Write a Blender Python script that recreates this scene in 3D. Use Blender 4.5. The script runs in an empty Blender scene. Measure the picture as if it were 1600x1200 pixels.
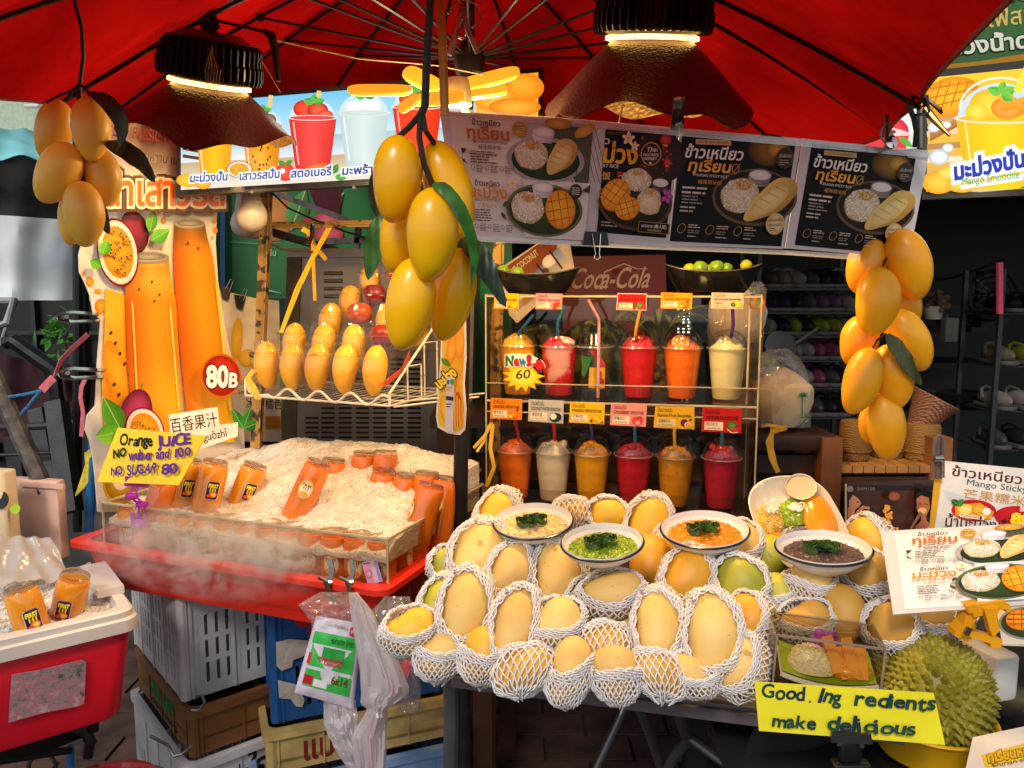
import bpy,math,random
from mathutils import Vector,Matrix,noise
from mathutils.geometry import delaunay_2d_cdt
R=math.radians
rnd=random.Random(11)
S=bpy.context.scene
COL=S.collection
V3=Vector
F,CAM,PITCH=1232.0,V3((0,0,1.4)),R(6.9)
FW=V3((0,math.cos(PITCH),-math.sin(PITCH)))
UP=V3((0,math.sin(PITCH),math.cos(PITCH)))
RT=V3((1,0,0))
cd=bpy.data.cameras.new('camera')
cam=bpy.data.objects.new('camera',cd)
COL.objects.link(cam)
cam.location=CAM
cam.rotation_euler=(R(90)-PITCH,0,0)
cd.sensor_width=36
cd.lens=36*F/1600
cd.clip_start=0.05
cd.clip_end=400
S.camera=cam
W=bpy.data.worlds.new('World')
S.world=W
W.use_nodes=True
wn=W.node_tree
sky=wn.nodes.new('ShaderNodeTexSky')
sky.sky_type='NISHITA'
sky.sun_disc=False
SUN_EL,SUN_AZ=43,200
sky.sun_elevation=R(SUN_EL)
sky.sun_rotation=R(SUN_AZ)
hz=wn.nodes.new('ShaderNodeHueSaturation')
hz.inputs['Saturation'].default_value=0.35
wn.links.new(sky.outputs[0],hz.inputs['Color'])
wn.links.new(hz.outputs[0],wn.nodes['Background'].inputs[0])
wn.nodes['Background'].inputs[1].default_value=0.085
sl=bpy.data.lights.new('sun','SUN')
sl.energy=1.1
sl.angle=R(12)
sl.color=(1,0.92,0.80)
so=bpy.data.objects.new('sun',sl)
COL.objects.link(so)
sd=V3((math.sin(R(SUN_AZ))*math.cos(R(SUN_EL)),math.cos(R(SUN_AZ))*math.cos(R(SUN_EL)),math.sin(R(SUN_EL))))
so.rotation_euler=sd.to_track_quat('Z','Y').to_euler()
so.location=(-2,-2,6)
S.view_settings.view_transform='Standard'
S.view_settings.look='None'
S.view_settings.exposure=0.68
S.view_settings.gamma=1
cy=S.cycles
cy.max_bounces=10
cy.diffuse_bounces=3
cy.glossy_bounces=3
cy.transmission_bounces=6
cy.transparent_max_bounces=32
cy.volume_bounces=1
cy.caustics_reflective=False
cy.caustics_refractive=False
cy.sample_clamp_indirect=6
cy.use_denoising=True
def ray(px,py):
 return FW+RT*((px-800)/F)+UP*((600-py)/F)
def at(px,py,Y):
 d=ray(px,py)
 return CAM+d*(Y/d.y)
def atz(px,py,z):
 d=ray(px,py)
 return CAM+d*((z-CAM.z)/d.z)
def atp(px,py,p,n):
 d=ray(px,py)
 return CAM+d*((p-CAM).dot(n)/d.dot(n))
def lin1(c):
 return c/12.92 if c<=0.04045 else((c+0.055)/1.055)**2.4
def C(h):
 if not isinstance(h,str):
  return tuple(h)[:3]
 h=h.lstrip('#')
 return tuple(lin1(int(h[i:i+2],16)/255)for i in(0,2,4))
def mixc(a,b,t):
 a,b=C(a),C(b)
 return tuple(x+(y-x)*t for x,y in zip(a,b))
MATS={}
def nt(name):
 m=bpy.data.materials.new(name)
 m.use_nodes=True
 return m,m.node_tree,m.node_tree.nodes['Principled BSDF']
def mat(name,col,rough=0.5,spec=0.5,metal=0.0,var=0.12,scale=25,bump=0.0,bscale=120,sss=0.0,coat=0.0,emit=0.0,ecol=None,rand=0.0,col2=None,sharp=None,trans=0.0,detail=4):
 if name in MATS:
  return MATS[name]
 m,t,b=nt(name)
 c=C(col)
 tc=t.nodes.new('ShaderNodeTexCoord')
 n=t.nodes.new('ShaderNodeTexNoise')
 n.inputs['Scale'].default_value=scale
 n.inputs['Detail'].default_value=detail
 t.links.new(tc.outputs['Object'],n.inputs['Vector'])
 r=t.nodes.new('ShaderNodeValToRGB')
 lo,hi=(0.32,0.68)if sharp is None else sharp
 r.color_ramp.elements[0].position=lo
 r.color_ramp.elements[1].position=hi
 if col2 is not None:
  r.color_ramp.elements[0].color=(*C(col2),1)
  r.color_ramp.elements[1].color=(*c,1)
 else:
  r.color_ramp.elements[0].color=(*[x*(1-var)for x in c],1)
  r.color_ramp.elements[1].color=(*[min(1,x*(1+var))for x in c],1)
 t.links.new(n.outputs['Fac'],r.inputs['Fac'])
 out=r.outputs['Color']
 if rand:
  oi=t.nodes.new('ShaderNodeObjectInfo')
  mr=t.nodes.new('ShaderNodeMapRange')
  mr.inputs['To Min'].default_value=1-rand
  mr.inputs['To Max'].default_value=1+rand*0.6
  t.links.new(oi.outputs['Random'],mr.inputs['Value'])
  hv=t.nodes.new('ShaderNodeHueSaturation')
  t.links.new(mr.outputs[0],hv.inputs['Value'])
  t.links.new(out,hv.inputs['Color'])
  out=hv.outputs['Color']
 t.links.new(out,b.inputs['Base Color'])
 b.inputs['Roughness'].default_value=rough
 b.inputs['Specular IOR Level'].default_value=spec
 b.inputs['Metallic'].default_value=metal
 if coat:
  b.inputs['Coat Weight'].default_value=coat
  b.inputs['Coat Roughness'].default_value=0.08
 if sss:
  b.inputs['Subsurface Weight'].default_value=sss
  b.inputs['Subsurface Radius'].default_value=(0.02,0.012,0.004)
  b.inputs['Subsurface Scale'].default_value=1.0
 if trans:
  b.inputs['Transmission Weight'].default_value=trans
 if emit:
  b.inputs['Emission Color'].default_value=(*C(ecol or col),1)
  b.inputs['Emission Strength'].default_value=emit
 n2=t.nodes.new('ShaderNodeTexNoise')
 n2.inputs['Scale'].default_value=bscale
 n2.inputs['Detail'].default_value=3
 t.links.new(tc.outputs['Object'],n2.inputs['Vector'])
 mr2=t.nodes.new('ShaderNodeMapRange')
 mr2.inputs['To Min'].default_value=max(0.02,rough-0.08)
 mr2.inputs['To Max'].default_value=min(1,rough+0.1)
 t.links.new(n.outputs['Fac'],mr2.inputs['Value'])
 t.links.new(mr2.outputs[0],b.inputs['Roughness'])
 if bump:
  bp=t.nodes.new('ShaderNodeBump')
  bp.inputs['Strength'].default_value=bump
  bp.inputs['Distance'].default_value=0.002
  t.links.new(n2.outputs['Fac'],bp.inputs['Height'])
  t.links.new(bp.outputs[0],b.inputs['Normal'])
 MATS[name]=m
 return m
def clear(name,tint='#ffffff',gloss=0.06,rough=0.05,milky=0.0,mcol='#ffffff',bump=0.0,bscale=60,edge=0.6):
 """thin clear plastic: see-through with a fresnel sheen and an optional milky film"""
 if name in MATS:
  return MATS[name]
 m=bpy.data.materials.new(name)
 m.use_nodes=True
 t=m.node_tree
 t.nodes.clear()
 o=t.nodes.new('ShaderNodeOutputMaterial')
 tr=t.nodes.new('ShaderNodeBsdfTransparent')
 tr.inputs[0].default_value=(*C(tint),1)
 gl=t.nodes.new('ShaderNodeBsdfGlossy')
 gl.inputs['Roughness'].default_value=rough
 lw=t.nodes.new('ShaderNodeLayerWeight')
 lw.inputs[0].default_value=0.35
 mr=t.nodes.new('ShaderNodeMapRange')
 mr.inputs['To Min'].default_value=gloss
 mr.inputs['To Max'].default_value=edge
 t.links.new(lw.outputs['Facing'],mr.inputs['Value'])
 pw=t.nodes.new('ShaderNodeMath')
 pw.operation='POWER'
 pw.inputs[1].default_value=2.5
 t.links.new(lw.outputs['Facing'],pw.inputs[0])
 t.links.new(pw.outputs[0],mr.inputs['Value'])
 mx=t.nodes.new('ShaderNodeMixShader')
 t.links.new(mr.outputs[0],mx.inputs[0])
 base=tr.outputs[0]
 if milky:
  df=t.nodes.new('ShaderNodeBsdfDiffuse')
  df.inputs[0].default_value=(*C(mcol),1)
  tl=t.nodes.new('ShaderNodeBsdfTranslucent')
  tl.inputs[0].default_value=(*C(mcol),1)
  m1=t.nodes.new('ShaderNodeMixShader')
  m1.inputs[0].default_value=0.5
  t.links.new(df.outputs[0],m1.inputs[1])
  t.links.new(tl.outputs[0],m1.inputs[2])
  m2=t.nodes.new('ShaderNodeMixShader')
  m2.inputs[0].default_value=milky
  t.links.new(tr.outputs[0],m2.inputs[1])
  t.links.new(m1.outputs[0],m2.inputs[2])
  base=m2.outputs[0]
 t.links.new(base,mx.inputs[1])
 t.links.new(gl.outputs[0],mx.inputs[2])
 if bump:
  tc=t.nodes.new('ShaderNodeTexCoord')
  n2=t.nodes.new('ShaderNodeTexNoise')
  n2.inputs['Scale'].default_value=bscale
  n2.inputs['Detail'].default_value=3
  t.links.new(tc.outputs['Object'],n2.inputs['Vector'])
  bp=t.nodes.new('ShaderNodeBump')
  bp.inputs['Strength'].default_value=bump
  bp.inputs['Distance'].default_value=0.01
  t.links.new(n2.outputs['Fac'],bp.inputs['Height'])
  t.links.new(bp.outputs[0],gl.inputs['Normal'])
  t.links.new(bp.outputs[0],lw.inputs['Normal'])
 t.links.new(mx.outputs[0],o.inputs[0])
 MATS[name]=m
 return m
def printmat(name,rough=0.4,emit=0.0,coat=0.0,gain=1.0):
 """printed artwork: ink colours come from the mesh's colour attribute"""
 if name in MATS:
  return MATS[name]
 m,t,b=nt(name)
 a=t.nodes.new('ShaderNodeVertexColor')
 a.layer_name='Ink'
 tc=t.nodes.new('ShaderNodeTexCoord')
 n=t.nodes.new('ShaderNodeTexNoise')
 n.inputs['Scale'].default_value=300
 t.links.new(tc.outputs['Object'],n.inputs['Vector'])
 mr=t.nodes.new('ShaderNodeMapRange')
 mr.inputs['To Min'].default_value=0.86*gain
 mr.inputs['To Max'].default_value=1.12*gain
 t.links.new(n.outputs['Fac'],mr.inputs['Value'])
 hv=t.nodes.new('ShaderNodeHueSaturation')
 t.links.new(mr.outputs[0],hv.inputs['Value'])
 t.links.new(a.outputs['Color'],hv.inputs['Color'])
 b.inputs['Roughness'].default_value=rough
 b.inputs['Specular IOR Level'].default_value=0.18 if not emit else 0.04
 if coat:
  b.inputs['Coat Weight'].default_value=coat*0.5
  b.inputs['Coat Roughness'].default_value=0.1
  n3=t.nodes.new('ShaderNodeTexNoise')
  n3.inputs['Scale'].default_value=14
  t.links.new(tc.outputs['Object'],n3.inputs['Vector'])
  bp=t.nodes.new('ShaderNodeBump')
  bp.inputs['Strength'].default_value=0.25
  bp.inputs['Distance'].default_value=0.01
  t.links.new(n3.outputs['Fac'],bp.inputs['Height'])
  t.links.new(bp.outputs[0],b.inputs['Coat Normal'])
 if emit:
  b.inputs['Base Color'].default_value=(0.01,0.01,0.01,1)
  t.links.new(a.outputs['Color'],b.inputs['Emission Color'])
  b.inputs['Emission Strength'].default_value=emit
 else:
  t.links.new(hv.outputs['Color'],b.inputs['Base Color'])
 MATS[name]=m
 return m
def tag(o,label=None,cat=None,group=None,kind=None):
 if label:o['label']=label
 if cat:o['category']=cat
 if group:o['group']=group
 if kind:o['kind']=kind
 return o
def thing(name,label,cat,loc=(0,0,0),group=None,M=None):
 o=bpy.data.objects.new(name,None)
 o.empty_display_size=0.03
 COL.objects.link(o)
 if M is not None:
  o.matrix_basis=M
 else:
  o.location=loc
 return tag(o,label,cat,group)
def org(o):
 p=V3((0,0,0))
 while o is not None:
  p=p+o.location
  o=o.parent
 return p
def kids(o):
 return[c for c in COL.objects if c.parent==o]
TREE={}
def note(o,parent):
 if parent is not None:
  TREE.setdefault(parent.name,[]).append(o)
def copytree(o,M=None,parent=None,label=None,mats=None):
 c=o.copy()
 COL.objects.link(c)
 if parent is not None:
  c.parent=parent
  note(c,parent)
 if M is not None:
  c.matrix_basis=M
 if label:
  c['label']=label
 for k in TREE.get(o.name,[]):
  copytree(k,None,c)
 return c
class MB:
 """collects shapes into one mesh"""
 def __init__(s):
  s.v,s.f,s.mi,s.cur,s.col=[],[],[],0,None
 def add(s,vs,fs):
  b=len(s.v)
  s.v.extend(vs)
  for f in fs:
   s.f.append([i+b for i in f])
   s.mi.append(s.cur)
  return s
 def box(s,c,sz,M=None):
  hx,hy,hz=sz[0]/2,sz[1]/2,sz[2]/2
  vs=[V3((x,y,z))for z in(-hz,hz)for y in(-hy,hy)for x in(-hx,hx)]
  c=V3(c)
  vs=[(M@v if M else v)+c for v in vs]
  return s.add(vs,[(0,2,3,1),(4,5,7,6),(0,1,5,4),(2,6,7,3),(0,4,6,2),(1,3,7,5)])
 def loft(s,loops,close=True,cap0=True,cap1=True):
  n=len(loops[0])
  b=[]
  for L in loops:b.extend(L)
  fs=[]
  for i in range(len(loops)-1):
   for j in range(n if close else n-1):
    k=(j+1)%n
    fs.append((i*n+j,i*n+k,(i+1)*n+k,(i+1)*n+j))
  if cap0:fs.append(tuple(range(n-1,-1,-1)))
  if cap1:fs.append(tuple(range((len(loops)-1)*n,len(loops)*n)))
  return s.add(b,fs)
 def rbox(s,c,sz,r=0.01,b=None,M=None,n=4,top=1.0,bot=1.0):
  """rounded box, top/bot scale the ends"""
  b=min(r,sz[2]*0.3)*0.7 if b is None else b
  c=V3(c)
  loops=[]
  for z,ins,sc in((-sz[2]/2,b,bot),(-sz[2]/2+b*0.3,b*0.3,bot),(-sz[2]/2+b,0,bot),(sz[2]/2-b,0,top),(sz[2]/2-b*0.3,b*0.3,top),(sz[2]/2,b,top)):
   hx,hy=sz[0]/2*sc-ins,sz[1]/2*sc-ins
   rr=max(0.0005,min(r,hx*0.98,hy*0.98))
   L=[]
   for(cx,cy_,a0)in((hx-rr,hy-rr,0),(-hx+rr,hy-rr,90),(-hx+rr,-hy+rr,180),(hx-rr,-hy+rr,270)):
    for k in range(n+1):
     a=R(a0+90*k/n)
     p=V3((cx+rr*math.cos(a),cy_+rr*math.sin(a),z))
     L.append((M@p if M else p)+c)
   loops.append(L)
  return s.loft(loops)
 def tube(s,pts,r,n=8,cap=True,closed=False):
  pts=[V3(p)for p in pts]
  m=len(pts)
  rs=r if isinstance(r,(list,tuple))else[r]*m
  T=[]
  for i in range(m):
   if closed:
    d=pts[(i+1)%m]-pts[i-1]
   else:
    d=pts[min(i+1,m-1)]-pts[max(i-1,0)]
   T.append(d.normalized()if d.length>1e-9 else V3((0,0,1)))
  x=T[0].orthogonal().normalized()
  loops=[]
  for i in range(m):
   x=(x-T[i]*x.dot(T[i]))
   x=x.normalized()if x.length>1e-6 else T[i].orthogonal().normalized()
   y=T[i].cross(x)
   loops.append([pts[i]+(x*math.cos(2*math.pi*k/n)+y*math.sin(2*math.pi*k/n))*rs[i]for k in range(n)])
  if closed:
   loops.append(loops[0])
   return s.loft(loops,cap0=False,cap1=False)
  return s.loft(loops,cap0=cap,cap1=cap)
 def strip(s,pts,w,t,side):
  """flat band along pts, width w along side, thickness t"""
  pts=[V3(p)for p in pts]
  loops=[]
  for i,p in enumerate(pts):
   d=(pts[min(i+1,len(pts)-1)]-pts[max(i-1,0)]).normalized()
   sd_=side(i)if callable(side)else V3(side)
   sd_=(sd_-d*sd_.dot(d)).normalized()
   nn=d.cross(sd_)
   loops.append([p+sd_*(w/2)+nn*(t/2),p-sd_*(w/2)+nn*(t/2),p-sd_*(w/2)-nn*(t/2),p+sd_*(w/2)-nn*(t/2)])
  return s.loft(loops)
 def lathe(s,prof,n=24,M=None,c=(0,0,0),cap0=False,cap1=False,wob=None):
  c=V3(c)
  loops=[]
  for i,(r,z)in enumerate(prof):
   L=[]
   for k in range(n):
    a=2*math.pi*k/n
    rr=r*(wob(a,i)if wob else 1)
    p=V3((rr*math.cos(a),rr*math.sin(a),z))
    L.append((M@p if M else p)+c)
   loops.append(L)
  return s.loft(loops,cap0=cap0,cap1=cap1)
 def grid(s,fn,nu,nv,closeu=False):
  vs=[V3(fn(i/nu,j/nv))for j in range(nv+1)for i in range(nu if closeu else nu+1)]
  m=nu if closeu else nu+1
  fs=[]
  for j in range(nv):
   for i in range(nu):
    k=(i+1)%m
    fs.append((j*m+i,j*m+k,(j+1)*m+k,(j+1)*m+i))
  return s.add(vs,fs)
 def prism(s,pts,off):
  """closed outline pts (3-D, planar) swept by off"""
  pts=[V3(p)for p in pts]
  n=len(pts)
  off=V3(off)
  return s.add(pts+[p+off for p in pts],[tuple(range(n)),tuple(range(2*n-1,n-1,-1))]+[(i,i+n,(i+1)%n+n,(i+1)%n)for i in range(n)])
 def ell(s,c,r,M=None,nu=16,nv=10,fn=None):
  c=V3(c)
  def q(u,v):
   a,b=2*math.pi*u,math.pi*(v*0.996+0.002)
   d=V3((math.sin(b)*math.cos(a),math.sin(b)*math.sin(a),-math.cos(b)))
   p=V3((d.x*r[0],d.y*r[1],d.z*r[2]))
   if fn:p=fn(p,d)
   return(M@p if M else p)+c
  return s.grid(q,nu,nv,closeu=True)
 def build(s,name,m,parent=None,loc=None,smooth=True,angle=35,world=True):
  me=bpy.data.meshes.new(name)
  o0=org(parent)if(parent is not None and world)else V3(loc if loc is not None else(0,0,0))
  me.from_pydata([tuple(v-o0)for v in s.v],[],s.f)
  ms=m if isinstance(m,(list,tuple))else[m]
  for x in ms:me.materials.append(x)
  if len(ms)>1:
   me.polygons.foreach_set('material_index',s.mi)
  if s.col is not None:
   at_=me.color_attributes.new('Ink','FLOAT_COLOR','POINT')
   fl=[]
   for c in s.col:fl+=[*c,1.0]
   at_.data.foreach_set('color',fl)
  me.validate(clean_customdata=False)
  if smooth:
   me.shade_smooth()
   me.set_sharp_from_angle(angle=R(angle))
  else:
   me.shade_flat()
  o=bpy.data.objects.new(name,me)
  COL.objects.link(o)
  if parent is not None:
   o.parent=parent
   note(o,parent)
  elif loc is not None:
   o.location=loc
  return o
def rot(axis,deg):
 return Matrix.Rotation(R(deg),3,axis)
def frame(x,y,z):
 return Matrix((x,y,z)).transposed()
GL={}
def glyphs(s,bold=0.0):
 key=(s,round(bold,4))
 if key in GL:return GL[key]
 c=bpy.data.curves.new('lettering','FONT')
 c.body=s
 c.size=1.0
 c.resolution_u=3
 c.fill_mode='NONE'
 o=bpy.data.objects.new('lettering',c)
 COL.objects.link(o)
 dg=bpy.context.evaluated_depsgraph_get()
 me=bpy.data.meshes.new_from_object(o.evaluated_get(dg))
 vs=[(v.co.x,v.co.y)for v in me.vertices]
 es=[tuple(e.vertices)for e in me.edges]
 bpy.data.objects.remove(o)
 bpy.data.curves.remove(c)
 bpy.data.meshes.remove(me)
 adj={}
 for a,b in es:
  adj.setdefault(a,[]).append(b);adj.setdefault(b,[]).append(a)
 seen,comps=set(),[]
 for i in range(len(vs)):
  if i in seen or i not in adj:continue
  st,cp=[i],[]
  seen.add(i)
  while st:
   k=st.pop();cp.append(k)
   for q in adj[k]:
    if q not in seen:seen.add(q);st.append(q)
  comps.append(cp)
 boxes=[]
 for cp in comps:
  boxes.append([min(vs[k][0]for k in cp),max(vs[k][0]for k in cp),cp])
 boxes.sort(key=lambda b:b[0])
 clus=[]
 for b in boxes:
  if clus and b[0]<=clus[-1][1]+1e-6:
   clus[-1][1]=max(clus[-1][1],b[1]);clus[-1][2]=clus[-1][2]+b[2]
  else:
   clus.append([b[0],b[1],list(b[2])])
 OV,OT=[],[]
 for _,_,cp in clus:
  ix={k:i for i,k in enumerate(cp)}
  pv=[Vector(vs[k])for k in cp]
  pe=[(ix[a],ix[b])for a,b in es if a in ix]
  if bold:
   nx,pr_=dict(pe),{b:a for a,b in pe}
   if len(nx)==len(pe)==len(pr_):
    ars,sn=[],set()
    for a in nx:
     if a in sn:continue
     ar,k=0.0,a
     while k not in sn:
      sn.add(k);q_=nx[k];ar+=pv[k].x*pv[q_].y-pv[q_].x*pv[k].y;k=q_
     ars.append(ar)
    sg=1 if max(ars,key=abs)>0 else-1
    new=[]
    for k in range(len(pv)):
     d0,d1=pv[k]-pv[pr_[k]],pv[nx[k]]-pv[k]
     d0=d0.normalized()if d0.length>1e-9 else d0;d1=d1.normalized()if d1.length>1e-9 else d1
     n_=Vector((d0.y+d1.y,-d0.x-d1.x))
     l2=n_.length
     n_=n_/l2*min(2.0/max(l2,.2),1.8)if l2>1e-6 else Vector((d0.y,-d0.x))
     new.append(pv[k]+n_*(bold*sg))
    pv=new
  try:
   rv,re_,rf,*_x=delaunay_2d_cdt(pv,pe,[],0,1e-5)
  except Exception:
   continue
  base=len(OV)
  OV.extend((p.x,p.y)for p in rv)
  for f in rf:
   cx=sum(rv[k].x for k in f)/len(f);cyy=sum(rv[k].y for k in f)/len(f)
   w=0
   for a,b in pe:
    y0,y1=pv[a].y,pv[b].y
    if(y0<=cyy)!=(y1<=cyy):
     xx=pv[a].x+(cyy-y0)/(y1-y0)*(pv[b].x-pv[a].x)
     if xx>cx:w+=1 if y1>y0 else-1
   if w!=0:OT.append([k+base for k in f])
 wd=max((v[0]for v in vs),default=0.1)
 x0=min((v[0]for v in vs),default=0)
 GL[key]=(OV,OT,x0,wd)
 return GL[key]
class Canvas:
 """flat artwork: coloured shapes printed one over another on a surface P(x, y, lift); y runs down"""
 def __init__(s,P,dz=0.00022):
  s.P,s.dz,s.L,s.mb,s.cl=P,dz,1,MB(),[]
 def poly(s,pts,col,cols=None,keep=False):
  w=s.L*s.dz
  if not keep:s.L+=1
  s.mb.add([s.P(x,y,w)for x,y in pts],[tuple(range(len(pts)))])
  s.cl.extend([C(c)for c in cols]if cols else[C(col)]*len(pts))
 def tris(s,pts,fs,cols):
  w=s.L*s.dz
  s.L+=1
  s.mb.add([s.P(x,y,w)for x,y in pts],fs)
  s.cl.extend(cols)
 def rect(s,x0,y0,x1,y1,col,col2=None,horiz=False):
  a,b=C(col),C(col2 or col)
  s.poly([(x0,y0),(x1,y0),(x1,y1),(x0,y1)],None,[a,b,b,a]if horiz else[a,a,b,b])
 def quad(s,q,col,col2=None,horiz=False):
  a,b=C(col),C(col2 or col)
  s.poly(q,None,[a,b,b,a]if horiz else[a,a,b,b])
 def ell(s,cx,cy_,rx,ry,ce,cm=None,rotd=0,n=28,hx=0.0,hy=0.0,wob=0.0,a0=0,a1=360):
  ca,sa=math.cos(R(rotd)),math.sin(R(rotd))
  pts,cols=[(cx+hx*rx*ca-hy*ry*sa,cy_+hx*rx*sa+hy*ry*ca)],[C(cm or ce)]
  full=a1-a0>=360
  rings=(0.55,0.85,1.0)if cm else(1.0,)
  m=n if full else n+1
  for t in rings:
   for k in range(m):
    a=R(a0+(a1-a0)*k/n)
    q=t*(1+(wob*noise.noise(V3((math.cos(a)*2.2+cx,math.sin(a)*2.2+cy_,0)))if wob else 0))
    ox,oy=hx*(1-t),hy*(1-t)
    x,y=(math.cos(a)*q+ox)*rx,(math.sin(a)*q+oy)*ry
    pts.append((cx+x*ca-y*sa,cy_+x*sa+y*ca))
    cols.append(mixc(cm or ce,ce,t**1.5))
  fs=[]
  for k in range(n):
   k2=(k+1)%m
   fs.append((0,1+k,1+k2))
   for j in range(len(rings)-1):
    b=1+j*m
    fs.append((b+k,b+m+k,b+m+k2,b+k2))
  s.tris(pts,fs,cols)
 def ring(s,cx,cy_,rx,ry,t,col,n=32,rotd=0,a0=0,a1=360):
  ca,sa=math.cos(R(rotd)),math.sin(R(rotd))
  pts,fs=[],[]
  full=a1-a0>=360
  m=n if full else n+1
  for q in(0,1):
   for k in range(m):
    a=R(a0+(a1-a0)*k/n)
    x,y=math.cos(a)*(rx-q*t),math.sin(a)*(ry-q*t)
    pts.append((cx+x*ca-y*sa,cy_+x*sa+y*ca))
  for k in range(n):
   k2=(k+1)%m
   fs.append((k,k2,m+k2,m+k))
  s.tris(pts,fs,[C(col)]*len(pts))
 def line(s,pts,w,col,w2=None):
  w2=w if w2 is None else w2
  L,Q=[],[]
  n=len(pts)
  for i,(x,y)in enumerate(pts):
   x0,y0=pts[max(0,i-1)];x1,y1=pts[min(n-1,i+1)]
   d=math.hypot(x1-x0,y1-y0)or 1
   ww=(w+(w2-w)*i/max(1,n-1))/2
   nx,ny= -(y1-y0)/d*ww,(x1-x0)/d*ww
   L.append((x+nx,y+ny));Q.append((x-nx,y-ny))
  p=L+Q
  s.tris(p,[(i,i+1,n+i+1,n+i)for i in range(n-1)],[C(col)]*len(p))
 def leaf(s,x0,y0,x1,y1,w,col,col2=None,vein='#9fc46a',n=8):
  dx,dy=x1-x0,y1-y0
  d=math.hypot(dx,dy)
  nx,ny= -dy/d,dx/d
  up,dn=[],[]
  for i in range(n+1):
   t=i/n
   ww=w*math.sin(math.pi*t**0.8)*0.5
   bx,by=x0+dx*t,y0+dy*t
   up.append((bx+nx*ww,by+ny*ww));dn.append((bx-nx*ww,by-ny*ww))
  mid=[(x0+dx*i/n,y0+dy*i/n)for i in range(n+1)]
  p=up+mid+dn
  m=n+1
  c1,c2=C(col),C(col2 or col)
  s.tris(p,[(i,i+1,m+i+1,m+i)for i in range(n)]+[(m+i,m+i+1,2*m+i+1,2*m+i)for i in range(n)],[c1]*m+[mixc(c1,c2,0.5)]*m+[c2]*m)
  if vein:s.line([(x0,y0),(x1,y1)],w*0.05,vein)
 def text(s,t,x0,y0,x1,y1,h,col,bold=0.0,slant=0.0,col2=None,out=None,ow=0.05):
  """lettering from baseline start (x0,y0) to its end (x1,y1); h = letter size in the same units"""
  if out is not None:
   s.text(t,x0,y0,x1,y1,h,out,(bold+ow)/0.6,slant)
  if out is None:bold*=0.6
  ov,ot,a,b=glyphs(t,bold)
  if not ov:return
  a,b=glyphs(t,0.0)[2:]
  d=math.hypot(x1-x0,y1-y0)
  ex,ey=(x1-x0)/d,(y1-y0)/d
  ux,uy=ey,-ex
  k=d/max(1e-6,b-a)
  pts=[]
  for x,y in ov:
   X=(x-a)*k+slant*y*h
   pts.append((x0+ex*X+ux*y*h,y0+ey*X+uy*y*h))
  if col2 is None:
   cols=[C(col)]*len(pts)
  else:
   cols=[mixc(col2,col,min(1,max(0,(y+0.1)/0.9)))for x,y in ov]
  s.tris(pts,ot,cols)
 def hand(s,t,x0,y0,x1,y1,h,col,bold=0.05,col2=None,seed=0):
  """marker-pen lettering: each letter a little off its line"""
  rr=random.Random(seed+len(t))
  ws=[max(.16,glyphs(ch)[3])+.05 if ch!=' ' else .3 for ch in t]
  tot,a=sum(ws),0.0
  for ch,w in zip(t,ws):
   if ch!=' ':
    q0,q1=a/tot,(a+w*.9)/tot
    ax,ay=x0+(x1-x0)*q0,y0+(y1-y0)*q0+rr.uniform(-.05,.05)*h
    bx,by=x0+(x1-x0)*q1,y0+(y1-y0)*q1+rr.uniform(-.05,.05)*h
    g_=glyphs(ch)
    f=min(1,(g_[3]-g_[2])/max(.05,w*.9-.03))
    s.text(ch,ax,ay,ax+(bx-ax)*f,ay+(by-ay)*f,h*rr.uniform(.9,1.1),col,bold*rr.uniform(.9,1.1),rr.uniform(-.02,.2),col2 if rr.random()<.6 else None)
   a+=w
 def lines(s,x,y,w,n,lh,col,th=None,skew=0.0,rag=0.35,seed=1):
  """small print seen as rows of words"""
  rr=random.Random(seed)
  for i in range(n):
   xx,end=x,x+w*(1-rr.random()*rag)
   yy=y+i*lh
   while xx<end-1.5:
    ww=min(end-xx,lh*(0.8+rr.random()*2.2))
    t=(th or lh*0.42)
    s.poly([(xx,yy+(xx-x)*skew),(xx+ww,yy+(xx+ww-x)*skew),(xx+ww,yy+t+(xx+ww-x)*skew),(xx,yy+t+(xx-x)*skew)],col,keep=True)
    xx+=ww+lh*0.3
  s.L+=1
 def grains(s,cx,cy_,rx,ry,n,l,w,cols,seed=2,top=None):
  rr=random.Random(seed)
  for i in range(n):
   a,q=rr.random()*6.283,math.sqrt(rr.random())
   x,y=cx+math.cos(a)*rx*q,cy_+math.sin(a)*ry*q
   b=rr.random()*3.14
   dx,dy=math.cos(b)*l/2,math.sin(b)*l/2
   nx,ny= -math.sin(b)*w/2,math.cos(b)*w/2
   s.poly([(x-dx-nx,y-dy-ny),(x+dx-nx,y+dy-ny),(x+dx+nx,y+dy+ny),(x-dx+nx,y-dy+ny)],rr.choice(cols),keep=True)
   if i%25==24:s.L+=1
  s.L+=1
 def build(s,name,m,parent=None,loc=None,world=True):
  s.mb.col=s.cl
  return s.mb.build(name,m,parent,loc,smooth=False,world=world)
def plane3(a,b,c):
 """picture-pixel map of the flat sheet through three points; lift runs toward the camera"""
 n=(b-a).cross(c-a).normalized()
 if n.dot(CAM-a)<0:n= -n
 def P(x,y,w=0.0):
  return atp(x,y,a,n)+n*w
 P.n,P.a=n,a
 return P
def sheet(P,corners,t,name,m,parent,lift=0.0):
 """flat sheet with outline corners (pixels) and thickness t behind the face"""
 mb=MB()
 mb.prism([P(x,y,lift)for x,y in corners],-P.n*t)
 return mb.build(name,m,parent,smooth=False)
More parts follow.
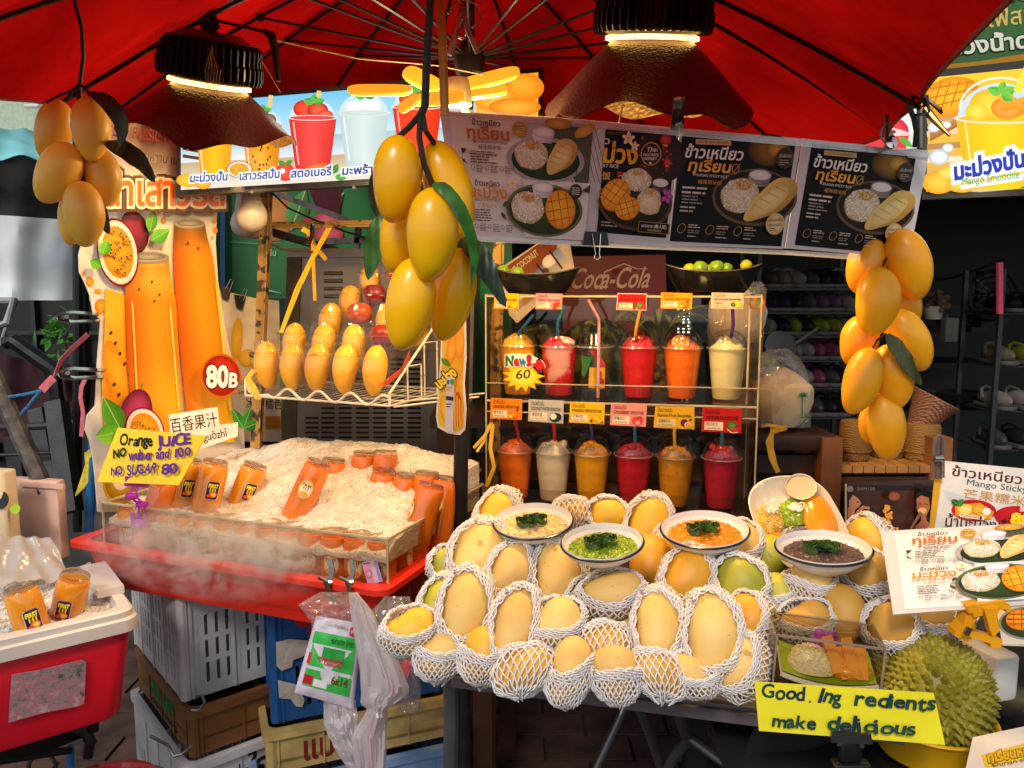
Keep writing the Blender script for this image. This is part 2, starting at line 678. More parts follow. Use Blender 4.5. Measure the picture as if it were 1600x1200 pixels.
# ================================================================== s
def gm(name,col,**k):return mat(name,col,**k)
M_ground=mat('paving','#3b3733',rough=0.85,scale=3,var=0.35,bump=0.6,bscale=40)
g=MB()
g.grid(lambda u,v:V3((-60+120*u,-30+120*v,0)),2,2)
tag(g.build('ground',M_ground,smooth=False),kind='structure')
pv=MB()
for i in range(14):
 for j in range(22):
  pv.box((-1.6+i*0.262+(0.13 if j%2 else 0),1.2+j*0.132,0.004),(0.25,0.12,0.012))
tag(pv.build('pavement',mat('brick_paving','#4a342c',rough=0.8,scale=9,var=0.5,bump=0.5),smooth=False),kind='structure')
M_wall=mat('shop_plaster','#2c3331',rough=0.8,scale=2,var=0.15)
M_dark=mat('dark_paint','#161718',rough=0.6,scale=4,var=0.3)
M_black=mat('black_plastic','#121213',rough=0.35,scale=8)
M_steel=mat('steel','#8d8c8a',rough=0.35,metal=0.9,scale=12,var=0.2)
M_chrome=mat('chrome','#c9c6c0',rough=0.12,metal=1.0,scale=10)
M_greymetal=mat('grey_metal','#3a3a3c',rough=0.5,metal=0.4,scale=20,var=0.3,bump=0.3)
M_wood=mat('brown_wood','#42250f',rough=0.55,scale=6,var=0.5,bump=0.3)
M_wood2=mat('light_wood','#7d4c26',rough=0.55,scale=8,var=0.45,bump=0.3)
M_white=mat('white_plastic','#d9d5cd',rough=0.4,scale=10,var=0.06)
M_film=clear('clear_film',gloss=0.08,rough=0.08,milky=0.12,bump=0.8,bscale=26,edge=0.7)
M_acry=clear('acrylic',tint='#f4f0e8',gloss=0.045,rough=0.03,edge=0.5)
M_acryedge=mat('acrylic_edge','#b9a98c',rough=0.2,scale=20,var=0.2)
M_cup=clear('cup_plastic',gloss=0.05,rough=0.04,edge=0.55)
shop=thing('shop_building','dark shop interior with grey plaster back wall behind the stall','building',(1.8,5,0))
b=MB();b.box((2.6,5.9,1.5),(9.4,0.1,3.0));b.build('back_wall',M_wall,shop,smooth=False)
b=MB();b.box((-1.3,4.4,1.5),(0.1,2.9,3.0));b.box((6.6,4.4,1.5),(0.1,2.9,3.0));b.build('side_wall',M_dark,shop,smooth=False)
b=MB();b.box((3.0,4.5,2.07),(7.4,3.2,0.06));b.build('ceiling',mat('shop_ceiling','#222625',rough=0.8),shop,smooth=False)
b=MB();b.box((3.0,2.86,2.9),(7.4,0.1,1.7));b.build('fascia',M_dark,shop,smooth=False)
p=atz(1570,320,2.035)
b=MB();b.lathe([(0.0,0),(0.07,0),(0.085,-0.006),(0.085,0.0)],20,c=p)
b.build('downlight',mat('downlight_glow','#ffffff',emit=9.0),shop)
bl=thing('pale_building','pale mint and cream building seen under the left edge of the red parasol','building',(-6,8,0))
b=MB();b.box((-6.6,8.5,3.2),(7.5,1,6.4));b.build('wall',mat('mint_render','#e6f2e4',rough=0.8,scale=2,var=0.1),bl,smooth=False)
b=MB();b.box((-6.6,7.92,3.05),(7.5,0.25,0.35));b.build('ledge',mat('mint_ledge','#b9c9b2',rough=0.8),bl,smooth=False)
b=MB();b.tube([at(40,166,7.7),at(62,166,7.6)],0.02);b.build('pipe',M_white,bl)
lane=thing('dark_shopfront','dark shuttered shopfront in the lane left of the juice standee','building',(-2.5,5.2,0))
b=MB();b.box((-2.9,5.5,1.15),(4.4,0.1,2.3));b.build('wall',M_dark,lane,smooth=False)
b=MB()
for k in range(9):
 b.box((-3.6+k*0.33,5.42,1.0),(0.03,0.05,1.6))
for k in range(5):
 b.box((-2.9,5.4,0.5+k*0.3),(3.6,0.03,0.025))
b.build('grille',mat('grille_iron','#26282a',rough=0.6),lane,smooth=False)
def tarp(name,label,cat,pts,m,sag=0.05,nseg=16):
 """cloth hung between four corners (tl, tr, br, bl) with folds"""
 mb=MB()
 a,b_,c,d=pts
 nrm=(b_-a).cross(d-a).normalized()
 def q(u,v):
  p_=a.lerp(b_,u).lerp(d.lerp(c,u),v)
  f=noise.noise(V3((u*5,v*2.5,a.z)))*sag+math.sin(u*23+v*3)*sag*0.2*v
  return p_+nrm*f
 mb.grid(q,nseg*2,nseg)
 mb.grid(lambda u,v:q(u,v)-nrm*0.003,nseg*2,nseg)
 o=mb.build(name,m,loc=(a+b_+c+d)/4)
 return tag(o,label,cat)
tarp('tarpaulin','pale grey-blue tarpaulin hanging across the lane behind the left mangoes','tarpaulin',[at(-90,270,3.4),at(190,285,3.7),at(190,470,3.7),at(-90,468,3.4)],mat('tarp_grey','#dbe3e8',rough=0.6,scale=1.5,var=0.25),0.08)
tarp('awning','teal blue awning edge left of the hanging mangoes','awning',[at(-60,196,3.1),at(120,214,3.5),at(175,262,3.3),at(-60,240,2.9)],mat('awning_teal','#7cc6ca',rough=0.6,scale=2,var=0.25),0.03)
tarp('shade_net','black shade netting above the pale tarpaulin','shade net',[at(-90,226,3.2),at(200,240,3.6),at(200,350,3.6),at(-90,330,3.2)],mat('net_black','#1c1d1f',rough=0.8,scale=30,var=0.5),0.04)
b=MB()
b.tube([at(-20,470,2.6),at(22,470,2.55),at(10,505,2.5),at(-20,515,2.5)],0.012)
b.tube([at(24,468,2.6),at(0,540,2.6)],0.006)
tag(b.build('bent_pipe',mat('pale_pipe','#9da0a0',rough=0.5,metal=0.3),loc=at(0,490,2.5)),'thin pale metal prop leaning under the grey tarpaulin','pipe')
def stick(name,label,cat,pts,r,m,n=10,**k):
 mb=MB();mb.tube(pts,r,n)
 o=mb.build(name,m,loc=V3(pts[-1]))
 return tag(o,label,cat,**k)
M_scuff=mat('scuffed_steel','#55504d',rough=0.6,metal=0.3,scale=35,var=0.5,bump=0.5)
stick('cart_pole','scuffed brown-grey pole leaning across the left edge','pole',[at(-40,520,2.05),at(72,770,1.95)],0.022,M_scuff)
stick('rubber_bar','black rubber covered handle bar sloping above the maroon cloth','handle',[at(8,536,2.6),at(20,532,2.6),at(85,578,2.6),at(92,640,2.6),at(100,760,2.6)],[0.022,0.026,0.026,0.024,0.02],M_black)
cart=thing('handcart','grey square tube cart frame behind the maroon cloth','cart',at(80,800,2.5))
b=MB();b.strip([at(88,628,2.4),at(112,800,2.3)],0.05,0.05,(1,0,0));b.build('post',M_greymetal,cart,smooth=False)
b=MB();b.strip([at(60,640,2.7),at(88,800,2.6)],0.05,0.05,(1,0,0));b.strip([at(22,680,2.7),at(40,800,2.7)],0.05,0.05,(1,0,0));b.build('upright',M_greymetal,cart,smooth=False)
b=MB();b.tube([at(-20,668,2.55),at(60,666,2.5),at(125,660,2.5)],0.012);b.tube([at(-20,712,2.6),at(125,705,2.6)],0.006);b.tube([at(112,540,2.7),at(118,820,2.6)],0.01);b.build('rail',M_greymetal,cart)
tarp('seat_cover','dark maroon cloth draped over the cart frame at the left','cloth',[at(-40,530,2.75),at(75,578,2.75),at(100,700,2.75),at(-40,680,2.75)],mat('maroon_cloth','#3a1a22',rough=0.9,scale=12,var=0.4),0.05)
tarp('maroon_jacket','maroon cloth hanging behind the lower chrome clamp','cloth',[at(98,570,2.5),at(150,568,2.5),at(150,650,2.5),at(105,640,2.5)],mat('maroon_cloth','#3a1a22'),0.04)
pole=MB();pole.tube([at(121,120,2.45),at(121,830,2.45)],0.014);pole.tube([at(131,360,2.5),at(131,640,2.5)],0.016)
tag(pole.build('awning_post',M_black,loc=at(121,830,2.45)),'thin black post just left of the juice standee','post')
tw=thing('potted_bush','bright green leafy twigs in the gap beside the upper chrome clamp','plant',at(105,560,3.2))
b=MB()
for k in range(70):
 c_=at(92+rnd.gauss(0,14),520+rnd.gauss(0,18),3.2+rnd.uniform(-.1,.1))
 d1=V3((rnd.uniform(-1,1),rnd.uniform(-1,0),rnd.uniform(-.6,.6))).normalized()*rnd.uniform(.02,.035)
 d2=d1.cross(V3((rnd.random(),rnd.random(),1))).normalized()*0.012
 b.add([c_-d1,c_+d2,c_+d1,c_-d2],[(0,1,2,3)])
b.build('foliage',mat('bush_leaf','#4f9a2c',rough=0.5,scale=30,var=0.4),tw,smooth=False)
b=MB();b.tube([at(115,580,3.22),at(100,530,3.2),at(85,505,3.2)],0.004);b.tube([at(100,530,3.2),at(116,500,3.2)],0.003);b.build('stem',mat('twig','#4a3a22'),tw)
# ================================================================== r
apex=V3((-0.09,1.75,2.16))
tips=[at(1440,158,1.35),at(1397,206,1.65),at(1235,242,2.2),at(1050,264,2.6),at(850,277,2.8),at(650,272,2.8),at(450,258,2.6),at(262,224,2.55),at(150,190,2.15),at(76,162,1.45),V3((-0.86,1.12,1.72)),V3((-0.76,0.86,1.72)),V3((-0.5,0.74,1.73)),V3((-0.05,0.70,1.75)),V3((0.36,0.74,1.74)),V3((0.545,0.85,1.73))]
para=thing('parasol','large red market parasol on a dark pole sheltering the whole stall','parasol',(-0.09,1.75,0))
NT=len(tips)
def ribp(i,t,lift=0.0):
 p_=apex.lerp(tips[i%NT],t)
 return p_+V3((0,0,0.05*math.sin(math.pi*t)+lift))
def canopy(u,v):
 a=u*NT
 i=int(a)%NT
 f=a-int(a)
 v2=v**0.9
 p_=ribp(i,v2).lerp(ribp(i+1,v2),f)
 sag=4*f*(1-f)
 p_=p_+V3((0,0,-0.022*sag*v2-0.01*noise.noise(V3((a*2,v*6,1)))))
 c_=V3((apex.x,apex.y,p_.z))
 return p_.lerp(c_,0.035*sag*v2**3)
m,t,bs=nt('parasol_cloth')
t.nodes.remove(bs)
o_=t.nodes['Material Output']
tc=t.nodes.new('ShaderNodeTexCoord')
n1=t.nodes.new('ShaderNodeTexNoise');n1.inputs['Scale'].default_value=3;n1.inputs['Detail'].default_value=6
t.links.new(tc.outputs['Object'],n1.inputs['Vector'])
cr=t.nodes.new('ShaderNodeValToRGB')
cr.color_ramp.elements[0].position=0.3;cr.color_ramp.elements[0].color=(*C('#84060a'),1)
cr.color_ramp.elements[1].position=0.7;cr.color_ramp.elements[1].color=(*C('#d2140e'),1)
t.links.new(n1.outputs['Fac'],cr.inputs[0])
df=t.nodes.new('ShaderNodeBsdfDiffuse');tl=t.nodes.new('ShaderNodeBsdfTranslucent')
t.links.new(cr.outputs[0],df.inputs[0]);t.links.new(cr.outputs[0],tl.inputs[0])
wv=t.nodes.new('ShaderNodeTexNoise');wv.inputs['Scale'].default_value=14;wv.inputs['Detail'].default_value=2
t.links.new(tc.outputs['Object'],wv.inputs['Vector'])
bp=t.nodes.new('ShaderNodeBump');bp.inputs['Strength'].default_value=0.6;bp.inputs['Distance'].default_value=0.02
t.links.new(wv.outputs['Fac'],bp.inputs['Height']);t.links.new(bp.outputs[0],df.inputs['Normal']);t.links.new(bp.outputs[0],tl.inputs['Normal'])
mx=t.nodes.new('ShaderNodeMixShader');mx.inputs[0].default_value=0.5
t.links.new(df.outputs[0],mx.inputs[1]);t.links.new(tl.outputs[0],mx.inputs[2]);t.links.new(mx.outputs[0],o_.inputs[0])
M_can=m
b=MB();b.grid(canopy,NT*8,14,closeu=True);b.build('canopy',M_can,para,angle=180)
M_rib=mat('rib_black','#141112',rough=0.4,metal=0.4)
for i in range(NT):
 b=MB();b.tube([ribp(i,q/10,-0.012)for q in range(1,11)],0.0042,6);b.build('rib',M_rib,para)
runner=V3((-0.09,1.75,1.885))
for i in range(NT):
 j=ribp(i,0.5,-0.014)
 b=MB();b.tube([runner.lerp(j,0.04),j],0.003,6);b.box(j,(0.014,0.014,0.014));b.build('strut',M_rib,para)
b=MB()
hem=[canopy(k/(NT*8),1.0)for k in range(NT*8)]
b.tube(hem,0.004,5,closed=True)
b.build('hem',mat('hem_red','#7d0d10',rough=0.7),para)
b=MB();b.tube([V3((-0.115,1.75,0.0)),V3((-0.118,1.75,0.9)),V3((-0.09,1.75,2.15))],[0.019,0.017,0.015],14);b.build('pole',mat('pole_dark','#2b2827',rough=0.4,metal=0.5,scale=14,var=0.4),para)
b=MB();b.lathe([(0.016,-0.03),(0.03,-0.03),(0.034,0),(0.03,0.02),(0.016,0.03)],16,c=runner);b.build('runner',M_rib,para)
b=MB();b.lathe([(0.016,-0.05),(0.026,-0.04),(0.028,0.0),(0.05,0.012),(0.0,0.02)],16,c=apex);b.build('crown_hub',M_rib,para)
# ================================================================== h
def heat_lamp(label,top,Dn,lean,shade_r,shade_h,wob_seed,drop):
 """top = centre of the shade mouth's neck ring; Dn unit axis pointing up"""
 root=thing('heat_lamp',label,'lamp',top,'pendant lamps under the parasol')
 zx=Dn.normalized();xx=V3((1,0,0));xx=(xx-zx*xx.dot(zx)).normalized();yx=zx.cross(xx)
 Mx=frame(xx,yx,zx)
 M_sink=mat('heatsink_black','#211a18',rough=0.32,metal=0.6,scale=20,var=0.3)
 r0,hh=drop
 b=MB();b.lathe([(0.0,hh*1.3),(r0*.55,hh*1.3),(r0*.78,hh*1.1),(r0*.8,0.01),(r0*.74,0.0)],32,Mx,top);b.build('housing',M_sink,root)
 b=MB()
 N=44
 for k in range(N):
  a=2*math.pi*k/N
  d=V3((math.cos(a),math.sin(a),0));s_=V3((-math.sin(a),math.cos(a),0))*0.0016
  prof=[(r0*.72,0.004),(r0*.97,0.004),(r0,0.014),(r0,hh*.5),(r0*.97,hh*.56),(r0*.97,hh*.95),(r0*.9,hh*1.08),(r0*.72,hh*1.1)]
  b.prism([top+Mx@(d*r+V3((0,0,z))-s_)for r,z in prof],Mx@(s_*2))
 b.build('cooling_fins',M_sink,root,smooth=False)
 b=MB();b.lathe([(r0*.78,-0.001),(r0*.78,-0.007),(r0*.7,-0.009),(r0*.68,-0.003)],32,Mx,top)
 b.build('light_ring',mat('lamp_ring_glow','#ffd98a',emit=3.5,ecol='#ffc868'),root)
 b=MB();b.lathe([(0.0,-0.014),(r0*.6,-0.013)],24,Mx,top);b.build('diffuser',mat('lamp_core_glow','#fff0c8',emit=14.0,ecol='#ffdf9c'),root)
 rs=random.Random(wob_seed)
 ph=[rs.random()*6.28 for _ in range(4)]
 def w(a,i):
  return 1+(0.05*math.sin(3*a+ph[0])+0.03*math.sin(7*a+ph[1]))*(i/7)**2
 def shade(u,v,off=0.0):
  a=2*math.pi*u
  r=(r0*.66+(shade_r-r0*.66)*v**0.92)*w(a,v*7)+off
  z= -0.008-shade_h*v**1.02+(0.014*math.sin(3*a+ph[2])+0.008*math.sin(8*a+ph[3]))*v**3
  return top+Mx@V3((r*math.cos(a),r*math.sin(a),z))
 m,t,bs=nt('shade_outer')if 'shade_outer' not in MATS else(MATS['shade_outer'],None,None)
 if t:
  tc=t.nodes.new('ShaderNodeTexCoord')
  v=t.nodes.new('ShaderNodeTexVoronoi');v.inputs['Scale'].default_value=200
  t.links.new(tc.outputs['Object'],v.inputs['Vector'])
  bp=t.nodes.new('ShaderNodeBump');bp.inputs['Strength'].default_value=0.45;bp.inputs['Distance'].default_value=0.002;bp.invert=True
  t.links.new(v.outputs['Distance'],bp.inputs['Height']);t.links.new(bp.outputs[0],bs.inputs['Normal'])
  bs.inputs['Base Color'].default_value=(*C('#4c2e30'),1);bs.inputs['Roughness'].default_value=0.3;bs.inputs['Metallic'].default_value=0.1
  MATS['shade_outer']=m
  m2,t2,b2=nt('shade_foil')
  tc=t2.nodes.new('ShaderNodeTexCoord')
  v=t2.nodes.new('ShaderNodeTexVoronoi');v.inputs['Scale'].default_value=110
  t2.links.new(tc.outputs['Object'],v.inputs['Vector'])
  n_=t2.nodes.new('ShaderNodeTexNoise');n_.inputs['Scale'].default_value=40
  t2.links.new(tc.outputs['Object'],n_.inputs['Vector'])
  ad=t2.nodes.new('ShaderNodeMath');ad.operation='ADD'
  t2.links.new(v.outputs['Distance'],ad.inputs[0]);t2.links.new(n_.outputs['Fac'],ad.inputs[1])
  bp=t2.nodes.new('ShaderNodeBump');bp.inputs['Strength'].default_value=0.8;bp.inputs['Distance'].default_value=0.004
  t2.links.new(ad.outputs[0],bp.inputs['Height']);t2.links.new(bp.outputs[0],b2.inputs['Normal'])
  b2.inputs['Base Color'].default_value=(*C('#d8b877'),1);b2.inputs['Metallic'].default_value=0.9;b2.inputs['Roughness'].default_value=0.3
  MATS['shade_foil']=m2
 b=MB();b.grid(lambda u,v:shade(u,v),72,16,closeu=True);b.build('shade',MATS['shade_outer'],root,angle=180)
 b=MB();b.grid(lambda u,v:shade(1-u,v*1.012,-0.0022),72,16,closeu=True);b.build('foil_lining',MATS['shade_foil'],root,angle=180)
 return root,Mx
def warm(name,loc,watts,col,r=0.03,spot=None,aim=None,parent=None):
 l=bpy.data.lights.new(name,'SPOT' if spot else 'POINT')
 l.energy=watts;l.color=col;l.shadow_soft_size=r
 if spot:
  l.spot_size=R(spot);l.spot_blend=0.6
 o=bpy.data.objects.new(name,l);COL.objects.link(o);o.location=loc
 if spot:o.rotation_euler=(V3(loc)-V3(aim)).to_track_quat('Z','Y').to_euler()
 if parent:
  o.parent=parent;o.location=V3(loc)-org(parent)
 return o
WARM=(1.0,0.60,0.23)
t1=at(328,128,1.60)
l1,Mx=heat_lamp('finned black lamp at left with wavy foil-lined shade hung under red cloth',t1,V3((0.17,-0.24,1)),0,0.168,0.085,3,(0.099,0.07))
c1=t1+Mx@V3((0,0,0.075))
b=MB();b.tube([c1,c1+V3((-.006,0,.03)),c1+V3((-.002,0,.06)),ribp(9,.5)],[.02,.013,.008,.004],8)
b.box(c1+V3((-.01,-.01,.05)),(.035,.01,.05),rot('Y',20));b.box(c1+V3((.008,-.01,.045)),(.012,.008,.055),rot('Y',-16));b.build('hanger',M_rib,l1)
b=MB();b.tube([c1+V3((.01,-.01,.035)),at(395,45,1.5),at(414,50,1.5)],.003,6);b.tube([at(412,48,1.5),at(424,55,1.5),at(430,80,1.5),at(435,127,1.5)],[.005,.009,.008,.005],6);b.build('power_cord',M_rib,l1)
b=MB();b.strip([at(405,92,1.4),at(420,115,1.4),at(437,144,1.4)],.006,.002,(0,1,.3))
for k in range(6):b.tube([at(332,70+k*3,1.48),at(320+k*5,110,1.475),at(322+k*3,130+5*k,1.475)],.0006,4)
b.build('cable_tie',mat('tie_brown','#8a5a30',rough=.5),l1)
warm('lamp_light',t1+Mx@V3((0,0,-0.05)),7.5,WARM,0.045,150,t1+Mx@V3((0.03,0.12,-1)),l1)
t2=at(1019,57,1.55)
l2,Mx2=heat_lamp('finned black lamp at upper right with maroon faceted shade above the menu sheets',t2,V3((0.02,-0.24,1)),0,0.20,0.126,8,(0.112,0.078))
b=MB();b.tube([t2+V3((0,0,.07)),t2+V3((0,0,.12)),ribp(1,.35)],.008,8);b.build('hanger',M_rib,l2)
warm('lamp_light',t2+Mx2@V3((0,0,-0.05)),20,WARM,0.045,150,t2+V3((0.04,0.22,-1)),l2)
led=thing('petal_lamp','glowing yellow folding lamp with flat petals beside the parasol pole','lamp',at(722,150,1.62))
hub=at(715,148,1.62)
M_petal=mat('petal_glow','#ffe9a0',emit=3.6,ecol='#ffe07a')
M_petrim=mat('petal_rim','#e0a52c',rough=0.4,emit=0.5,ecol='#ffb52c')
b=MB();b.lathe([(0,.03),(.022,.03),(.028,.0),(.028,-.02),(0,-.022)],20,c=hub);b.build('hub',mat('lamp_hub','#d9c9a0',rough=.5),led)
pet=[((594,143),50,8,2,1.60),((659,126),30,12,28,1.72),((762,126),50,11,-12,1.72),((760,147),34,7,-6,1.64),((686,156),40,10,-3,1.55),((640,164),18,7,-30,1.54)]
for(cx,cyy),rx,ry,an,Y in pet:
 c_=at(cx,cyy,Y);k=Y/F
 b=MB();b2=MB()
 a=R(-an)
 ux=V3((math.cos(a),-0.12,math.sin(a))).normalized();uy=ux.cross(V3((0.0,-0.75,0.66))).normalized();nn=ux.cross(uy).normalized()
 if nn.z>0:nn= -nn
 ln=rx*k;wd=max(ry*k*1.35,.010)
 out=[]
 for q in range(28):
  th=2*math.pi*q/28
  sx=(abs(math.cos(th))**.5)*(1 if math.cos(th)>=0 else-1);sy=(abs(math.sin(th))**.7)*(1 if math.sin(th)>=0 else-1)
  out.append(ux*ln*sx+uy*wd*sy)
 b.prism([c_+o2*.95+nn*.0018 for o2 in out],-nn*.002)
 b2.prism([c_+o2 for o2 in out],-nn*.007)
 ob=b2.build('petal',M_petrim,led);b.build('diffuser',M_petal,ob)
b=MB();b.tube([hub,at(735,190,1.7)],.008);b.build('bracket',mat('lamp_hub','#d9c9a0'),led)
warm('petal_light',hub+V3((0,0,-.06)),7,(1,.74,.32),.06,parent=led)
# ================================================================== p
def a_cup(c,cx,yt,yb,wt,wb,col,col2,dome=True,straw=None,mint=True,spots=None,top=None,seed=1):
 """a smoothie cup picture: rim y=yt, base y=yb"""
 if straw:c.line(straw,7,'#e8c77a')
 if dome:c.ell(cx,yt,wt*.96,wt*.78,'#cfe3ea','#9fd0e4',a0=180,a1=360,n=24)
 if top:
  for(dx,dy,rx,ry,k,k2)in top:c.ell(cx+dx,yt+dy,rx,ry,k,k2)
 c.quad([(cx-wt,yt),(cx,yt),(cx,yb),(cx-wb,yb)],col2,col,True)
 c.quad([(cx,yt),(cx+wt,yt),(cx+wb,yb),(cx,yb)],col,col2,True)
 if spots:
  rr=random.Random(seed)
  for k in range(26):
   yy=rr.uniform(yt+6,yb-4);c.ell(cx+rr.uniform(-wb,wb)*.95,yy,1.6,2.2,spots,n=8)
 c.ell(cx,yt,wt*1.05,wt*.12,'#e6e2d8','#d8cdbd')
 c.ell(cx,yt,wt*.95,wt*.08,col2,col)
 if mint:
  for a in(-160,-90,-20):c.leaf(cx+2,yt-wt*.62,cx+2+math.cos(R(a))*wt*.5,yt-wt*.62+math.sin(R(a))*wt*.38,wt*.3,'#2f9a35','#5fc04a')
 c.line([(cx-wt*.8,yt+6),(cx-wb*.82,yb-8)],2.5,mixc(col,'#ffffff',.35))
def a_passion(c,cx,cy_,rx,ry,rd=0,seed=1):
 c.ell(cx,cy_,rx,ry,'#7a1036','#a8204a',rd)
 c.ell(cx,cy_,rx*.93,ry*.93,'#f3ded0','#fff0e0',rd)
 c.ell(cx,cy_,rx*.74,ry*.76,'#e08a12','#f7b92a',rd)
 rr=random.Random(seed)
 for k in range(26):
  a,q=rr.random()*6.28,math.sqrt(rr.random())*.66
  x,y=math.cos(a)*q*rx,math.sin(a)*q*ry
  ca,sa=math.cos(R(rd)),math.sin(R(rd))
  c.ell(cx+x*ca-y*sa,cy_+x*sa+y*ca,rx*.11,ry*.08,'#d9780c','#ffd65a',math.degrees(a),n=10)
  c.ell(cx+x*ca-y*sa,cy_+x*sa+y*ca,rx*.055,ry*.035,'#3a2408',None,math.degrees(a),n=8)
def a_rice(c,cx,cy_,rx,ry,cols=('#f2e6cf','#e3d2b2','#fff6e6','#cdb994'),n=170,seed=3,toast=True):
 c.ell(cx,cy_,rx,ry,'#bfa67e','#f0e2c8',wob=.12,hx=-.1,hy=-.25)
 c.grains(cx,cy_,rx*.97,ry*.95,n,max(2.0,rx*.13),max(.9,rx*.045),cols,seed)
 if toast:c.grains(cx+rx*.05,cy_-ry*.6,rx*.4,ry*.28,n//4,max(2,rx*.11),max(1,rx*.05),('#d99a3c','#c47f22','#e8b45e'),seed+1)
def a_hedgehog(c,cx,cy_,rx,ry,rd=25):
 c.ell(cx,cy_+ry*.05,rx*1.02,ry*1.02,'#a05a08','#c87a10',rd)
 c.ell(cx,cy_,rx,ry,'#e58b10','#ffb52e',rd,hx=-.2,hy=-.2)
 ca,sa=math.cos(R(rd)),math.sin(R(rd))
 for k in(-.5,0,.5):
  e=math.sqrt(1-k*k)*.93
  for A,B in(((k,-e),(k,e)),((-e,k),(e,k))):
   q=[(cx+(x*rx*ca-y*ry*sa),cy_+(x*rx*sa+y*ry*ca))for x,y in(A,B)]
   c.line(q,max(1.2,rx*.06),'#a9570a',max(.8,rx*.03))
def a_durian(c,cx,cy_,l,w,rd):
 ca,sa=math.cos(R(rd)),math.sin(R(rd))
 pts,cols=[],[]
 for k in range(30):
  a=2*math.pi*k/30
  x=math.cos(a)*l;y=math.sin(a)*w*(1.0+.35*math.cos(a))*(1+.05*math.sin(a*5))
  pts.append((cx+x*ca-y*sa,cy_+x*sa+y*ca));cols.append(mixc('#b98a3a','#e9c877',.5+.5*math.sin(a+3.6)))
 c.poly(pts,None,cols)
 c.ell(cx,cy_,l*.72,w*.7,'#dcb866','#f3dc9c',rd,hx=.1,hy=-.3)
 for k in range(4):
  q= -.5+k*.3
  c.line([(cx+(q*l)*ca-(-w*.6)*sa,cy_+q*l*sa+(-w*.6)*ca),(cx+(q*l+l*.2)*ca-(w*.3)*sa,cy_+(q*l+l*.2)*sa+w*.3*ca)],1.2,'#b08238',.5)
def a_bowl(c,cx,cy_,rx,ry,col='#e9e4ea',fill='#f6f2ee',base='#b8afb6'):
 c.poly([(cx-rx,cy_),(cx+rx,cy_),(cx+rx*.75,cy_+ry*1.9),(cx-rx*.75,cy_+ry*1.9)],None,[C(col),C(base),C(base),C(col)])
 c.ell(cx,cy_,rx,ry,base,col)
 c.ell(cx,cy_+ry*.08,rx*.88,ry*.8,'#ddd6d8',fill)
def a_leaf(c,cx,cy_,l,w,rd,col,col2=None):
 a=R(rd);c.leaf(cx,cy_,cx+math.cos(a)*l,cy_+math.sin(a)*l,w,col,col2 or col)
def a_flower(c,cx,cy_,r,col='#fff4e0',mid='#f2b632',n=5):
 for k in range(n):
  a=360*k/n-90
  c.ell(cx+math.cos(R(a))*r*.55,cy_+math.sin(R(a))*r*.55,r*.5,r*.3,col,mid,a,n=14,hx=-.7)
 c.ell(cx,cy_,r*.2,r*.2,mid,n=10)
Ps=plane3(at(283,165,1.94),at(842,113,2.12),at(283,297,1.94))
Ps2=lambda x,y,w=0.0:Ps(x,y,w)
tv=thing('screen','wide glowing screen showing a row of fruit smoothies under the parasol','screen',Ps(560,290))
b=MB()
b.prism([Ps(x,y,.002)for x,y in((276,158),(850,105),(850,274),(276,306))],-Ps.n*.045)
b.build('casing',mat('screen_casing','#1b1413',rough=.3),tv,smooth=False)
c=Canvas(Ps,.0003)
c.L=8
M_scr=printmat('screen_picture',.2,emit=0.72)
def sy(x,y0,y1):return y0+(y1-y0)*(x-283)/557
top=lambda x:sy(x,163,116);bot=lambda x:sy(x,297,264)
c.quad([(283,top(283)),(836,top(836)),(836,sy(836,225,190)),(283,sy(283,225,190))],'#6fc3ea','#c9e6f2')
c.quad([(283,sy(283,225,190)),(836,sy(836,225,190)),(836,sy(836,262,230)),(283,sy(283,262,230))],'#9fc2cf','#e8eef0')
c.quad([(283,sy(283,255,225)),(836,sy(836,255,225)),(836,bot(836)),(283,bot(283))],'#c9a77e','#efe4d4')
for k in range(5):c.line([(286,196+k*12),(312,204+k*11)],5,'#5a3a20')
c.ell(296,282,20,11,'#f0a820','#ffcf4a');c.ell(318,288,12,8,'#e89812','#ffc83a')
a_cup(c,336,205,278,29,22,'#ffc21e','#f09a0c',dome=True)
a_cup(c,410,196,274,31,23,'#f5a51e','#d9820c',spots='#3a2008',top=[(-8,-6,16,10,'#c77a10','#f0b23a'),(10,-8,12,9,'#5a3a10','#d9a02a')],straw=[(424,150),(420,186)])
a_cup(c,489,187,268,37,26,'#f5504a','#d92a28',top=[(-12,-14,18,14,'#c81e18','#ff5a3a'),(8,-12,16,12,'#b31410','#ff6a4a'),(20,-4,12,8,'#d8281c','#ff7a5a')],straw=[(499,145),(496,172)])
a_cup(c,568,180,262,39,27,'#d9e6e2','#b9cfcf',top=[(-14,-8,16,12,'#d0dfe0','#ffffff'),(10,-10,18,13,'#d8e8e4','#ffffff')])
a_cup(c,650,171,258,38,26,'#ff4a22','#e02a12',top=[(-8,-12,20,14,'#d02a10','#ff6a3a'),(12,-9,16,11,'#c02010','#ff7a4a')])
c.quad([(740,sy(740,168,120)),(836,sy(836,165,118)),(836,sy(836,262,226)),(740,sy(740,270,232))],'#ff9d1c','#ffbf3a')
c.ell(815,142,30,22,'#f07c0a','#ffae2e',hx=-.3,hy=-.3);c.ell(770,160,34,18,'#f58c10','#ffc04a');c.ell(800,172,40,14,'#e87a0c','#ffb63a')
a_passion(c,377,268,20,13)
c.ell(448,273,14,14,'#d8231c','#ff5a48');c.leaf(448,262,436,256,7,'#2f8f2c');c.leaf(448,262,460,255,7,'#2f8f2c')
c.ell(500,268,22,9,'#e84a20','#ff8a4a');a_leaf(c,520,276,18,10,-60,'#2f8f2c');a_leaf(c,524,280,18,10,10,'#48a83c')
c.ell(444,272,4,4,'#ffffff');
BL='#1d3f9a'
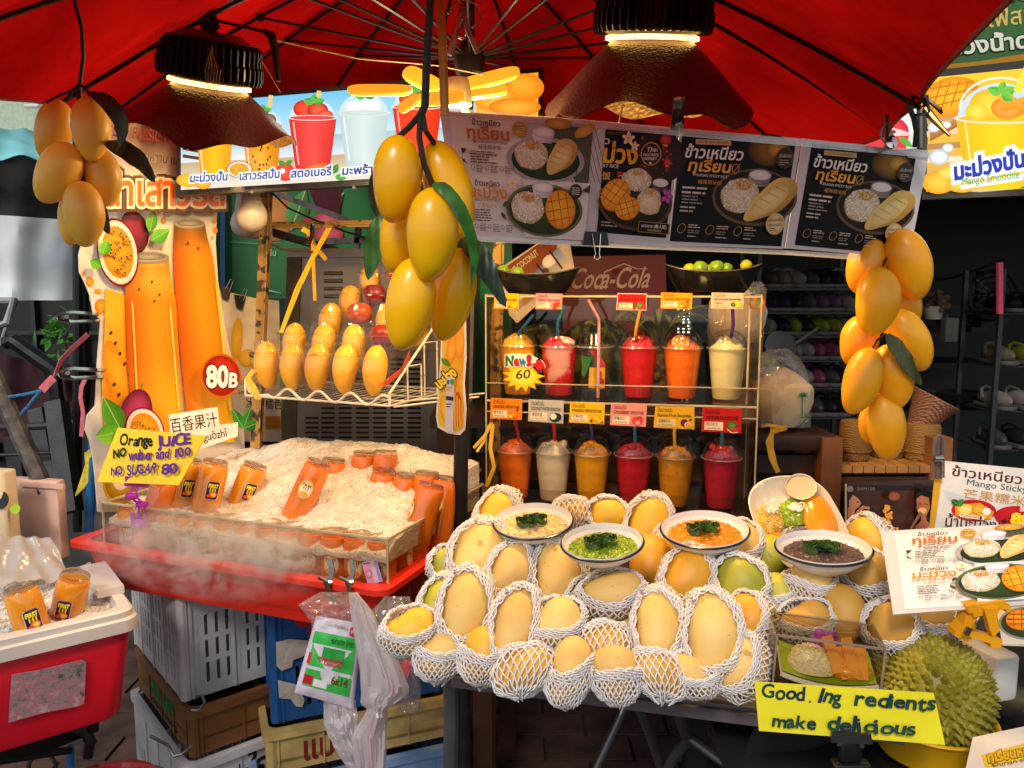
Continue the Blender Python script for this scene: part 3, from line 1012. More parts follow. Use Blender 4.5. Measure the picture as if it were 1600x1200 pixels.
for s_,x0,y0,x1,y1 in(('มะม่วงปั่น',304,289,360,286),('เสาวรสปั่น',379,286,439,282),('สตอเบอรี่',457,282,518,278),('มะพร้าว',535,278,590,274),('แตงโมปั่น',606,273,664,269)):
 c.text(s_,x0,y0,x1,y1,17,BL,bold=.03,slant=.12,out='#ffffff',ow=.11)
c.build('picture',M_scr,tv)
b=MB()
for x,y in((394,294),(553,287),(640,282)):b.lathe([(.0,.001),(.004,.001),(.004,-.001)],10,Matrix((RT,Ps.n.cross(RT),Ps.n)).transposed(),Ps(x,y+6,.003))
b.build('screw',M_steel,tv)
warm('screen_light',Ps(560,220,.12),1.3,(1,.8,.62),.2,parent=tv)
Pr=plane3(at(1447,118,2.15),at(1700,92,2.05),at(1447,303,2.15))
tv2=thing('screen','bright screen at the right edge showing a mango smoothie close-up','screen',Pr(1560,300))
b=MB();b.prism([Pr(x,y,.002)for x,y in((1441,112),(1730,80),(1730,300),(1441,312))],-Pr.n*.05);b.build('casing',mat('screen_casing','#1b1413'),tv2,smooth=False)
c=Canvas(Pr,.0003);c.L=8
c.quad([(1452,122),(1722,95),(1722,288),(1447,300)],'#ffcc30','#e6a848')
for k in range(6):c.line([(1448,190+k*20),(1530,176+k*24),(1722,150+k*26)],9,['#caa06a','#e6cfa8','#b98a55','#efe0c4','#d0ae80','#e0c49a'][k])
c.ell(1484,152,48,30,'#e88c0c','#ffc22e',-15)
for k in range(5):c.line([(1455+k*15,175-k*4),(1470+k*14,128)],2.2,'#d57a0a')
for k in range(3):c.line([(1452,140+k*14),(1520,128+k*12)],2.2,'#d57a0a')
c.quad([(1452,205),(1500,182),(1500,196),(1452,222)],'#c98a4a','#a8642a')
for x,y,r in((1466,246,16),(1480,232,9),(1458,200,10),(1478,196,7)):c.ell(x,y,r,r*.8,'#b9c4c4','#f2f6f4');c.ring(x,y,r*.7,r*.5,2,'#ffffff')
a_cup(c,1562,186,296,70,52,'#ffd60a','#fcba06',dome=True,mint=False)
c.ell(1545,165,32,24,'#f2b410','#ffe04a');c.ell(1572,170,26,18,'#f58a10','#ffb04a');c.quad([(1558,150),(1580,146),(1588,172),(1562,176)],'#ffb53a','#f5921a');c.quad([(1580,158),(1604,150),(1612,176),(1590,182)],'#ffae30','#f08a14');c.ell(1524,176,18,14,'#f5c518','#ffe45a')
c.ring(1562,172,66,50,3,'#eef2e8',a0=180,a1=360)
for a,l in((200,24),(-80,20),(-20,26),(30,22)):a_leaf(c,1562,148,l,15,a,'#3fae2f','#7fd04a')
c.line([(1586,146),(1604,105)],12,'#f2e04a')
c.ell(1464,286,26,18,'#eda012','#ffd34a');c.ell(1500,290,24,12,'#f0ac1c','#ffd85a');c.ell(1478,272,14,9,'#ffc62e','#ffe27a')
c.poly([(1588,296),(1640,268),(1722,262),(1722,290)],'#2f8f2c')
c.text('มะม่วงปั่น',1490,282,1597,261,34,'#1a36b0',bold=.05,slant=.12,out='#ffffff',ow=.17)
c.poly([(1496,291),(1588,274),(1598,270),(1594,283),(1500,297)],'#ffffff')
c.text('Mango Smoothie',1500,291,1589,279,17,'#2a9a35',bold=.01,slant=.15)
c.build('picture',M_scr,tv2)
warm('screen_light',Pr(1560,220,.12),2.0,(1,.8,.4),.2,parent=tv2)
Pq=plane3(at(1150,60,2.4),at(1436,50,2.2),at(1150,240,2.4))
tv3=thing('screen','second lit screen mostly hidden by the red parasol edge showing a pink smoothie','screen',Pq(1300,225))
b=MB();b.prism([Pq(x,y,.002)for x,y in((1150,70),(1438,60),(1438,236),(1150,246))],-Pq.n*.05);b.build('casing',mat('screen_casing','#1b1413'),tv3,smooth=False)
c=Canvas(Pq,.0003);c.L=8
c.quad([(1160,78),(1432,68),(1432,232),(1160,240)],'#f5d8d2','#eaf2ea')
c.ell(1345,205,75,34,'#d8283a','#ff6a70');c.ell(1345,214,80,18,'#f6c6c0','#ffe6e0');c.poly([(1270,218),(1420,212),(1415,234),(1276,238)],'#e83a44');c.ell(1368,196,26,11,'#c81a30','#ff5a60')
c.leaf(1404,214,1428,232,10,'#5aae3a')
c.build('picture',M_scr,tv3)
b=MB();b.strip([Pq(1441,100,-.02),Pq(1441,240,-.02)],.02,.03,(1,0,0));b.build('post',M_dark,tv3,smooth=False)
Pg=plane3(at(1380,112,2.3),at(1720,90,2.2),at(1380,-120,2.3))
sg=thing('signboard','green shop signboard with white and gold lettering at top right','signboard',Pg(1550,118))
sheet(Pg,[(1300,-160),(1760,-190),(1760,92),(1380,124)],.04,'panel',mat('sign_green','#235c1c',rough=.45,scale=6,var=.15),sg)
c=Canvas(Pg,.0004)
c.poly([(1380,110),(1440,104),(1530,96),(1600,84),(1760,62),(1760,90),(1380,122)],'#b07d1c')
c.text('ข้าวเหนียวมะม่วง',1416,20,1800,-25,54,'#e6e4da',bold=.03,out='#173d12',ow=.05)
c.text('เจ๊เฟิสทุเรียน',1516,46,1690,26,36,'#d9b860',bold=.015)
c.line([(1446,44),(1508,36)],2.5,'#c9a850')
c.text('มะม่วงน้ำดอกไม้',1448,90,1690,66,33,'#dfe0d4',bold=.03,out='#173d12',ow=.05)
c.build('lettering',printmat('board_print',.45),sg)
Pj=plane3(at(150,300,1.92),at(365,300,2.16),at(150,790,1.92))
st=thing('standee','tall cut-out standee picturing two passion fruit juice bottles','standee',Pj(250,800))
OUT=[(150,176),(210,176),(275,180),(322,192),(338,240),(341,300),(337,380),(341,440),(352,513),(366,580),(381,660),(383,720),(300,800),(153,800),(149,750),(145,714),(141,692),(133,672),(136,650),(149,634),(152,570),(157,500),(145,487),(141,463),(133,443),(124,425),(123,398),(133,360),(150,330)]
sheet(Pj,OUT,.006,'board',mat('standee_board','#e9ddcf',rough=.55,scale=20,var=.05),st)
c=Canvas(Pj,.0003)
c.quad([(150,178),(320,194),(338,300),(150,300)],'#f2d9c6','#f6e2d0')
for k,(x,y,r)in enumerate(((255,345,4),(262,360,2.5),(240,372,3),(336,360,4),(331,372,2),(140,440,6),(150,455,3),(157,478,9),(155,455,3),(130,428,2.5),(170,470,4),(182,480,5),(330,330,3),(334,346,3),(248,330,3),(252,388,2))):c.ell(x,y,r,r*1.25,'#e07a10','#ffb03a')
c.poly([(163,450),(196,462),(200,604),(206,700),(160,668),(158,600),(162,520)],None,[C('#ffb020')]*2+[C('#f28a0c')]*3+[C('#ffbf3a')]*2)
c.ell(182,590,18,60,'#f08c10','#ffb52a',-14)
for k in range(9):c.ell(172+(k*37)%30,520+k*16,2.2,3.5,'#4a2c08',None,30,n=8)
def jar(pts,rows,cap,capc):
 n=len(pts)
 for i in range(n-1):
  (x0,x1,y),(a0,a1,b_)=pts[i],pts[i+1]
  m0,m1=x0+(x1-x0)*.55,a0+(a1-a0)*.55
  k0,k1=rows[i],rows[i+1]
  c.tris([(x0,y),(m0,y),(x1,y),(a0,b_),(m1,b_),(a1,b_)],[(0,1,4,3),(1,2,5,4)],[C(k0[0]),C(k0[1]),C(k0[2]),C(k1[0]),C(k1[1]),C(k1[2])])
 x0,x1,y=pts[0]
 c.ell((x0+x1)/2,y,(x1-x0)/2,cap,'#8d8478','#d6cdbf');c.ell((x0+x1)/2,y-1,(x1-x0)/2.4,cap*.6,'#6e665c','#b5ab9c')
A1,A2,A3=('#b5560a','#f0a028','#c56a0c'),('#c8550a','#f59a1e','#e0880c'),('#d96a0c','#ffb02a','#f0b416')
jar([(270,318,350),(269,322,372),(268,330,400),(272,340,470),(280,352,560),(287,360,628),(292,366,690)],[('#5a3c14','#a8641a','#6a4a14'),('#8a4a0a','#c87a14','#8a5a10'),A2,A2,A2,A3,A3],8,0)
jar([(196,261,402),(198,262,420),(193,266,440),(193,272,470),(196,277,560),(203,282,640),(207,289,672),(212,290,760)],[('#a8824a','#e0b86a','#b08a4a'),('#b5702a','#e8a43a','#b88a2a'),('#c87a1c','#f0b03a','#c8a02a'),A2,A2,A3,A3,A3],9,0)
for x,y in((214,452),(234,440),(246,460),(238,470),(290,380),(306,388)):c.ell(x,y,1.6,2.6,'#5a3a10',None,20,n=8)
c.line([(203,470),(212,640)],3,'#ffc65a');c.line([(262,480),(276,640)],3,'#ffcf6a');c.line([(334,440),(356,640)],4,'#ffd24a')
c.ell(206,362,22,34,'#3f0a1e','#a0284a',-12,hx=-.2,hy=-.35);a_passion(c,180,394,32,54,-10,4)
a_leaf(c,226,362,34,18,-78,'#2e8a1e','#6fc23a');a_leaf(c,228,376,34,22,-30,'#3a9a26','#7acc44');a_leaf(c,152,398,26,20,-70,'#3a9a26','#86cc3a');a_leaf(c,150,416,20,18,-150,'#2e8a1e','#7ac83a')
c.ell(203,650,26,46,'#5c0f30','#c04068',12,hx=.1,hy=-.4);c.line([(213,606),(214,596)],3,'#6a8a2a');a_passion(c,218,670,30,38,-18,9)
a_leaf(c,178,668,60,34,-118,'#3a7a1a','#5aa42a');a_leaf(c,180,668,44,34,168,'#4a9a1e','#86cc30');a_leaf(c,180,664,34,26,105,'#4a9a1e','#7cc030')
for a,l in((-120,36),(-70,34),(-20,30)):a_leaf(c,366,664,l,16,a,'#1f6a2a','#3f9a3a')
c.ell(331,583,31,34,'#c86a10','#e0a040',-8);c.ell(331,583,28.5,31,'#9a1408','#e8401a',-8,hx=.1,hy=-.3)
c.text('80',309,600,341,600,46,'#ffffff',bold=.045,out='#5a0a04',ow=.05);c.text('B',343,600,355,601,31,'#ffffff',bold=.04,out='#5a0a04',ow=.05)
RD='#c9301c'
c.text('BEST',140,216,187,217,24,RD,bold=.015);c.text('PASSION FRUIT',193,219,292,232,25,RD,bold=.015)
c.text('หอมหวาน และรีเฟรชชิ่ง',196,251,318,268,20,'#4a3420',bold=.0)
c.text('น้ำเสาวรส',150,322,336,322,66,'#ee6a1c',bold=.05,out='#5c3a24',ow=.10)
c.text('น้ำเสาวรส',150,322,336,322,66,'#ee6a1c',bold=.02,out='#f6dcc4',ow=.06)
c.ell(178,742,30,38,'#b98a0c','#e0b82a',15);c.ell(178,742,26,33,'#8a620c','#d0a820',15);c.ell(178,738,14,20,'#e6cdb4','#f4dcc4',20)
c.build('artwork',printmat('standee_print',.35,coat=.3),st)
for y0,(xa,xb)in((494,(92,157)),(582,(94,165))):
 cl=thing('clamp','upper chrome spring clamp gripping the standee edge' if y0<500 else 'lower chrome spring clamp gripping the standee edge','clamp',at(xb,y0,1.9),'chrome clamps on the standee')
 b=MB()
 b.strip([at(xb,y0-3,1.905),at(xa+18,y0-6,1.9),at(xa+4,y0-5,1.9),at(xa,y0,1.9)],.022,.003,(0,1,.2));b.build('jaw',M_chrome,cl)
 b=MB();b.strip([at(xb-2,y0+7,1.895),at(xa+22,y0+9,1.88),at(xa+6,y0+7,1.885),at(xa+1,y0+1,1.9)],.022,.003,(0,1,.2));b.build('jaw',M_chrome,cl)
 b=MB();b.tube([at(xa+12,y0+1,1.88),at(xa+12,y0+1,1.915)],.005,10);b.build('spring',M_steel,cl)
def band(name,label,cat,pts,w,m,side=(0,.3,1),t=.0015,**k):
 mb=MB();mb.strip(pts,w,t,side)
 return tag(mb.build(name,m,loc=V3(pts[0]),angle=60),label,cat,**k)
M_pink=mat('pink_tape','#d9707a',rough=.5,scale=60,var=.25)
b=MB();b.strip([at(138,522,2.05),at(118,540,2.03),at(96,562,2.02),at(84,590,2.0)],.012,.002,(.3,0,1));b.strip([at(84,590,2.0),at(74,600,2.0),at(65,610,2.0)],.02,.002,(.6,0,.8));tag(b.build('ribbon',M_pink,loc=at(138,522,2.05),angle=60),'pink tape stretched from the standee to the blue cord','ribbon')
band('ribbon','pink tape hanging straight down below the lower chrome clamp','ribbon',[at(135,588,2.03),at(127,605,2.03),at(126,622,2.03),at(130,645,2.03),at(127,682,2.03)],.011,M_pink,(1,0,0))
stick('cord','twisted blue cord tied to the pink tape','cord',[at(66,610,2.0),at(40,616,2.0),at(-10,624,2.0)],.004,mat('blue_cord','#2d6fa0',rough=.7,scale=200,var=.5),6)
stick('cord','short blue cord slanting down from the knot of the pink tape','cord',[at(62,612,2.0),at(46,632,2.0),at(32,648,2.0)],.004,mat('blue_cord','#2d6fa0'),6)
b=MB()
for k in range(9):
 b.tube([at(146,700+k,1.95),at(133+k*.8,708+k,1.94),at(134+k*.6,725,1.94),at(128+k*1.2,745+k,1.94),at(118+k*1.6,775-k*1.5,1.94)],.0016,5)
tag(b.build('raffia',mat('raffia_yellow','#d8c84a',rough=.6,scale=60,var=.3),loc=at(130,740,1.94)),'frayed yellow raffia tuft tied beside the standee foot','raffia')
stick('broom_handle','blue plastic pole standing behind the standee foot','pole',[at(146,690,2.02),at(139,830,2.02)],.012,mat('blue_pole','#1f6fae',rough=.4))
Pc=plane3(at(266,660,1.9),at(372,640,2.0),at(270,700,1.9))
cs=thing('name_card','white cut-out card with Chinese passion fruit juice lettering by the standee','card',Pc(310,700))
sheet(Pc,[(264,648),(340,636),(343,664),(372,660),(371,682),(300,706),(290,690),(267,690)],.003,'board',mat('card_white','#efe8dc',rough=.5),cs)
c=Canvas(Pc,.0004)
c.text('百香果汁',268,675,341,664,25,'#1b1718',bold=.0)
c.text('xiāng guǒzhī',284,697,356,681,17,'#1b1718',bold=0)
c.build('lettering',printmat('card_print',.5),cs)
# ================================================================== h
def mango_mb(hl,hw,ht,seed=0,egg=0.16,bend=0.10,nu=26,nv=18,tipd=0.0):
 mb=MB()
 rs=random.Random(seed)
 o=V3((rs.uniform(0,9),rs.uniform(0,9),rs.uniform(0,9)))
 def fn(p,d):
  z=d.z
  k=1+egg*z+0.02*noise.noise(d*1.6+o)
  x,y=p.x*k,p.y*k
  x+=bend*hw*(z*z-.3)*(1 if z<0 else .4)
  return V3((x,y,p.z*(1+tipd*max(0,-z)**6)))
 mb.ell((0,0,0),(hw,ht,hl),None,nu,nv,fn)
 return mb
def leaf_mb(mb,pts,w,side,curl=0.15,n=12):
 """blade along pts (resampled), folded at the midrib"""
 pts=[V3(p)for p in pts]
 def P(t):
  f=t*(len(pts)-1);i=min(int(f),len(pts)-2);f-=i
  p0,p1,p2,p3=pts[max(i-1,0)],pts[i],pts[i+1],pts[min(i+2,len(pts)-1)]
  return 0.5*(2*p1+(p2-p0)*f+(2*p0-5*p1+4*p2-p3)*f*f+(3*p1-p0-3*p2+p3)*f**3)
 side=V3(side).normalized()
 top=[]
 for k in range(n+1):
  t=k/n
  p=P(t);d=(P(min(1,t+.02))-P(max(0,t-.02))).normalized()
  s_=(side-d*side.dot(d)).normalized();nn=d.cross(s_)
  ww=w*.5*(math.sin(math.pi*min(1,t*.97+.03)**.85)**.8+.02)
  wave=.06*w*math.sin(t*19)
  top.append([p-s_*ww+nn*(ww*curl+wave),p-s_*ww*.5+nn*ww*curl*.35,p,p+s_*ww*.5+nn*ww*curl*.35,p+s_*ww+nn*(ww*curl-wave)])
 vs=[v for r in top for v in r]
 m=len(vs)
 nn=(top[n//2][4]-top[n//2][0]).cross(top[min(n,n//2+1)][2]-top[n//2][2]).normalized()*0.0007
 vs2=[v+nn for v in vs]
 fs=[]
 for k in range(n):
  for j in range(4):
   a=k*5+j
   fs.append((a,a+1,a+6,a+5));fs.append((m+a,m+a+5,m+a+6,m+a+1))
 mb.add(vs+vs2,fs)
def leaf_mat(name,c1,c2,vein):
 if name in MATS:return MATS[name]
 m,t,b=nt(name)
 tc=t.nodes.new('ShaderNodeTexCoord')
 n=t.nodes.new('ShaderNodeTexNoise');n.inputs['Scale'].default_value=40;n.inputs['Detail'].default_value=5
 t.links.new(tc.outputs['Object'],n.inputs['Vector'])
 r=t.nodes.new('ShaderNodeValToRGB');r.color_ramp.elements[0].color=(*C(c1),1);r.color_ramp.elements[1].color=(*C(c2),1)
 r.color_ramp.elements[0].position=.35;r.color_ramp.elements[1].position=.65
 t.links.new(n.outputs['Fac'],r.inputs[0]);t.links.new(r.outputs[0],b.inputs['Base Color'])
 w=t.nodes.new('ShaderNodeTexWave');w.inputs['Scale'].default_value=38;w.inputs['Distortion'].default_value=2
 t.links.new(tc.outputs['Object'],w.inputs['Vector'])
 bp=t.nodes.new('ShaderNodeBump');bp.inputs['Strength'].default_value=.25;bp.inputs['Distance'].default_value=.002
 t.links.new(w.outputs['Fac'],bp.inputs['Height']);t.links.new(bp.outputs[0],b.inputs['Normal'])
 b.inputs['Roughness'].default_value=.38
 MATS[name]=m
 return m
M_leaf=leaf_mat('mango_leaf','#1d4a1c','#3f7a2a',None)
M_leafd=leaf_mat('mango_leaf_dark','#0f2415','#24401f',None)
M_leafo=leaf_mat('mango_leaf_olive','#343c14','#5a5a20',None)
M_stem=mat('mango_stem','#1c1f14',rough=.6,scale=60,var=.5,bump=.4)
def mango_skin(name,c1,c2,rough=.36,sss=.08,dots=0.0,blush=None):
 """waxy fruit skin: low frequency colour drift, freckles"""
 if name in MATS:return MATS[name]
 m,t,b=nt(name)
 tc=t.nodes.new('ShaderNodeTexCoord')
 oi=t.nodes.new('ShaderNodeObjectInfo')
 va=t.nodes.new('ShaderNodeVectorMath');va.operation='ADD'
 cx=t.nodes.new('ShaderNodeCombineXYZ')
 ml=t.nodes.new('ShaderNodeMath');ml.operation='MULTIPLY';ml.inputs[1].default_value=37
 t.links.new(oi.outputs['Random'],ml.inputs[0]);t.links.new(ml.outputs[0],cx.inputs[0]);t.links.new(ml.outputs[0],cx.inputs[1])
 t.links.new(tc.outputs['Object'],va.inputs[0]);t.links.new(cx.outputs[0],va.inputs[1])
 n=t.nodes.new('ShaderNodeTexNoise');n.inputs['Scale'].default_value=16;n.inputs['Detail'].default_value=4
 t.links.new(va.outputs[0],n.inputs['Vector'])
 r=t.nodes.new('ShaderNodeValToRGB');r.color_ramp.elements[0].color=(*C(c1),1);r.color_ramp.elements[1].color=(*C(c2),1)
 r.color_ramp.elements[0].position=.3;r.color_ramp.elements[1].position=.7
 t.links.new(n.outputs['Fac'],r.inputs[0])
 out=r.outputs[0]
 if dots:
  v=t.nodes.new('ShaderNodeTexVoronoi');v.inputs['Scale'].default_value=95
  t.links.new(va.outputs[0],v.inputs['Vector'])
  lt=t.nodes.new('ShaderNodeMath');lt.operation='LESS_THAN';lt.inputs[1].default_value=.09
  t.links.new(v.outputs['Distance'],lt.inputs[0])
  n4=t.nodes.new('ShaderNodeTexNoise');n4.inputs['Scale'].default_value=20
  t.links.new(va.outputs[0],n4.inputs['Vector'])
  gt=t.nodes.new('ShaderNodeMath');gt.operation='GREATER_THAN';gt.inputs[1].default_value=.56
  t.links.new(n4.outputs['Fac'],gt.inputs[0])
  mu=t.nodes.new('ShaderNodeMath');mu.operation='MULTIPLY'
  t.links.new(lt.outputs[0],mu.inputs[0]);t.links.new(gt.outputs[0],mu.inputs[1])
  m2=t.nodes.new('ShaderNodeMath');m2.operation='MULTIPLY';m2.inputs[1].default_value=dots
  t.links.new(mu.outputs[0],m2.inputs[0])
  mx=t.nodes.new('ShaderNodeMixRGB');mx.inputs[2].default_value=(*C('#7a4a14'),1)
  t.links.new(m2.outputs[0],mx.inputs[0]);t.links.new(out,mx.inputs[1])
  out=mx.outputs[0]
  v2=t.nodes.new('ShaderNodeTexVoronoi');v2.inputs['Scale'].default_value=17
  n5=t.nodes.new('ShaderNodeTexNoise');n5.inputs['Scale'].default_value=60;n5.inputs['Detail'].default_value=3
  t.links.new(va.outputs[0],n5.inputs['Vector'])
  mv=t.nodes.new('ShaderNodeMixRGB');mv.inputs[0].default_value=.03
  t.links.new(va.outputs[0],mv.inputs[1]);t.links.new(n5.outputs['Color'],mv.inputs[2]);t.links.new(mv.outputs[0],v2.inputs['Vector'])
  l2=t.nodes.new('ShaderNodeMapRange');l2.inputs['From Min'].default_value=.13;l2.inputs['From Max'].default_value=.06;l2.inputs['To Max'].default_value=.6
  t.links.new(v2.outputs['Distance'],l2.inputs['Value'])
  m3=t.nodes.new('ShaderNodeMixRGB');m3.inputs[2].default_value=(*C('#8a5a1c'),1)
  t.links.new(l2.outputs[0],m3.inputs[0]);t.links.new(out,m3.inputs[1])
  n6=t.nodes.new('ShaderNodeTexNoise');n6.inputs['Scale'].default_value=7
  t.links.new(va.outputs[0],n6.inputs['Vector'])
  l3=t.nodes.new('ShaderNodeMapRange');l3.inputs['From Min'].default_value=.54;l3.inputs['From Max'].default_value=.78;l3.inputs['To Max'].default_value=.45
  t.links.new(n6.outputs['Fac'],l3.inputs['Value'])
  m4=t.nodes.new('ShaderNodeMixRGB');m4.inputs[2].default_value=(*C('#b5a83a'),1)
  t.links.new(l3.outputs[0],m4.inputs[0]);t.links.new(m3.outputs[0],m4.inputs[1])
  out=m4.outputs[0]
 hv=t.nodes.new('ShaderNodeHueSaturation')
 mr=t.nodes.new('ShaderNodeMapRange');mr.inputs['To Min'].default_value=.86;mr.inputs['To Max'].default_value=1.08
 t.links.new(oi.outputs['Random'],mr.inputs['Value']);t.links.new(mr.outputs[0],hv.inputs['Value']);t.links.new(out,hv.inputs['Color'])
 t.links.new(hv.outputs[0],b.inputs['Base Color'])
 b.inputs['Roughness'].default_value=rough
 n2=t.nodes.new('ShaderNodeTexNoise');n2.inputs['Scale'].default_value=160
 t.links.new(tc.outputs['Object'],n2.inputs['Vector'])
 bp=t.nodes.new('ShaderNodeBump');bp.inputs['Strength'].default_value=.12;bp.inputs['Distance'].default_value=.001
 t.links.new(n2.outputs['Fac'],bp.inputs['Height']);t.links.new(bp.outputs[0],b.inputs['Normal'])
 if sss:
  b.inputs['Subsurface Weight'].default_value=sss
  b.inputs['Subsurface Radius'].default_value=(.012,.006,.002)
  b.inputs['Subsurface Scale'].default_value=1
 MATS[name]=m
 return m
SK_plastic=mango_skin('mango_skin_orange','#f8b83a','#ffc84e',rough=.42)
SK_gold=mango_skin('mango_skin_gold','#ffb400','#ffc60e',rough=.26)
SK_deep=mango_skin('mango_skin_deep','#f8a40a','#ffb81c',rough=.34)
def px_mango(root,topp,botp,w,Y,skin,seed,name='mango'):
 A,B=at(*topp,Y),at(*botp,Y)
 ax=A-B;hl=ax.length/2*1.03;ax.normalize()
 c_=(A+B)/2
 toc=(CAM-c_).normalized();y=(toc-ax*toc.dot(ax)).normalized();x=y.cross(ax)
 mb=mango_mb(hl,w*Y/F/2*1.02,w*Y/F/2*.95,seed,egg=.10)
 Mx=frame(x,y,ax)
 mb.v=[Mx@v+c_ for v in mb.v]
 ob=mb.build(name,skin,root)
 return ob
def bunch(label,loc,fruits,skin,leaves,stems,Y):
 root=thing('mango_bunch',label,'mangoes',loc,'hanging mango bunches')
 for i,(tp,bp_,w,dy)in enumerate(fruits):px_mango(root,tp,bp_,w,Y+dy,skin,i+int(Y*100))
 for pts,w,m,sd_ in leaves:
  b=MB();leaf_mb(b,[at(x,y,Y+d)for x,y,d in pts],w*Y/F,sd_);b.build('leaf',m,root,angle=60)
 b=MB()
 for pts,r in stems:b.tube([at(x,y,Y+d)for x,y,d in pts],[q for q in([r]*len(pts))],7)
 b.build('stem',M_stem,root)
 return root
bunch('matt orange mango bunch hanging at the left edge in front of the juice standee',at(124,40,1.25),[((95,158),(72,248),51,.03),((140,152),(144,251),54,0),((111,226),(69,316),60,-.01),((153,232),(168,322),52,.03),((126,284),(136,385),57,-.02),((116,300),(112,382),42,.03)],SK_plastic,[([(140,144,-.01),(170,162,-.02),(190,195,-.02),(187,232,-.02)],24,M_leafd,(1,.2,.3)),([(165,222,.0),(195,235,-.01),(220,255,-.01),(242,285,.0)],30,M_leafd,(.5,.6,.8)),([(158,318,0),(162,345,0),(170,366,0)],16,M_leafd,(1,.5,0))],[([(116,0,0),(128,45,0),(130,90,0),(125,130,0)],.003),([(125,132,0),(113,142,0),(104,158,0)],.0026),([(125,132,0),(137,142,0),(141,156,0)],.0026),([(124,132,.02),(124,170,.02),(128,250,.02),(130,290,.01)],.004),([(125,138,0),(95,148,0),(72,160,0)],.002)],1.25)
bunch('glossy golden yellow mango bunch hanging front centre with long green leaves',at(672,-40,.9),[((624,213),(616,347),73,-.02),((678,222),(724,372),70,.035),((679,295),(671,438),79,-.05),((628,325),(618,426),62,.04),((652,405),(629,546),76,-.03),((722,390),(692,531),67,.02)],SK_gold,[([(603,335,.04),(592,360,.03),(582,400,.03),(575,438,.03)],34,M_leaf,(1,.2,.2)),([(600,255,.07),(590,280,.07),(588,318,.07),(597,345,.07)],26,M_leafd,(1,.3,0)),([(676,288,-.06),(700,300,-.075),(728,345,-.08),(742,400,-.07),(735,452,-.06)],21,M_leaf,(1,-.6,.2)),([(722,372,.02),(745,395,.0),(765,432,-.01),(791,480,-.01)],36,M_leafd,(.8,.5,.5)),([(700,375,.03),(722,392,.02),(742,420,.02)],22,M_leafd,(.6,.6,.3))],[([(674,-20,0),(670,40,0),(666,110,0),(664,165,0),(657,180,0)],.0045),([(657,178,0),(640,198,0),(622,214,0)],.0034),([(657,178,0),(655,215,0),(662,255,0),(676,288,-.02),(690,296,-.06)],.0034),([(660,176,0),(665,205,0),(678,224,.02)],.003),([(658,240,.0),(655,290,.02),(652,340,.02),(655,402,.01)],.003)],.9)
bunch('deep orange mango bunch hanging right of the menu sheets before the dark shop',at(1385,300,1.4),[((1365,372),(1342,458),58,.02),((1404,360),(1438,466),62,-.01),((1378,420),(1364,524),64,-.04),((1402,440),(1422,515),50,.05),((1396,486),(1446,576),58,.01),((1352,494),(1332,572),56,.04),((1362,545),(1331,646),56,-.03),((1385,540),(1406,636),58,-.02),((1377,614),(1390,718),58,-.01),((1360,635),(1358,692),34,.05)],SK_deep,[([(1386,522,-.05),(1402,545,-.06),(1420,572,-.06),(1440,602,-.05)],27,M_leafo,(.8,.3,.5))],[([(1385,180,.02),(1386,390,.02),(1384,540,.03),(1378,620,.02)],.004),([(1384,522,-.02),(1370,532,-.03),(1362,547,-.03)],.002),([(1383,600,-.01),(1378,608,-.01),(1368,632,-.01)],.002),([(1386,400,0),(1380,415,-.03)],.002)],1.4)
stick('bamboo_rod','yellow plastic tube hanging beside the central mango stem','rod',[at(686,-30,1.02),at(691,60,1.02),at(695,180,1.02)],.0055,mat('yellow_tube','#c9962e',rough=.35,scale=30,var=.2))
pg=thing('clothes_peg','clear pinkish clothes peg hanging by a thin loop near the parasol hub','peg',at(722,20,1.05))
M_peg=mat('peg_plastic','#b98a86',rough=.25,scale=20,trans=.3)
b=MB();b.strip([at(722,6,1.05),at(716,45,1.05),at(702,86,1.05)],.009,.006,(0,1,0));b.strip([at(722,6,1.053),at(730,45,1.053),at(746,82,1.053)],.009,.006,(0,1,0));b.build('jaw',M_peg,pg)
b=MB();b.tube([at(700,22,1.05),at(718,-4,1.05),at(745,8,1.05),at(752,30,1.05),at(738,44,1.05)],.0015,5);b.build('loop',M_peg,pg)
b=MB();b.lathe([(0,.006),(.006,.006),(.006,-.006),(0,-.006)],12,rot('X',90),at(721,53,1.047));b.build('spring',M_chrome,pg)
stick('string','pale string running from the left lamp cord to the parasol pole','string',[at(426,62,1.5),at(560,92,1.6),at(680,102,1.68),at(760,118,1.7)],.0015,mat('string_pale','#a5875a',rough=.7),5)
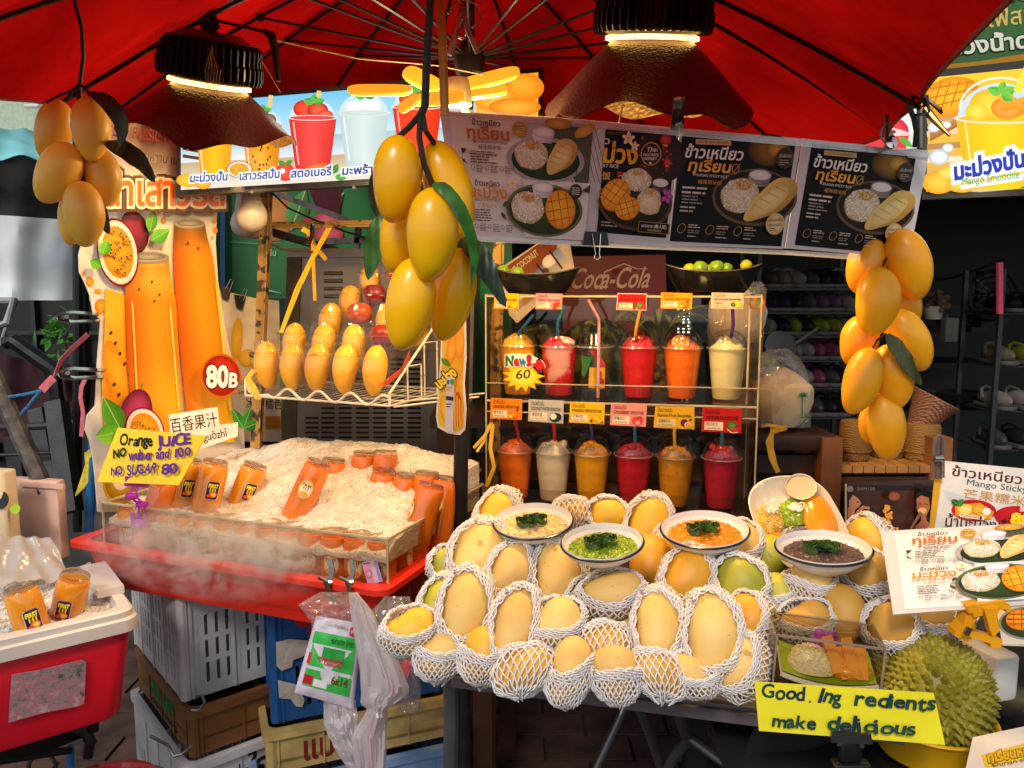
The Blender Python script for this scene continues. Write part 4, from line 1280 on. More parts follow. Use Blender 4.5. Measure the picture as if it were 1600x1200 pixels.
# ================================================================== l
Pp=plane3(at(688,172,1.26),at(1450,239,1.42),at(716,373,1.27))
GOLD,CREAM,INK='#c98d2a','#efe6dc','#2c2622'
def quadmap(P,q,W_,H_):
 """local artwork units on the flat quad q (tl, tr, br, bl in picture pixels on plane P)"""
 a,b,c_,d=[P(x,y,0.0)for x,y in q]
 def f(x,y,w=0.0):
  u,v=x/W_,y/H_
  return(a*(1-u)+b*u)*(1-v)+(d*(1-u)+c_*u)*v+P.n*w
 return f
def art_white(c,W_=228,H_=188):
 c.rect(0,0,W_,H_,'#e6dccf');c.rect(0,95,W_,H_,'#e9e3da');c.rect(110,0,W_,94,'#cbbfae')
 for k in range(5):c.line([(0,20+k*19),(110,20+k*19)],.5,'#d9cebf')
 c.poly([(150,0),(W_,0),(W_,94),(205,94)],'#5a5a46')
 for k in range(9):c.line([(165+k*8,0),(200+k*8,94)],1,'#414a34')
 c.ell(152,62,66,36,'#a9a09a','#c8c0ba');c.ell(152,63,58,31,'#22301a','#3f5226')
 for k in range(11):c.line([(100+k*10,50),(96+k*11,82)],1.2,'#1a2614')
 a_bowl(c,146,18,19,9)
 c.ell(170,3,22,9,'#a8762e','#d9a850');c.ell(213,12,18,9,'#b07a28','#e0b05a',-30)
 a_rice(c,127,55,28,24,n=200);a_durian(c,176,57,34,19,-52)
 c.text('ข้าวเหนียว',33,15,77,15,12,INK,bold=.03)
 c.text('ทุเรียน',24,36,90,36,26,'#b5652a',bold=.045)
 c.text('DURIAN STICKY RICE',39,42,86,42,5.4,INK)
 c.text('榴莲糯米饭',39,51,77,51,7.5,INK)
 c.lines(25,55,44,5,4.2,'#4a423c',seed=3)
 for k in range(3):c.ring(28+k*24,81,3,4,.7,'#4a423c');c.lines(33+k*24,77,14,5,2.6,'#5a524a',seed=k)
 for q in([(11,52),(21,53),(13,62)],[(11,66),(20,76),(12,73)]):c.poly(q,'#33322a')
 c.ell(107,17,11.5,12,'#a87a2a','#e6c06a');c.lines(99,12,16,3,3,'#5a3c10',rag=.1,seed=8)
 c.rect(112,96,W_,H_,'#ddd6ce');c.ell(150,143,70,43,'#6a6a48','#4a5a30');c.ell(150,143,65,39,'#27361a','#3c4a22')
 a_bowl(c,146,106,19,9)
 a_rice(c,119,140,30,26,('#f2eee8','#e6dccb','#fffaf0','#d9ccb4'),230,6);a_hedgehog(c,178,140,27,31,-12)
 c.text('ข้าวเหนียว',28,110,70,110,12,INK,bold=.03)
 c.text('มะม่วง',16,128,82,128,25,'#d98a2a',bold=.045)
 c.text('MANGO STICKY RICE',20,134,70,134,5.4,INK);c.text('芒果糯米饭',30,143,64,143,7,'#c9924a')
 c.lines(20,147,40,5,4.2,'#4a423c',seed=5)
 for k in range(3):c.ring(24+k*24,174,3,3.6,.7,'#4a423c');c.lines(30+k*24,170,14,5,2.6,'#5a524a',seed=k+5)
 a_flower(c,92,104,8);a_leaf(c,74,141,13,6,-48,'#3a3a34');a_leaf(c,70,150,15,6,55,'#3a3a34')
 c.ell(203,110,11,12,'#2b2c2c','#3c3d3c',n=18);c.lines(196,104,14,4,3.2,'#c9c4ba',rag=.2,seed=9)
 c.poly([(214,108),(228,98),(228,112)],'#3a3c34')
def art_black(c,W_=178,H_=170):
 c.rect(0,0,W_,H_,'#0c0a0a','#080b0c')
 c.ell(138,16,34,26,'#3a2810','#a87a2a',hx=.2);c.ell(150,14,18,14,'#7a561a','#e0b050')
 c.rect(0,138,W_,H_,'#090c0d')
 c.ell(125,93,68,46,'#6a5038','#54422e');c.ell(125,92,64,42,'#241a12','#2e3a1e')
 a_bowl(c,128,56,19,10,'#a8968c','#efe4dc','#7a6a62')
 a_rice(c,101,92,31,28,n=260,seed=11);a_durian(c,148,97,50,22,-42)
 c.poly([(20,9),(74,6),(76,14),(21,17)],'#d9b880');c.text('หอม มัน หวาน อร่อยลงตัว',25,14.5,71,12,6,'#3a2c18',slant=.1)
 c.text('ข้าวเหนียว',6,38,95,36,25,'#f3efe9',bold=.04,slant=.14)
 c.text('ทุเรียน',14,58,78,57,24,'#e89a26',bold=.045,slant=.14,col2='#f6c05a')
 c.ring(87,50,6,8,1.2,'#c99a3a');c.line([(82,58),(93,42)],1,'#c99a3a')
 c.text('DURIAN STICKY RICE',27,66,75,66,6,'#e6ded2',slant=.1,bold=.01);c.text('榴莲糯米饭',31,77,68,77,7.5,'#d9a24a')
 c.lines(8,83,40,2,7.5,'#cfc7bb',seed=1);c.lines(9,97,36,3,5,'#9a928a',seed=2);c.lines(8,114,28,2,6,'#bdb3a6',seed=3)
 c.ell(162,27,14,17,'#4a4238','#2a2622');c.text('คัดพิเศษ',153,27,172,25,8,'#d9cbb2');c.lines(154,30,15,3,3.4,'#a89a84',seed=4)
 for k in range(3):
  c.ring(14+k*44,149,6,8,.9,'#b5894a',rotd=25);c.lines(24+k*44,142,20,2,3.6,'#cdb99a',seed=k);c.lines(24+k*44,151,20,2,3.4,'#8f887e',seed=k+4);c.lines(24+k*44,160,18,1,4,'#bdb3a6',seed=k)
 c.ell(160,134,15,18,'#c9a866','#ecd9a8');c.text('อร่อยฟิน',149,131,171,129,7.5,'#3a2814',bold=.01);c.text('ต้องลอง!',150,139,170,137,7.5,'#3a2814',bold=.01);c.lines(152,141,15,2,3.4,'#5a4020',seed=6)
def art_dark(c,W_=114,H_=163):
 c.rect(0,0,W_,H_,'#120c10','#0c0809');c.ell(88,40,46,40,'#221a1e','#4a2a20')
 for k in range(24):c.ell(rnd.uniform(55,112),rnd.uniform(4,70),rnd.uniform(.8,2.2),rnd.uniform(.8,2.2),'#8a3a1c','#e0702a',n=8)
 c.text('อร่อยลงตัว!',2,10,30,9,7,'#8a6a3a')
 c.text('ว',0,25,7,25,15,'#efe8de',bold=.03);c.text('ม่วง',0,53,52,52,38,'#f0a21e',bold=.05,slant=.05,col2='#f6b838')
 c.text('KY RICE',0,61,24,61,8,'#efe8de',slant=.1,bold=.02);c.text('饭',0,79,13,79,13,'#f0b24a',bold=.03)
 c.rect(23,66,37,80,'#b5242a');c.text('美味',25,75,35,75,5,'#f3d0a8')
 a_flower(c,36,14,10,'#f6efe6','#f0b030');a_flower(c,47,25,7,'#f6efe6','#f0b030')
 c.ring(74,35,16.5,18,1.6,'#c99a4a');c.text('Thai',66,32,83,31,10,'#efe6d6',slant=.2);c.text('FAVORITE',62,39,86,38,6,'#efe6d6',bold=.02);c.text('DESSERT',63,45,84,44,6,'#efe6d6',bold=.02);c.ell(74,49,1.8,1.8,'#efe6d6',n=10)
 for x,y,r in((95,12,10),(101,46,7)):
  c.line([(x,y-r*1.6),(x,y-r)],1,'#c9302a');c.ell(x,y,r,r*.85,'#8a1418','#e8404a');c.rect(x-r*.4,y+r*.7,x+r*.4,y+r,'#d9a03a')
  for k in range(3):c.line([(x-2+k*2,y+r),(x-2+k*2,y+r*2.1)],.8,'#c9302a')
 c.ell(56,112,60,44,'#5a3c28','#3a2a1c');c.ell(56,111,55,40,'#1c1812','#2c3018')
 a_bowl(c,93,78,14,8,'#6a584c','#f2e9df','#4a3c34')
 a_rice(c,54,77,24,18,n=150,seed=21);a_rice(c,77,109,20,21,('#eac88a','#e0b066','#f4e0b8'),150,23)
 a_hedgehog(c,22,103,22,26,30);a_hedgehog(c,42,122,20,18,-20)
 for a in(-120,-60,0,60,140):c.ell(103+5*math.cos(R(a)),99+7*math.sin(R(a)),6,4,'#7a1e6a','#d060b8',a,n=12)
 for k in range(3):c.line([(-4,98+k*5),(-1,96+k*7)],.9,'#e0c08a')
 c.rect(62,141,113,158,'#b58a4a');c.rect(62.8,141.8,112.2,157.2,'#17120e');c.text('เยาวราช (唐人街)',67,149.5,108,149.5,6.5,'#efe6d6',bold=.01);c.text('YAOWARAT',77,155.5,100,155.5,5,'#d9a850',bold=.02)
 c.lines(2,146,26,2,5,'#a89a88',seed=2)
M_lam=mat('laminate_white','#d6cfd0',rough=.4,scale=8,var=.08,coat=.2)
M_pr=printmat('poster_print',.6,coat=.12,gain=1.12)
def menu_sheet(label,P,outer,inner,art,size,name='menu_poster',grp='laminated menu sheets in the hanging row',t=.0012,lift=0.0,m=None):
 cx=sum(x for x,y in outer)/4;cyy=max(y for x,y in outer)
 root=thing(name,label,'poster',P(cx,cyy),grp)
 sheet(P,outer,t,'sheet',m or M_lam,root,lift)
 if art:
  f0=quadmap(P,inner,*size)
  c=Canvas(lambda x,y,w=0.0:f0(x,y,w+lift),.00012)
  c.L=4
  art(c)
  c.build('print',M_pr,root)
 return root
menu_sheet('white landscape menu sheet with durian rice above mango rice, first in the hanging row',Pp,[(687,173),(944,190),(928,384),(716,372)],[(702,178),(927,195),(911,376),(724,366)],art_white,(228,188))
menu_sheet('narrow dark menu sheet with red lanterns and two mango halves, second in the row',Pp,[(944,191),(1061,201),(1044,384),(929,377)],[(946,200),(1057,209),(1040,372),(932,363)],art_dark,(114,163),lift=.001)
menu_sheet('black durian sticky rice menu sheet between the lantern sheet and the last sheet',Pp,[(1062,201),(1252,216),(1224,389),(1045,383)],[(1066,207),(1243,223),(1220,385),(1046,377)],art_black,(178,170),lift=.0005)
menu_sheet('black durian sticky rice menu sheet at the right end of the hanging row',Pp,[(1254,216),(1451,240),(1420,403),(1226,388)],[(1268,224),(1430,248),(1402,398),(1241,383)],art_black,(178,170),lift=.001)
b=MB();b.prism([Pp(x,y,.004)for x,y in((690,168),(1455,236),(1448,247),(686,180))],Pp.n*.0004);b.prism([Pp(x,y,.004)for x,y in((716,366),(928,378),(1226,391),(1420,402),(1417,412),(1222,398),(930,386),(714,376))],Pp.n*.0004)
tag(b.build('tape_strip',clear('tape_film',gloss=.15,rough=.12,milky=.25,edge=.7),loc=Pp(1060,300),smooth=False),'clear tape strips along the top and bottom edges of the menu sheets','tape')
for x0,x1,y in((795,902,183),(940,1004,194),(1095,1170,212),(1290,1380,232)):
 pass
def binder(label,P,x,y,w,h,lift=.006,grp='black binder clips',wires=True,dx=0):
 r=thing('binder_clip',label,'clip',P(x,y+h,lift),grp)
 b=MB();b.prism([P(x-w/2,y,lift),P(x+w/2,y+1,lift),P(x+w/2+3,y+h,lift),P(x-w/2-3,y+h-1,lift)],P.n*.006);b.build('jaw',M_black,r,smooth=False)
 if wires:
  for s_ in(-.22,.22):
   pass
  b=MB();b.tube([P(x-w*.2,y+4,lift+.008),P(x-w*.05+dx,y+h*1.6,lift+.01),P(x-w*.12+dx,y+h*1.85,lift+.01),P(x+w*.02+dx,y+h*2.0,lift+.01),P(x+w*.16+dx,y+h*1.85,lift+.01),P(x+w*.12+dx,y+h*1.6,lift+.01),P(x+w*.2,y+4,lift+.008)],.0008,6)
  b.build('handle',M_chrome,r)
 return r
binder('black binder clip holding the menu row beside the lantern sheet',Pp,928,362,34,22)
r=thing('bulldog_clip','shiny metal clip hanging under the right lamp onto the menu row','clip',Pp(1058,206))
b=MB();b.strip([at(1058,152,1.24),at(1056,175,1.27),at(1053,202,1.33)],.011,.002,(1,.3,0));b.strip([at(1066,152,1.245),at(1064,178,1.28),at(1064,204,1.34)],.009,.002,(1,-.3,0));b.build('jaw',M_chrome,r)
stick('string','pale string holding up the lantern menu sheet','string',[at(972,168,1.2),at(967,192,1.33)],.0014,mat('string_pale','#a5875a'),5)
hk=thing('hook_clip','dark metal hook clip with curved tail at the parasol corner','clip',at(1432,220,1.34))
b=MB();b.tube([at(1440,150,1.34),at(1426,152,1.33),at(1420,166,1.33),at(1428,185,1.33),at(1432,205,1.34),at(1430,228,1.36)],.0045,8);b.strip([at(1430,180,1.33),at(1448,178,1.33),at(1446,150,1.33)],.02,.004,(.2,1,.2));b.build('hook',M_greymetal,hk)
b=MB();b.tube([at(1446,170,1.33),at(1458,185,1.32),at(1470,198,1.31),at(1484,212,1.3)],[.006,.0055,.004,.0022],8);b.strip([at(1446,152,1.33),at(1462,166,1.32),at(1471,174,1.31)],.012,.004,(0,1,.4));b.build('tail',mat('tail_brass','#8a6a3a',rough=.3,metal=.6),hk)
hk=thing('wire_hook','bent wire hook hanging from a parasol rib tip above the last menu sheet','hook',at(1390,228,1.4))
b=MB();b.tube([at(1386,192,1.4),at(1377,200,1.4),at(1376,214,1.4),at(1384,224,1.4),at(1394,226,1.4),at(1400,218,1.4)],.0018,6);b.build('wire',M_steel,hk)
b=MB();b.lathe([(.0,.006),(.01,.004),(.01,-.004),(0,-.006)],10,rot('X',80),at(1392,224,1.39));b.build('cap',M_chrome,hk)
# ================================================================== b
Pk=plane3(at(345,300,3.3),at(760,300,3.3),at(345,560,3.3))
gb=thing('hoarding','green printed hoarding with fruit pictures behind the steel machine','hoarding',Pk(500,520))
sheet(Pk,[(300,140),(800,120),(800,640),(300,640)],.02,'panel',mat('hoarding_green','#1e6a2c',rough=.35,scale=2.5,var=.35,bump=.3,bscale=8),gb)
c=Canvas(Pk,.0006);c.L=4
c.rect(344,240,352,520,'#5a8ac0');c.rect(352,280,362,520,'#164a26');c.rect(340,466,460,520,'#0f2a18')
c.ell(430,335,30,42,'#9a5a1c','#d98a3a');c.ell(395,340,28,32,'#7a3a1a','#b5602a')
a_leaf(c,455,360,70,36,-70,'#1f5a24','#5a9a4a');a_leaf(c,480,370,90,40,-50,'#174a1c','#3f7a34')
c.poly([(480,290),(535,290),(532,335),(498,332)],'#4a1420');c.ell(512,345,20,16,'#a82a3a','#e06a72');c.ell(515,366,22,16,'#a82a3a','#d85a66');c.ell(482,345,8,6,'#a82a3a')
c.text('ชิ้น',421,400,432,400,14,'#c9d6c2')
c.line([(362,378),(400,381),(440,379)],1.5,'#5a9a64');c.line([(415,452),(440,458)],4,'#7ac08a',1)
c.build('artwork',printmat('hoarding_print',.4,coat=.5),gb)
M_ss=mat('brushed_steel','#8a8176',rough=.34,metal=.75,scale=5,var=.18,bump=.15,bscale=200)
mc=thing('ice_machine','brushed steel machine with louvres and slotted grille behind the fruit basket','machine',at(560,700,2.75))
Pm=plane3(at(450,400,2.62),at(760,400,2.62),at(450,690,2.62))
b=MB();b.prism([Pm(x,y)for x,y in((472,402),(742,402),(735,770),(458,770))],-Pm.n*.5);b.build('body',M_ss,mc,smooth=False)
b=MB();b.prism([Pm(x,y,.012)for x,y in((450,388),(748,388),(748,402),(450,402))],-Pm.n*.52);b.build('top_lip',M_ss,mc,smooth=False)
b=MB();b.prism([Pm(x,y,.006)for x,y in((449,402),(471,402),(462,700),(440,700))],-Pm.n*.3);b.build('side_panel',mat('side_olive','#4a3a1c',rough=.5,metal=.3,var=.3),mc,smooth=False)
for x0 in(506,563):
 for k in range(4):
  y=424+k*12
  lv=MB();lv.grid(lambda u,v:Pm(x0+30*u,y+6*v,.001+.011*math.sin(math.pi*v)*(math.sin(math.pi*u)**.25)),10,6);lv.build('louvre',M_ss,mc,angle=80)
sl_=MB()
M_slot=mat('slot_dark','#0d0c0b',rough=.9)
for j,x0 in enumerate((478,503,530,557,584,611,638)):
 for k in range(17):
  y=560+k*7.6+0.0
  if j<1 and k<12:continue
  if j<2 and k<10:continue
  P4=[(x0,y),(x0+19,y),(x0+20.5,y+1.7),(x0+19,y+3.4),(x0,y+3.4),(x0-1.5,y+1.7)]
  sl_.prism([Pm(a_,b_,.0012)for a_,b_ in P4],-Pm.n*.001)
sl_.build('grille',M_slot,mc,smooth=False)
M_rust=mat('chipped_yellow_paint','#a8823a',rough=.6,scale=38,col2='#3a2a1c',sharp=(.40,.47),bump=.3)
M_rust2=mat('dull_yellow_paint','#8a6a2c',rough=.6,scale=30,col2='#5a401c',sharp=(.35,.5))
fr=thing('angle_frame','rusty yellow angle-iron stall frame around the fruit basket','frame',at(400,700,2.25))
def bar(P0,P1,w=.022,t=.004,side=(1,0,0),name='bar',m=M_rust,root=fr):
 b=MB();b.strip([P0,P1],w,t,side);b.strip([P0+V3((w/2-t/2,t/2+.001,0)),P1+V3((w/2-t/2,t/2+.001,0))],t,w,side)
 b.build(name,m,root,smooth=False)
bar(at(416,290,2.25),at(399,700,2.15),.028,.004,name='post')
bar(at(420,352,2.25),at(760,346,2.2),.018,.004,(0,0,1))
bar(at(424,300,2.9),at(600,365,2.9),.02,.02,(0,0,1),m=M_scuff)
bar(at(422,362,2.3),at(560,402,2.9),.02,.02,(0,0,1),m=M_scuff)
bar(at(500,377,2.95),at(700,372,2.95),.022,.02,(0,0,1),m=M_scuff)
bar(at(779,378,2.12),at(770,830,2.12),.03,.004,name='post')
bar(at(400,702,2.2),at(745,735,2.25),.03,.004,(0,0,1))
bar(at(560,350,2.95),at(556,400,2.95),.02,.02,m=M_scuff)
for(cx,cyy,r,Y,lab)in((394,338,24,2.1,'unlit white globe bulb hanging under the wide screen'),(383,350,22,2.5,'second dim bulb tucked behind the unlit globe bulb')):
 k=Y/F
 r_=thing('light_bulb',lab,'bulb',at(cx,cyy,Y))
 b=MB();c0=at(cx,cyy,Y)
 b.lathe([(0,-r*k),(r*k*.5,-r*k*.87),(r*k*.87,-r*k*.5),(r*k,0),(r*k*.93,r*k*.38),(r*k*.62,r*k*.95)],24,None,c0);b.build('globe',mat('bulb_frost','#d8cfc4',rough=.25,sss=.2),r_)
 b=MB();b.lathe([(r*k*.64,r*k*.95),(r*k*.56,r*k*1.6),(r*k*.4,r*k*2.4),(0,r*k*2.4)],20,None,c0);b.build('base',mat('bulb_base','#b5a79c',rough=.35),r_)
stick('cable','black cable sagging across the frame under the wide screen','cable',[at(424,300,2.2),at(450,325,2.2),at(490,343,2.2),at(540,362,2.3),at(600,380,2.4)],.003,M_black,6)
stick('cable','brown cable looped around the left frame post','cable',[at(415,300,2.1),at(423,345,2.1),at(424,380,2.1),at(440,390,2.15),at(490,394,2.2)],.003,mat('brown_cable','#5a3a2a'),6)
b=MB();b.strip([at(488,350,2.15),at(486,372,2.13),at(480,382,2.12)],.008,.003,(1,.2,0));b.strip([at(490,350,2.12),at(489,365,2.12),at(484,381,2.1)],.006,.002,(1,-.4,0))
tag(b.build('peg_clip',M_chrome,loc=at(487,365,2.12)),'small silver clip on the yellow frame bar above the fruit basket','clip')
# ================================================================== w
wb=thing('wire_basket','white wire basket with a wavy front rim hung on yellow straps','basket',at(540,640,2.0))
M_wire=mat('white_wire','#e6dfd2',rough=.35)
FLx,FRx=(385,618),(612,640)
zB=at(500,632,1.95).z
A0,A1=atz(384,618,zB),atz(609,634,zB)
ux=(A1-A0);Lw=ux.length;ux.normalize();uy=V3((-ux.y,ux.x,0));uz=V3((0,0,1))
Dp=.34
def bp3(u,v,z):return A0+ux*u*Lw+uy*v*Dp+uz*z
b=MB()
wave=[bp3(q/72,0,.012+.013*math.sin(q/72*2*math.pi*4.6-1.2))for q in range(10,73)]
b.tube([bp3(0,0,.045),bp3(.03,0,.012),bp3(.10,0,.002)]+wave[2:],.0035,8);b.build('front_rim',M_wire,wb)
b=MB()
b.tube([bp3(0,0,0),bp3(1,0,0),bp3(1,1,0),bp3(0,1,0)],.003,8,closed=True)
for k in range(1,16):b.tube([bp3(k/16,0,0),bp3(k/16,1,0)],.0012,5)
b.tube([bp3(0,0,0),bp3(0,0,.045)],.003,6)
b.build('base',M_wire,wb)
b=MB()
b.tube([bp3(1,0,0),bp3(1,0,.03),bp3(1,.25,.09),bp3(1.0,.55,.16),bp3(1,.8,.22)],.0035,8)
for v,z in((.25,.09),(.5,.145),(.8,.22)):
 b.tube([bp3(1,v,z),bp3(1,v,-.0),bp3(.7,v,-.0)],.0025,6)
 b.tube([bp3(1,v,z),bp3(1.0,v+.2,z),bp3(1,v+.2,0)],.0025,6)
b.tube([bp3(1,.3,0),bp3(1.35,.6,.015)],.0025,6);b.tube([bp3(1,.05,-.005),bp3(1.35,.5,.01)],.0025,6)
b.build('side_wires',M_wire,wb)
SKIN={'m':mango_skin('mango_flesh_skin','#fcb41a','#ffc634',.45,.1,dots=.8),'a':mat('apple_skin','#c23a18',rough=.28,scale=14,col2='#8a1414',sharp=(.35,.7)),'o':mat('peach_skin','#e0701a',rough=.3,scale=10,col2='#b5301a',sharp=(.3,.65))}
M_clam=clear('clamshell',gloss=.05,rough=.05,milky=.02,edge=.5)
def fruit_cup(label,c,w,h,kind,seed,fl=None):
 """open clear tub holding one fruit; c = centre of the tub base"""
 root=thing('fruit_tub',label,'fruit tub',c,'clear fruit tubs in the wire basket')
 fm=MB()
 if kind=='m':
  fm=mango_mb(h*.52,w*.44,w*.38,seed,egg=.13)
  a=R(rnd.uniform(-8,8));Mx=rot('Y',math.degrees(a))@rot('Z',rnd.uniform(0,60))
  fm.v=[Mx@v+c+V3((0,0,h*.55))for v in fm.v]
 else:
  rr=w*.47
  def fn(p,d):return V3((p.x,p.y,p.z*.92-(.25*rr*math.exp(-((d.x**2+d.y**2)*9))if d.z>0 else 0)))
  fm.ell(c+V3((0,0,h-rr*.55)),(rr,rr,rr),None,20,14,fn)
 fm.build('fruit',SKIN[kind],root)
 b=MB();b.rbox(c+V3((0,0,h*.42)),(w*.98,w*.98,h*.84),w*.25,.004,top=1.08,bot=.9)
 b.tube([c+V3((x*w*.54,y*w*.54,h*.84))for x,y in((-.8,-1),(.8,-1),(1,-.8),(1,.8),(.8,1),(-.8,1),(-1,.8),(-1,-.8))],.002,6,closed=True)
 b.build('tub',M_clam,root)
 b=MB();b.rbox(c+V3((0,0,h*.97)),(w*.9,w*.9,h*.26),w*.2,.004,top=.82);b.build('lid',M_clam,root)
 return root
rows=[(.10,.012,.125,[(u,'m')for u in(.10,.29,.47,.66,.86)]),(.34,.065,.12,[(.16,'m'),(.38,'m'),(.60,'m'),(.80,'a')]),(.58,.125,.115,[(.30,'m'),(.52,'o'),(.72,'m'),(.92,'m')]),(.80,.185,.105,[(.34,'m'),(.52,'a'),(.70,'a'),(.86,'m')]),(.98,.25,.10,[(.40,'m'),(.61,'o'),(.80,'m')])]
ord_=['first','second','third','fourth','fifth']
tier=['front row','second step','third step','fourth step','top step']
nm={'m':'peeled yellow mango','a':'dark red apple','o':'orange-red peach'}
ad={}
for j,(v,z,h,L)in enumerate(rows):
 for i,(u,kd)in enumerate(L):
  fruit_cup('clear tub of %s, %s from left on the %s of the basket'%(nm[kd],ord_[i],tier[j]),bp3(u,v,z),.075,h,kd,i+j*7)
 if z>.02:
  pass
b=MB()
for j in range(1,5):
 v,z=rows[j][0],rows[j][1]
 b.box(bp3(.55,v,z-.004),(Lw*.95,Dp*.24,.003),frame(ux,uy,uz))
b.build('step_shelf',M_acry,wb,smooth=False)
M_ytape=mat('yellow_strap','#d9a81c',rough=.4,scale=40,var=.15)
st_=thing('strap','yellow plastic straps holding the wire basket to the frame bar','strap',at(500,360,2.1))
b=MB();b.strip([at(517,356,2.17),at(492,400,2.12),at(468,450,2.05),at(440,520,1.96)],.007,.0015,(1,.2,.3));b.strip([at(512,356,2.17),at(487,402,2.12),at(462,452,2.05),at(438,520,1.96)],.006,.0015,(1,.2,.3));b.build('strap_band',M_ytape,st_)
b=MB();b.strip([at(488,375,2.2),at(490,420,2.2),at(492,470,2.2)],.009,.0015,(1,.2,0));b.strip([at(484,372,2.2),at(498,392,2.2),at(510,406,2.2)],.012,.0015,(1,0,.4));b.strip([at(472,358,2.14),at(480,362,2.14),at(488,370,2.14)],.014,.0015,(0,.4,1));b.build('strap_band',M_ytape,st_)
b=MB();b.strip([at(397,578,1.93),at(386,592,1.92),at(393,608,1.91),at(404,622,1.9)],.014,.0015,(1,0,.4));b.strip([at(388,590,1.92),at(398,606,1.91),at(406,624,1.9)],.01,.0015,(1,0,.6))
tag(b.build('strap_knot',M_ytape,loc=at(396,605,1.92)),'knotted yellow strap on the left front corner of the wire basket','strap')
b=MB()
for k in range(5):b.strip([at(640,548+k*3,1.9),at(628,575+k*2,1.9),at(606,592+k*2,1.9),at(592+k*3,602+k,1.9)],.003,.001,(0,1,.5))
tag(b.build('tie',mat('red_tie','#e0522a',rough=.5),loc=at(620,580,1.9)),'orange-red plastic tie on the right wire of the basket','tie')
Pl=plane3(at(345,480,2.3),at(430,470,2.4),at(352,690,2.3))
lf=thing('price_board','white mango price board clipped behind the right side of the standee','board',Pl(400,700))
sheet(Pl,[(336,452),(400,466),(436,470),(440,690),(362,690)],.004,'sheet',mat('card_cream','#d9cbb5',rough=.5),lf)
c=Canvas(Pl,.0004)
c.ell(370,530,9,34,'#d9a020','#f0c040',4);c.ell(386,560,14,14,'#dfa024','#f2c648');a_leaf(c,388,552,18,10,20,'#1f4a20')
c.text('มะม่วงปั่น',366,602,420,600,16,'#4a3a2c');c.text('Smoothie',370,616,415,614,10,'#4a3a2c');c.text('冰沙',384,638,408,638,20,'#3a2c22');c.text('橘色',414,638,440,638,18,'#3a2c22');c.rect(414,650,438,670,'#b5791c');c.text('ปั่น -',372,668,400,668,12,'#3a2c22')
c.build('print',printmat('card_print',.5),lf)
for i,(x,y,lab)in enumerate(((352,452,'brown binder clip on the top left corner of the mango price board'),(374,466,'black binder clip with raised wire on the mango price board'))):
 r=thing('binder_clip',lab,'clip',Pl(x,y+16),'black binder clips')
 b=MB();b.prism([Pl(x-9,y-6,.004),Pl(x+8,y-3,.004),Pl(x+3,y+18,.004),Pl(x-6,y+14,.004)],Pl.n*.008);b.build('jaw',mat('clip_brown','#2c1c16',rough=.4)if i==0 else M_black,r,smooth=False)
 b=MB();b.tube([Pl(x-2,y,.012),Pl(x+6,y-16,.014),Pl(x+10,y-14,.014),Pl(x+4,y+4,.012)],.0009,6);b.build('handle',M_chrome,r)
Pz=plane3(at(690,560,1.72),at(728,560,1.70),at(688,660,1.72))
ms=thing('cutout_sign','narrow mango cut-out sign hung on the parasol pole with a price ticket','sign',Pz(705,678))
sheet(Pz,[(690,500),(727,500),(728,560),(725,600),(728,640),(726,672),(718,680),(700,677),(684,668),(681,650),(685,600),(688,560)],.004,'board',mat('standee_board','#e9ddcf'),ms)
c=Canvas(Pz,.0003)
c.poly([(692,502),(725,502),(725,560),(722,600),(725,640),(723,668),(716,676),(702,673),(687,665),(684,650),(688,600),(691,560)],None,[C('#f2a81c')]*4+[C('#e8c23a')]*8)
c.ell(706,545,8,24,'#e88a10','#ffb63a',8);c.ell(718,535,7,26,'#f0901a','#ffb23a');a_leaf(c,690,560,20,9,40,'#5a8a1c');c.ell(697,640,9,22,'#e0a01c','#f6cf4a',-10)
c.text('มะม่วง',688,607,715,585,20,'#f6d83a',bold=.06,out='#3a2408',ow=.09)
c.ell(716,640,6,28,'#c8401a','#e86a2a');
for k in range(4):c.line([(711+k*4,612+k*6),(712+k*4,668)],2.4,'#f0b030')
c.build('artwork',printmat('standee_print',.35),ms)
tk=thing('price_ticket','small white barcode price ticket taped over the mango cut-out sign','ticket',Pz(704,675,.004))
sheet(Pz,[(699,588),(711,590),(709,676),(696,673)],.001,'paper',M_lam,tk,.004)
c=Canvas(lambda x,y,w=0:Pz(x,y,w+.0042),.0003)
c.quad([(700,593),(704,594),(703,600),(699,599)],'#3a5aa0');c.quad([(705,592),(711,593),(710,601),(705,600)],'#3fa045');c.quad([(699,618),(710,620),(710,626),(698,624)],'#20305a');c.lines(699,604,10,2,4,'#d98a2a');c.lines(699,630,9,2,4,'#3a3a3a')
c.build('print',printmat('card_print',.5),tk)
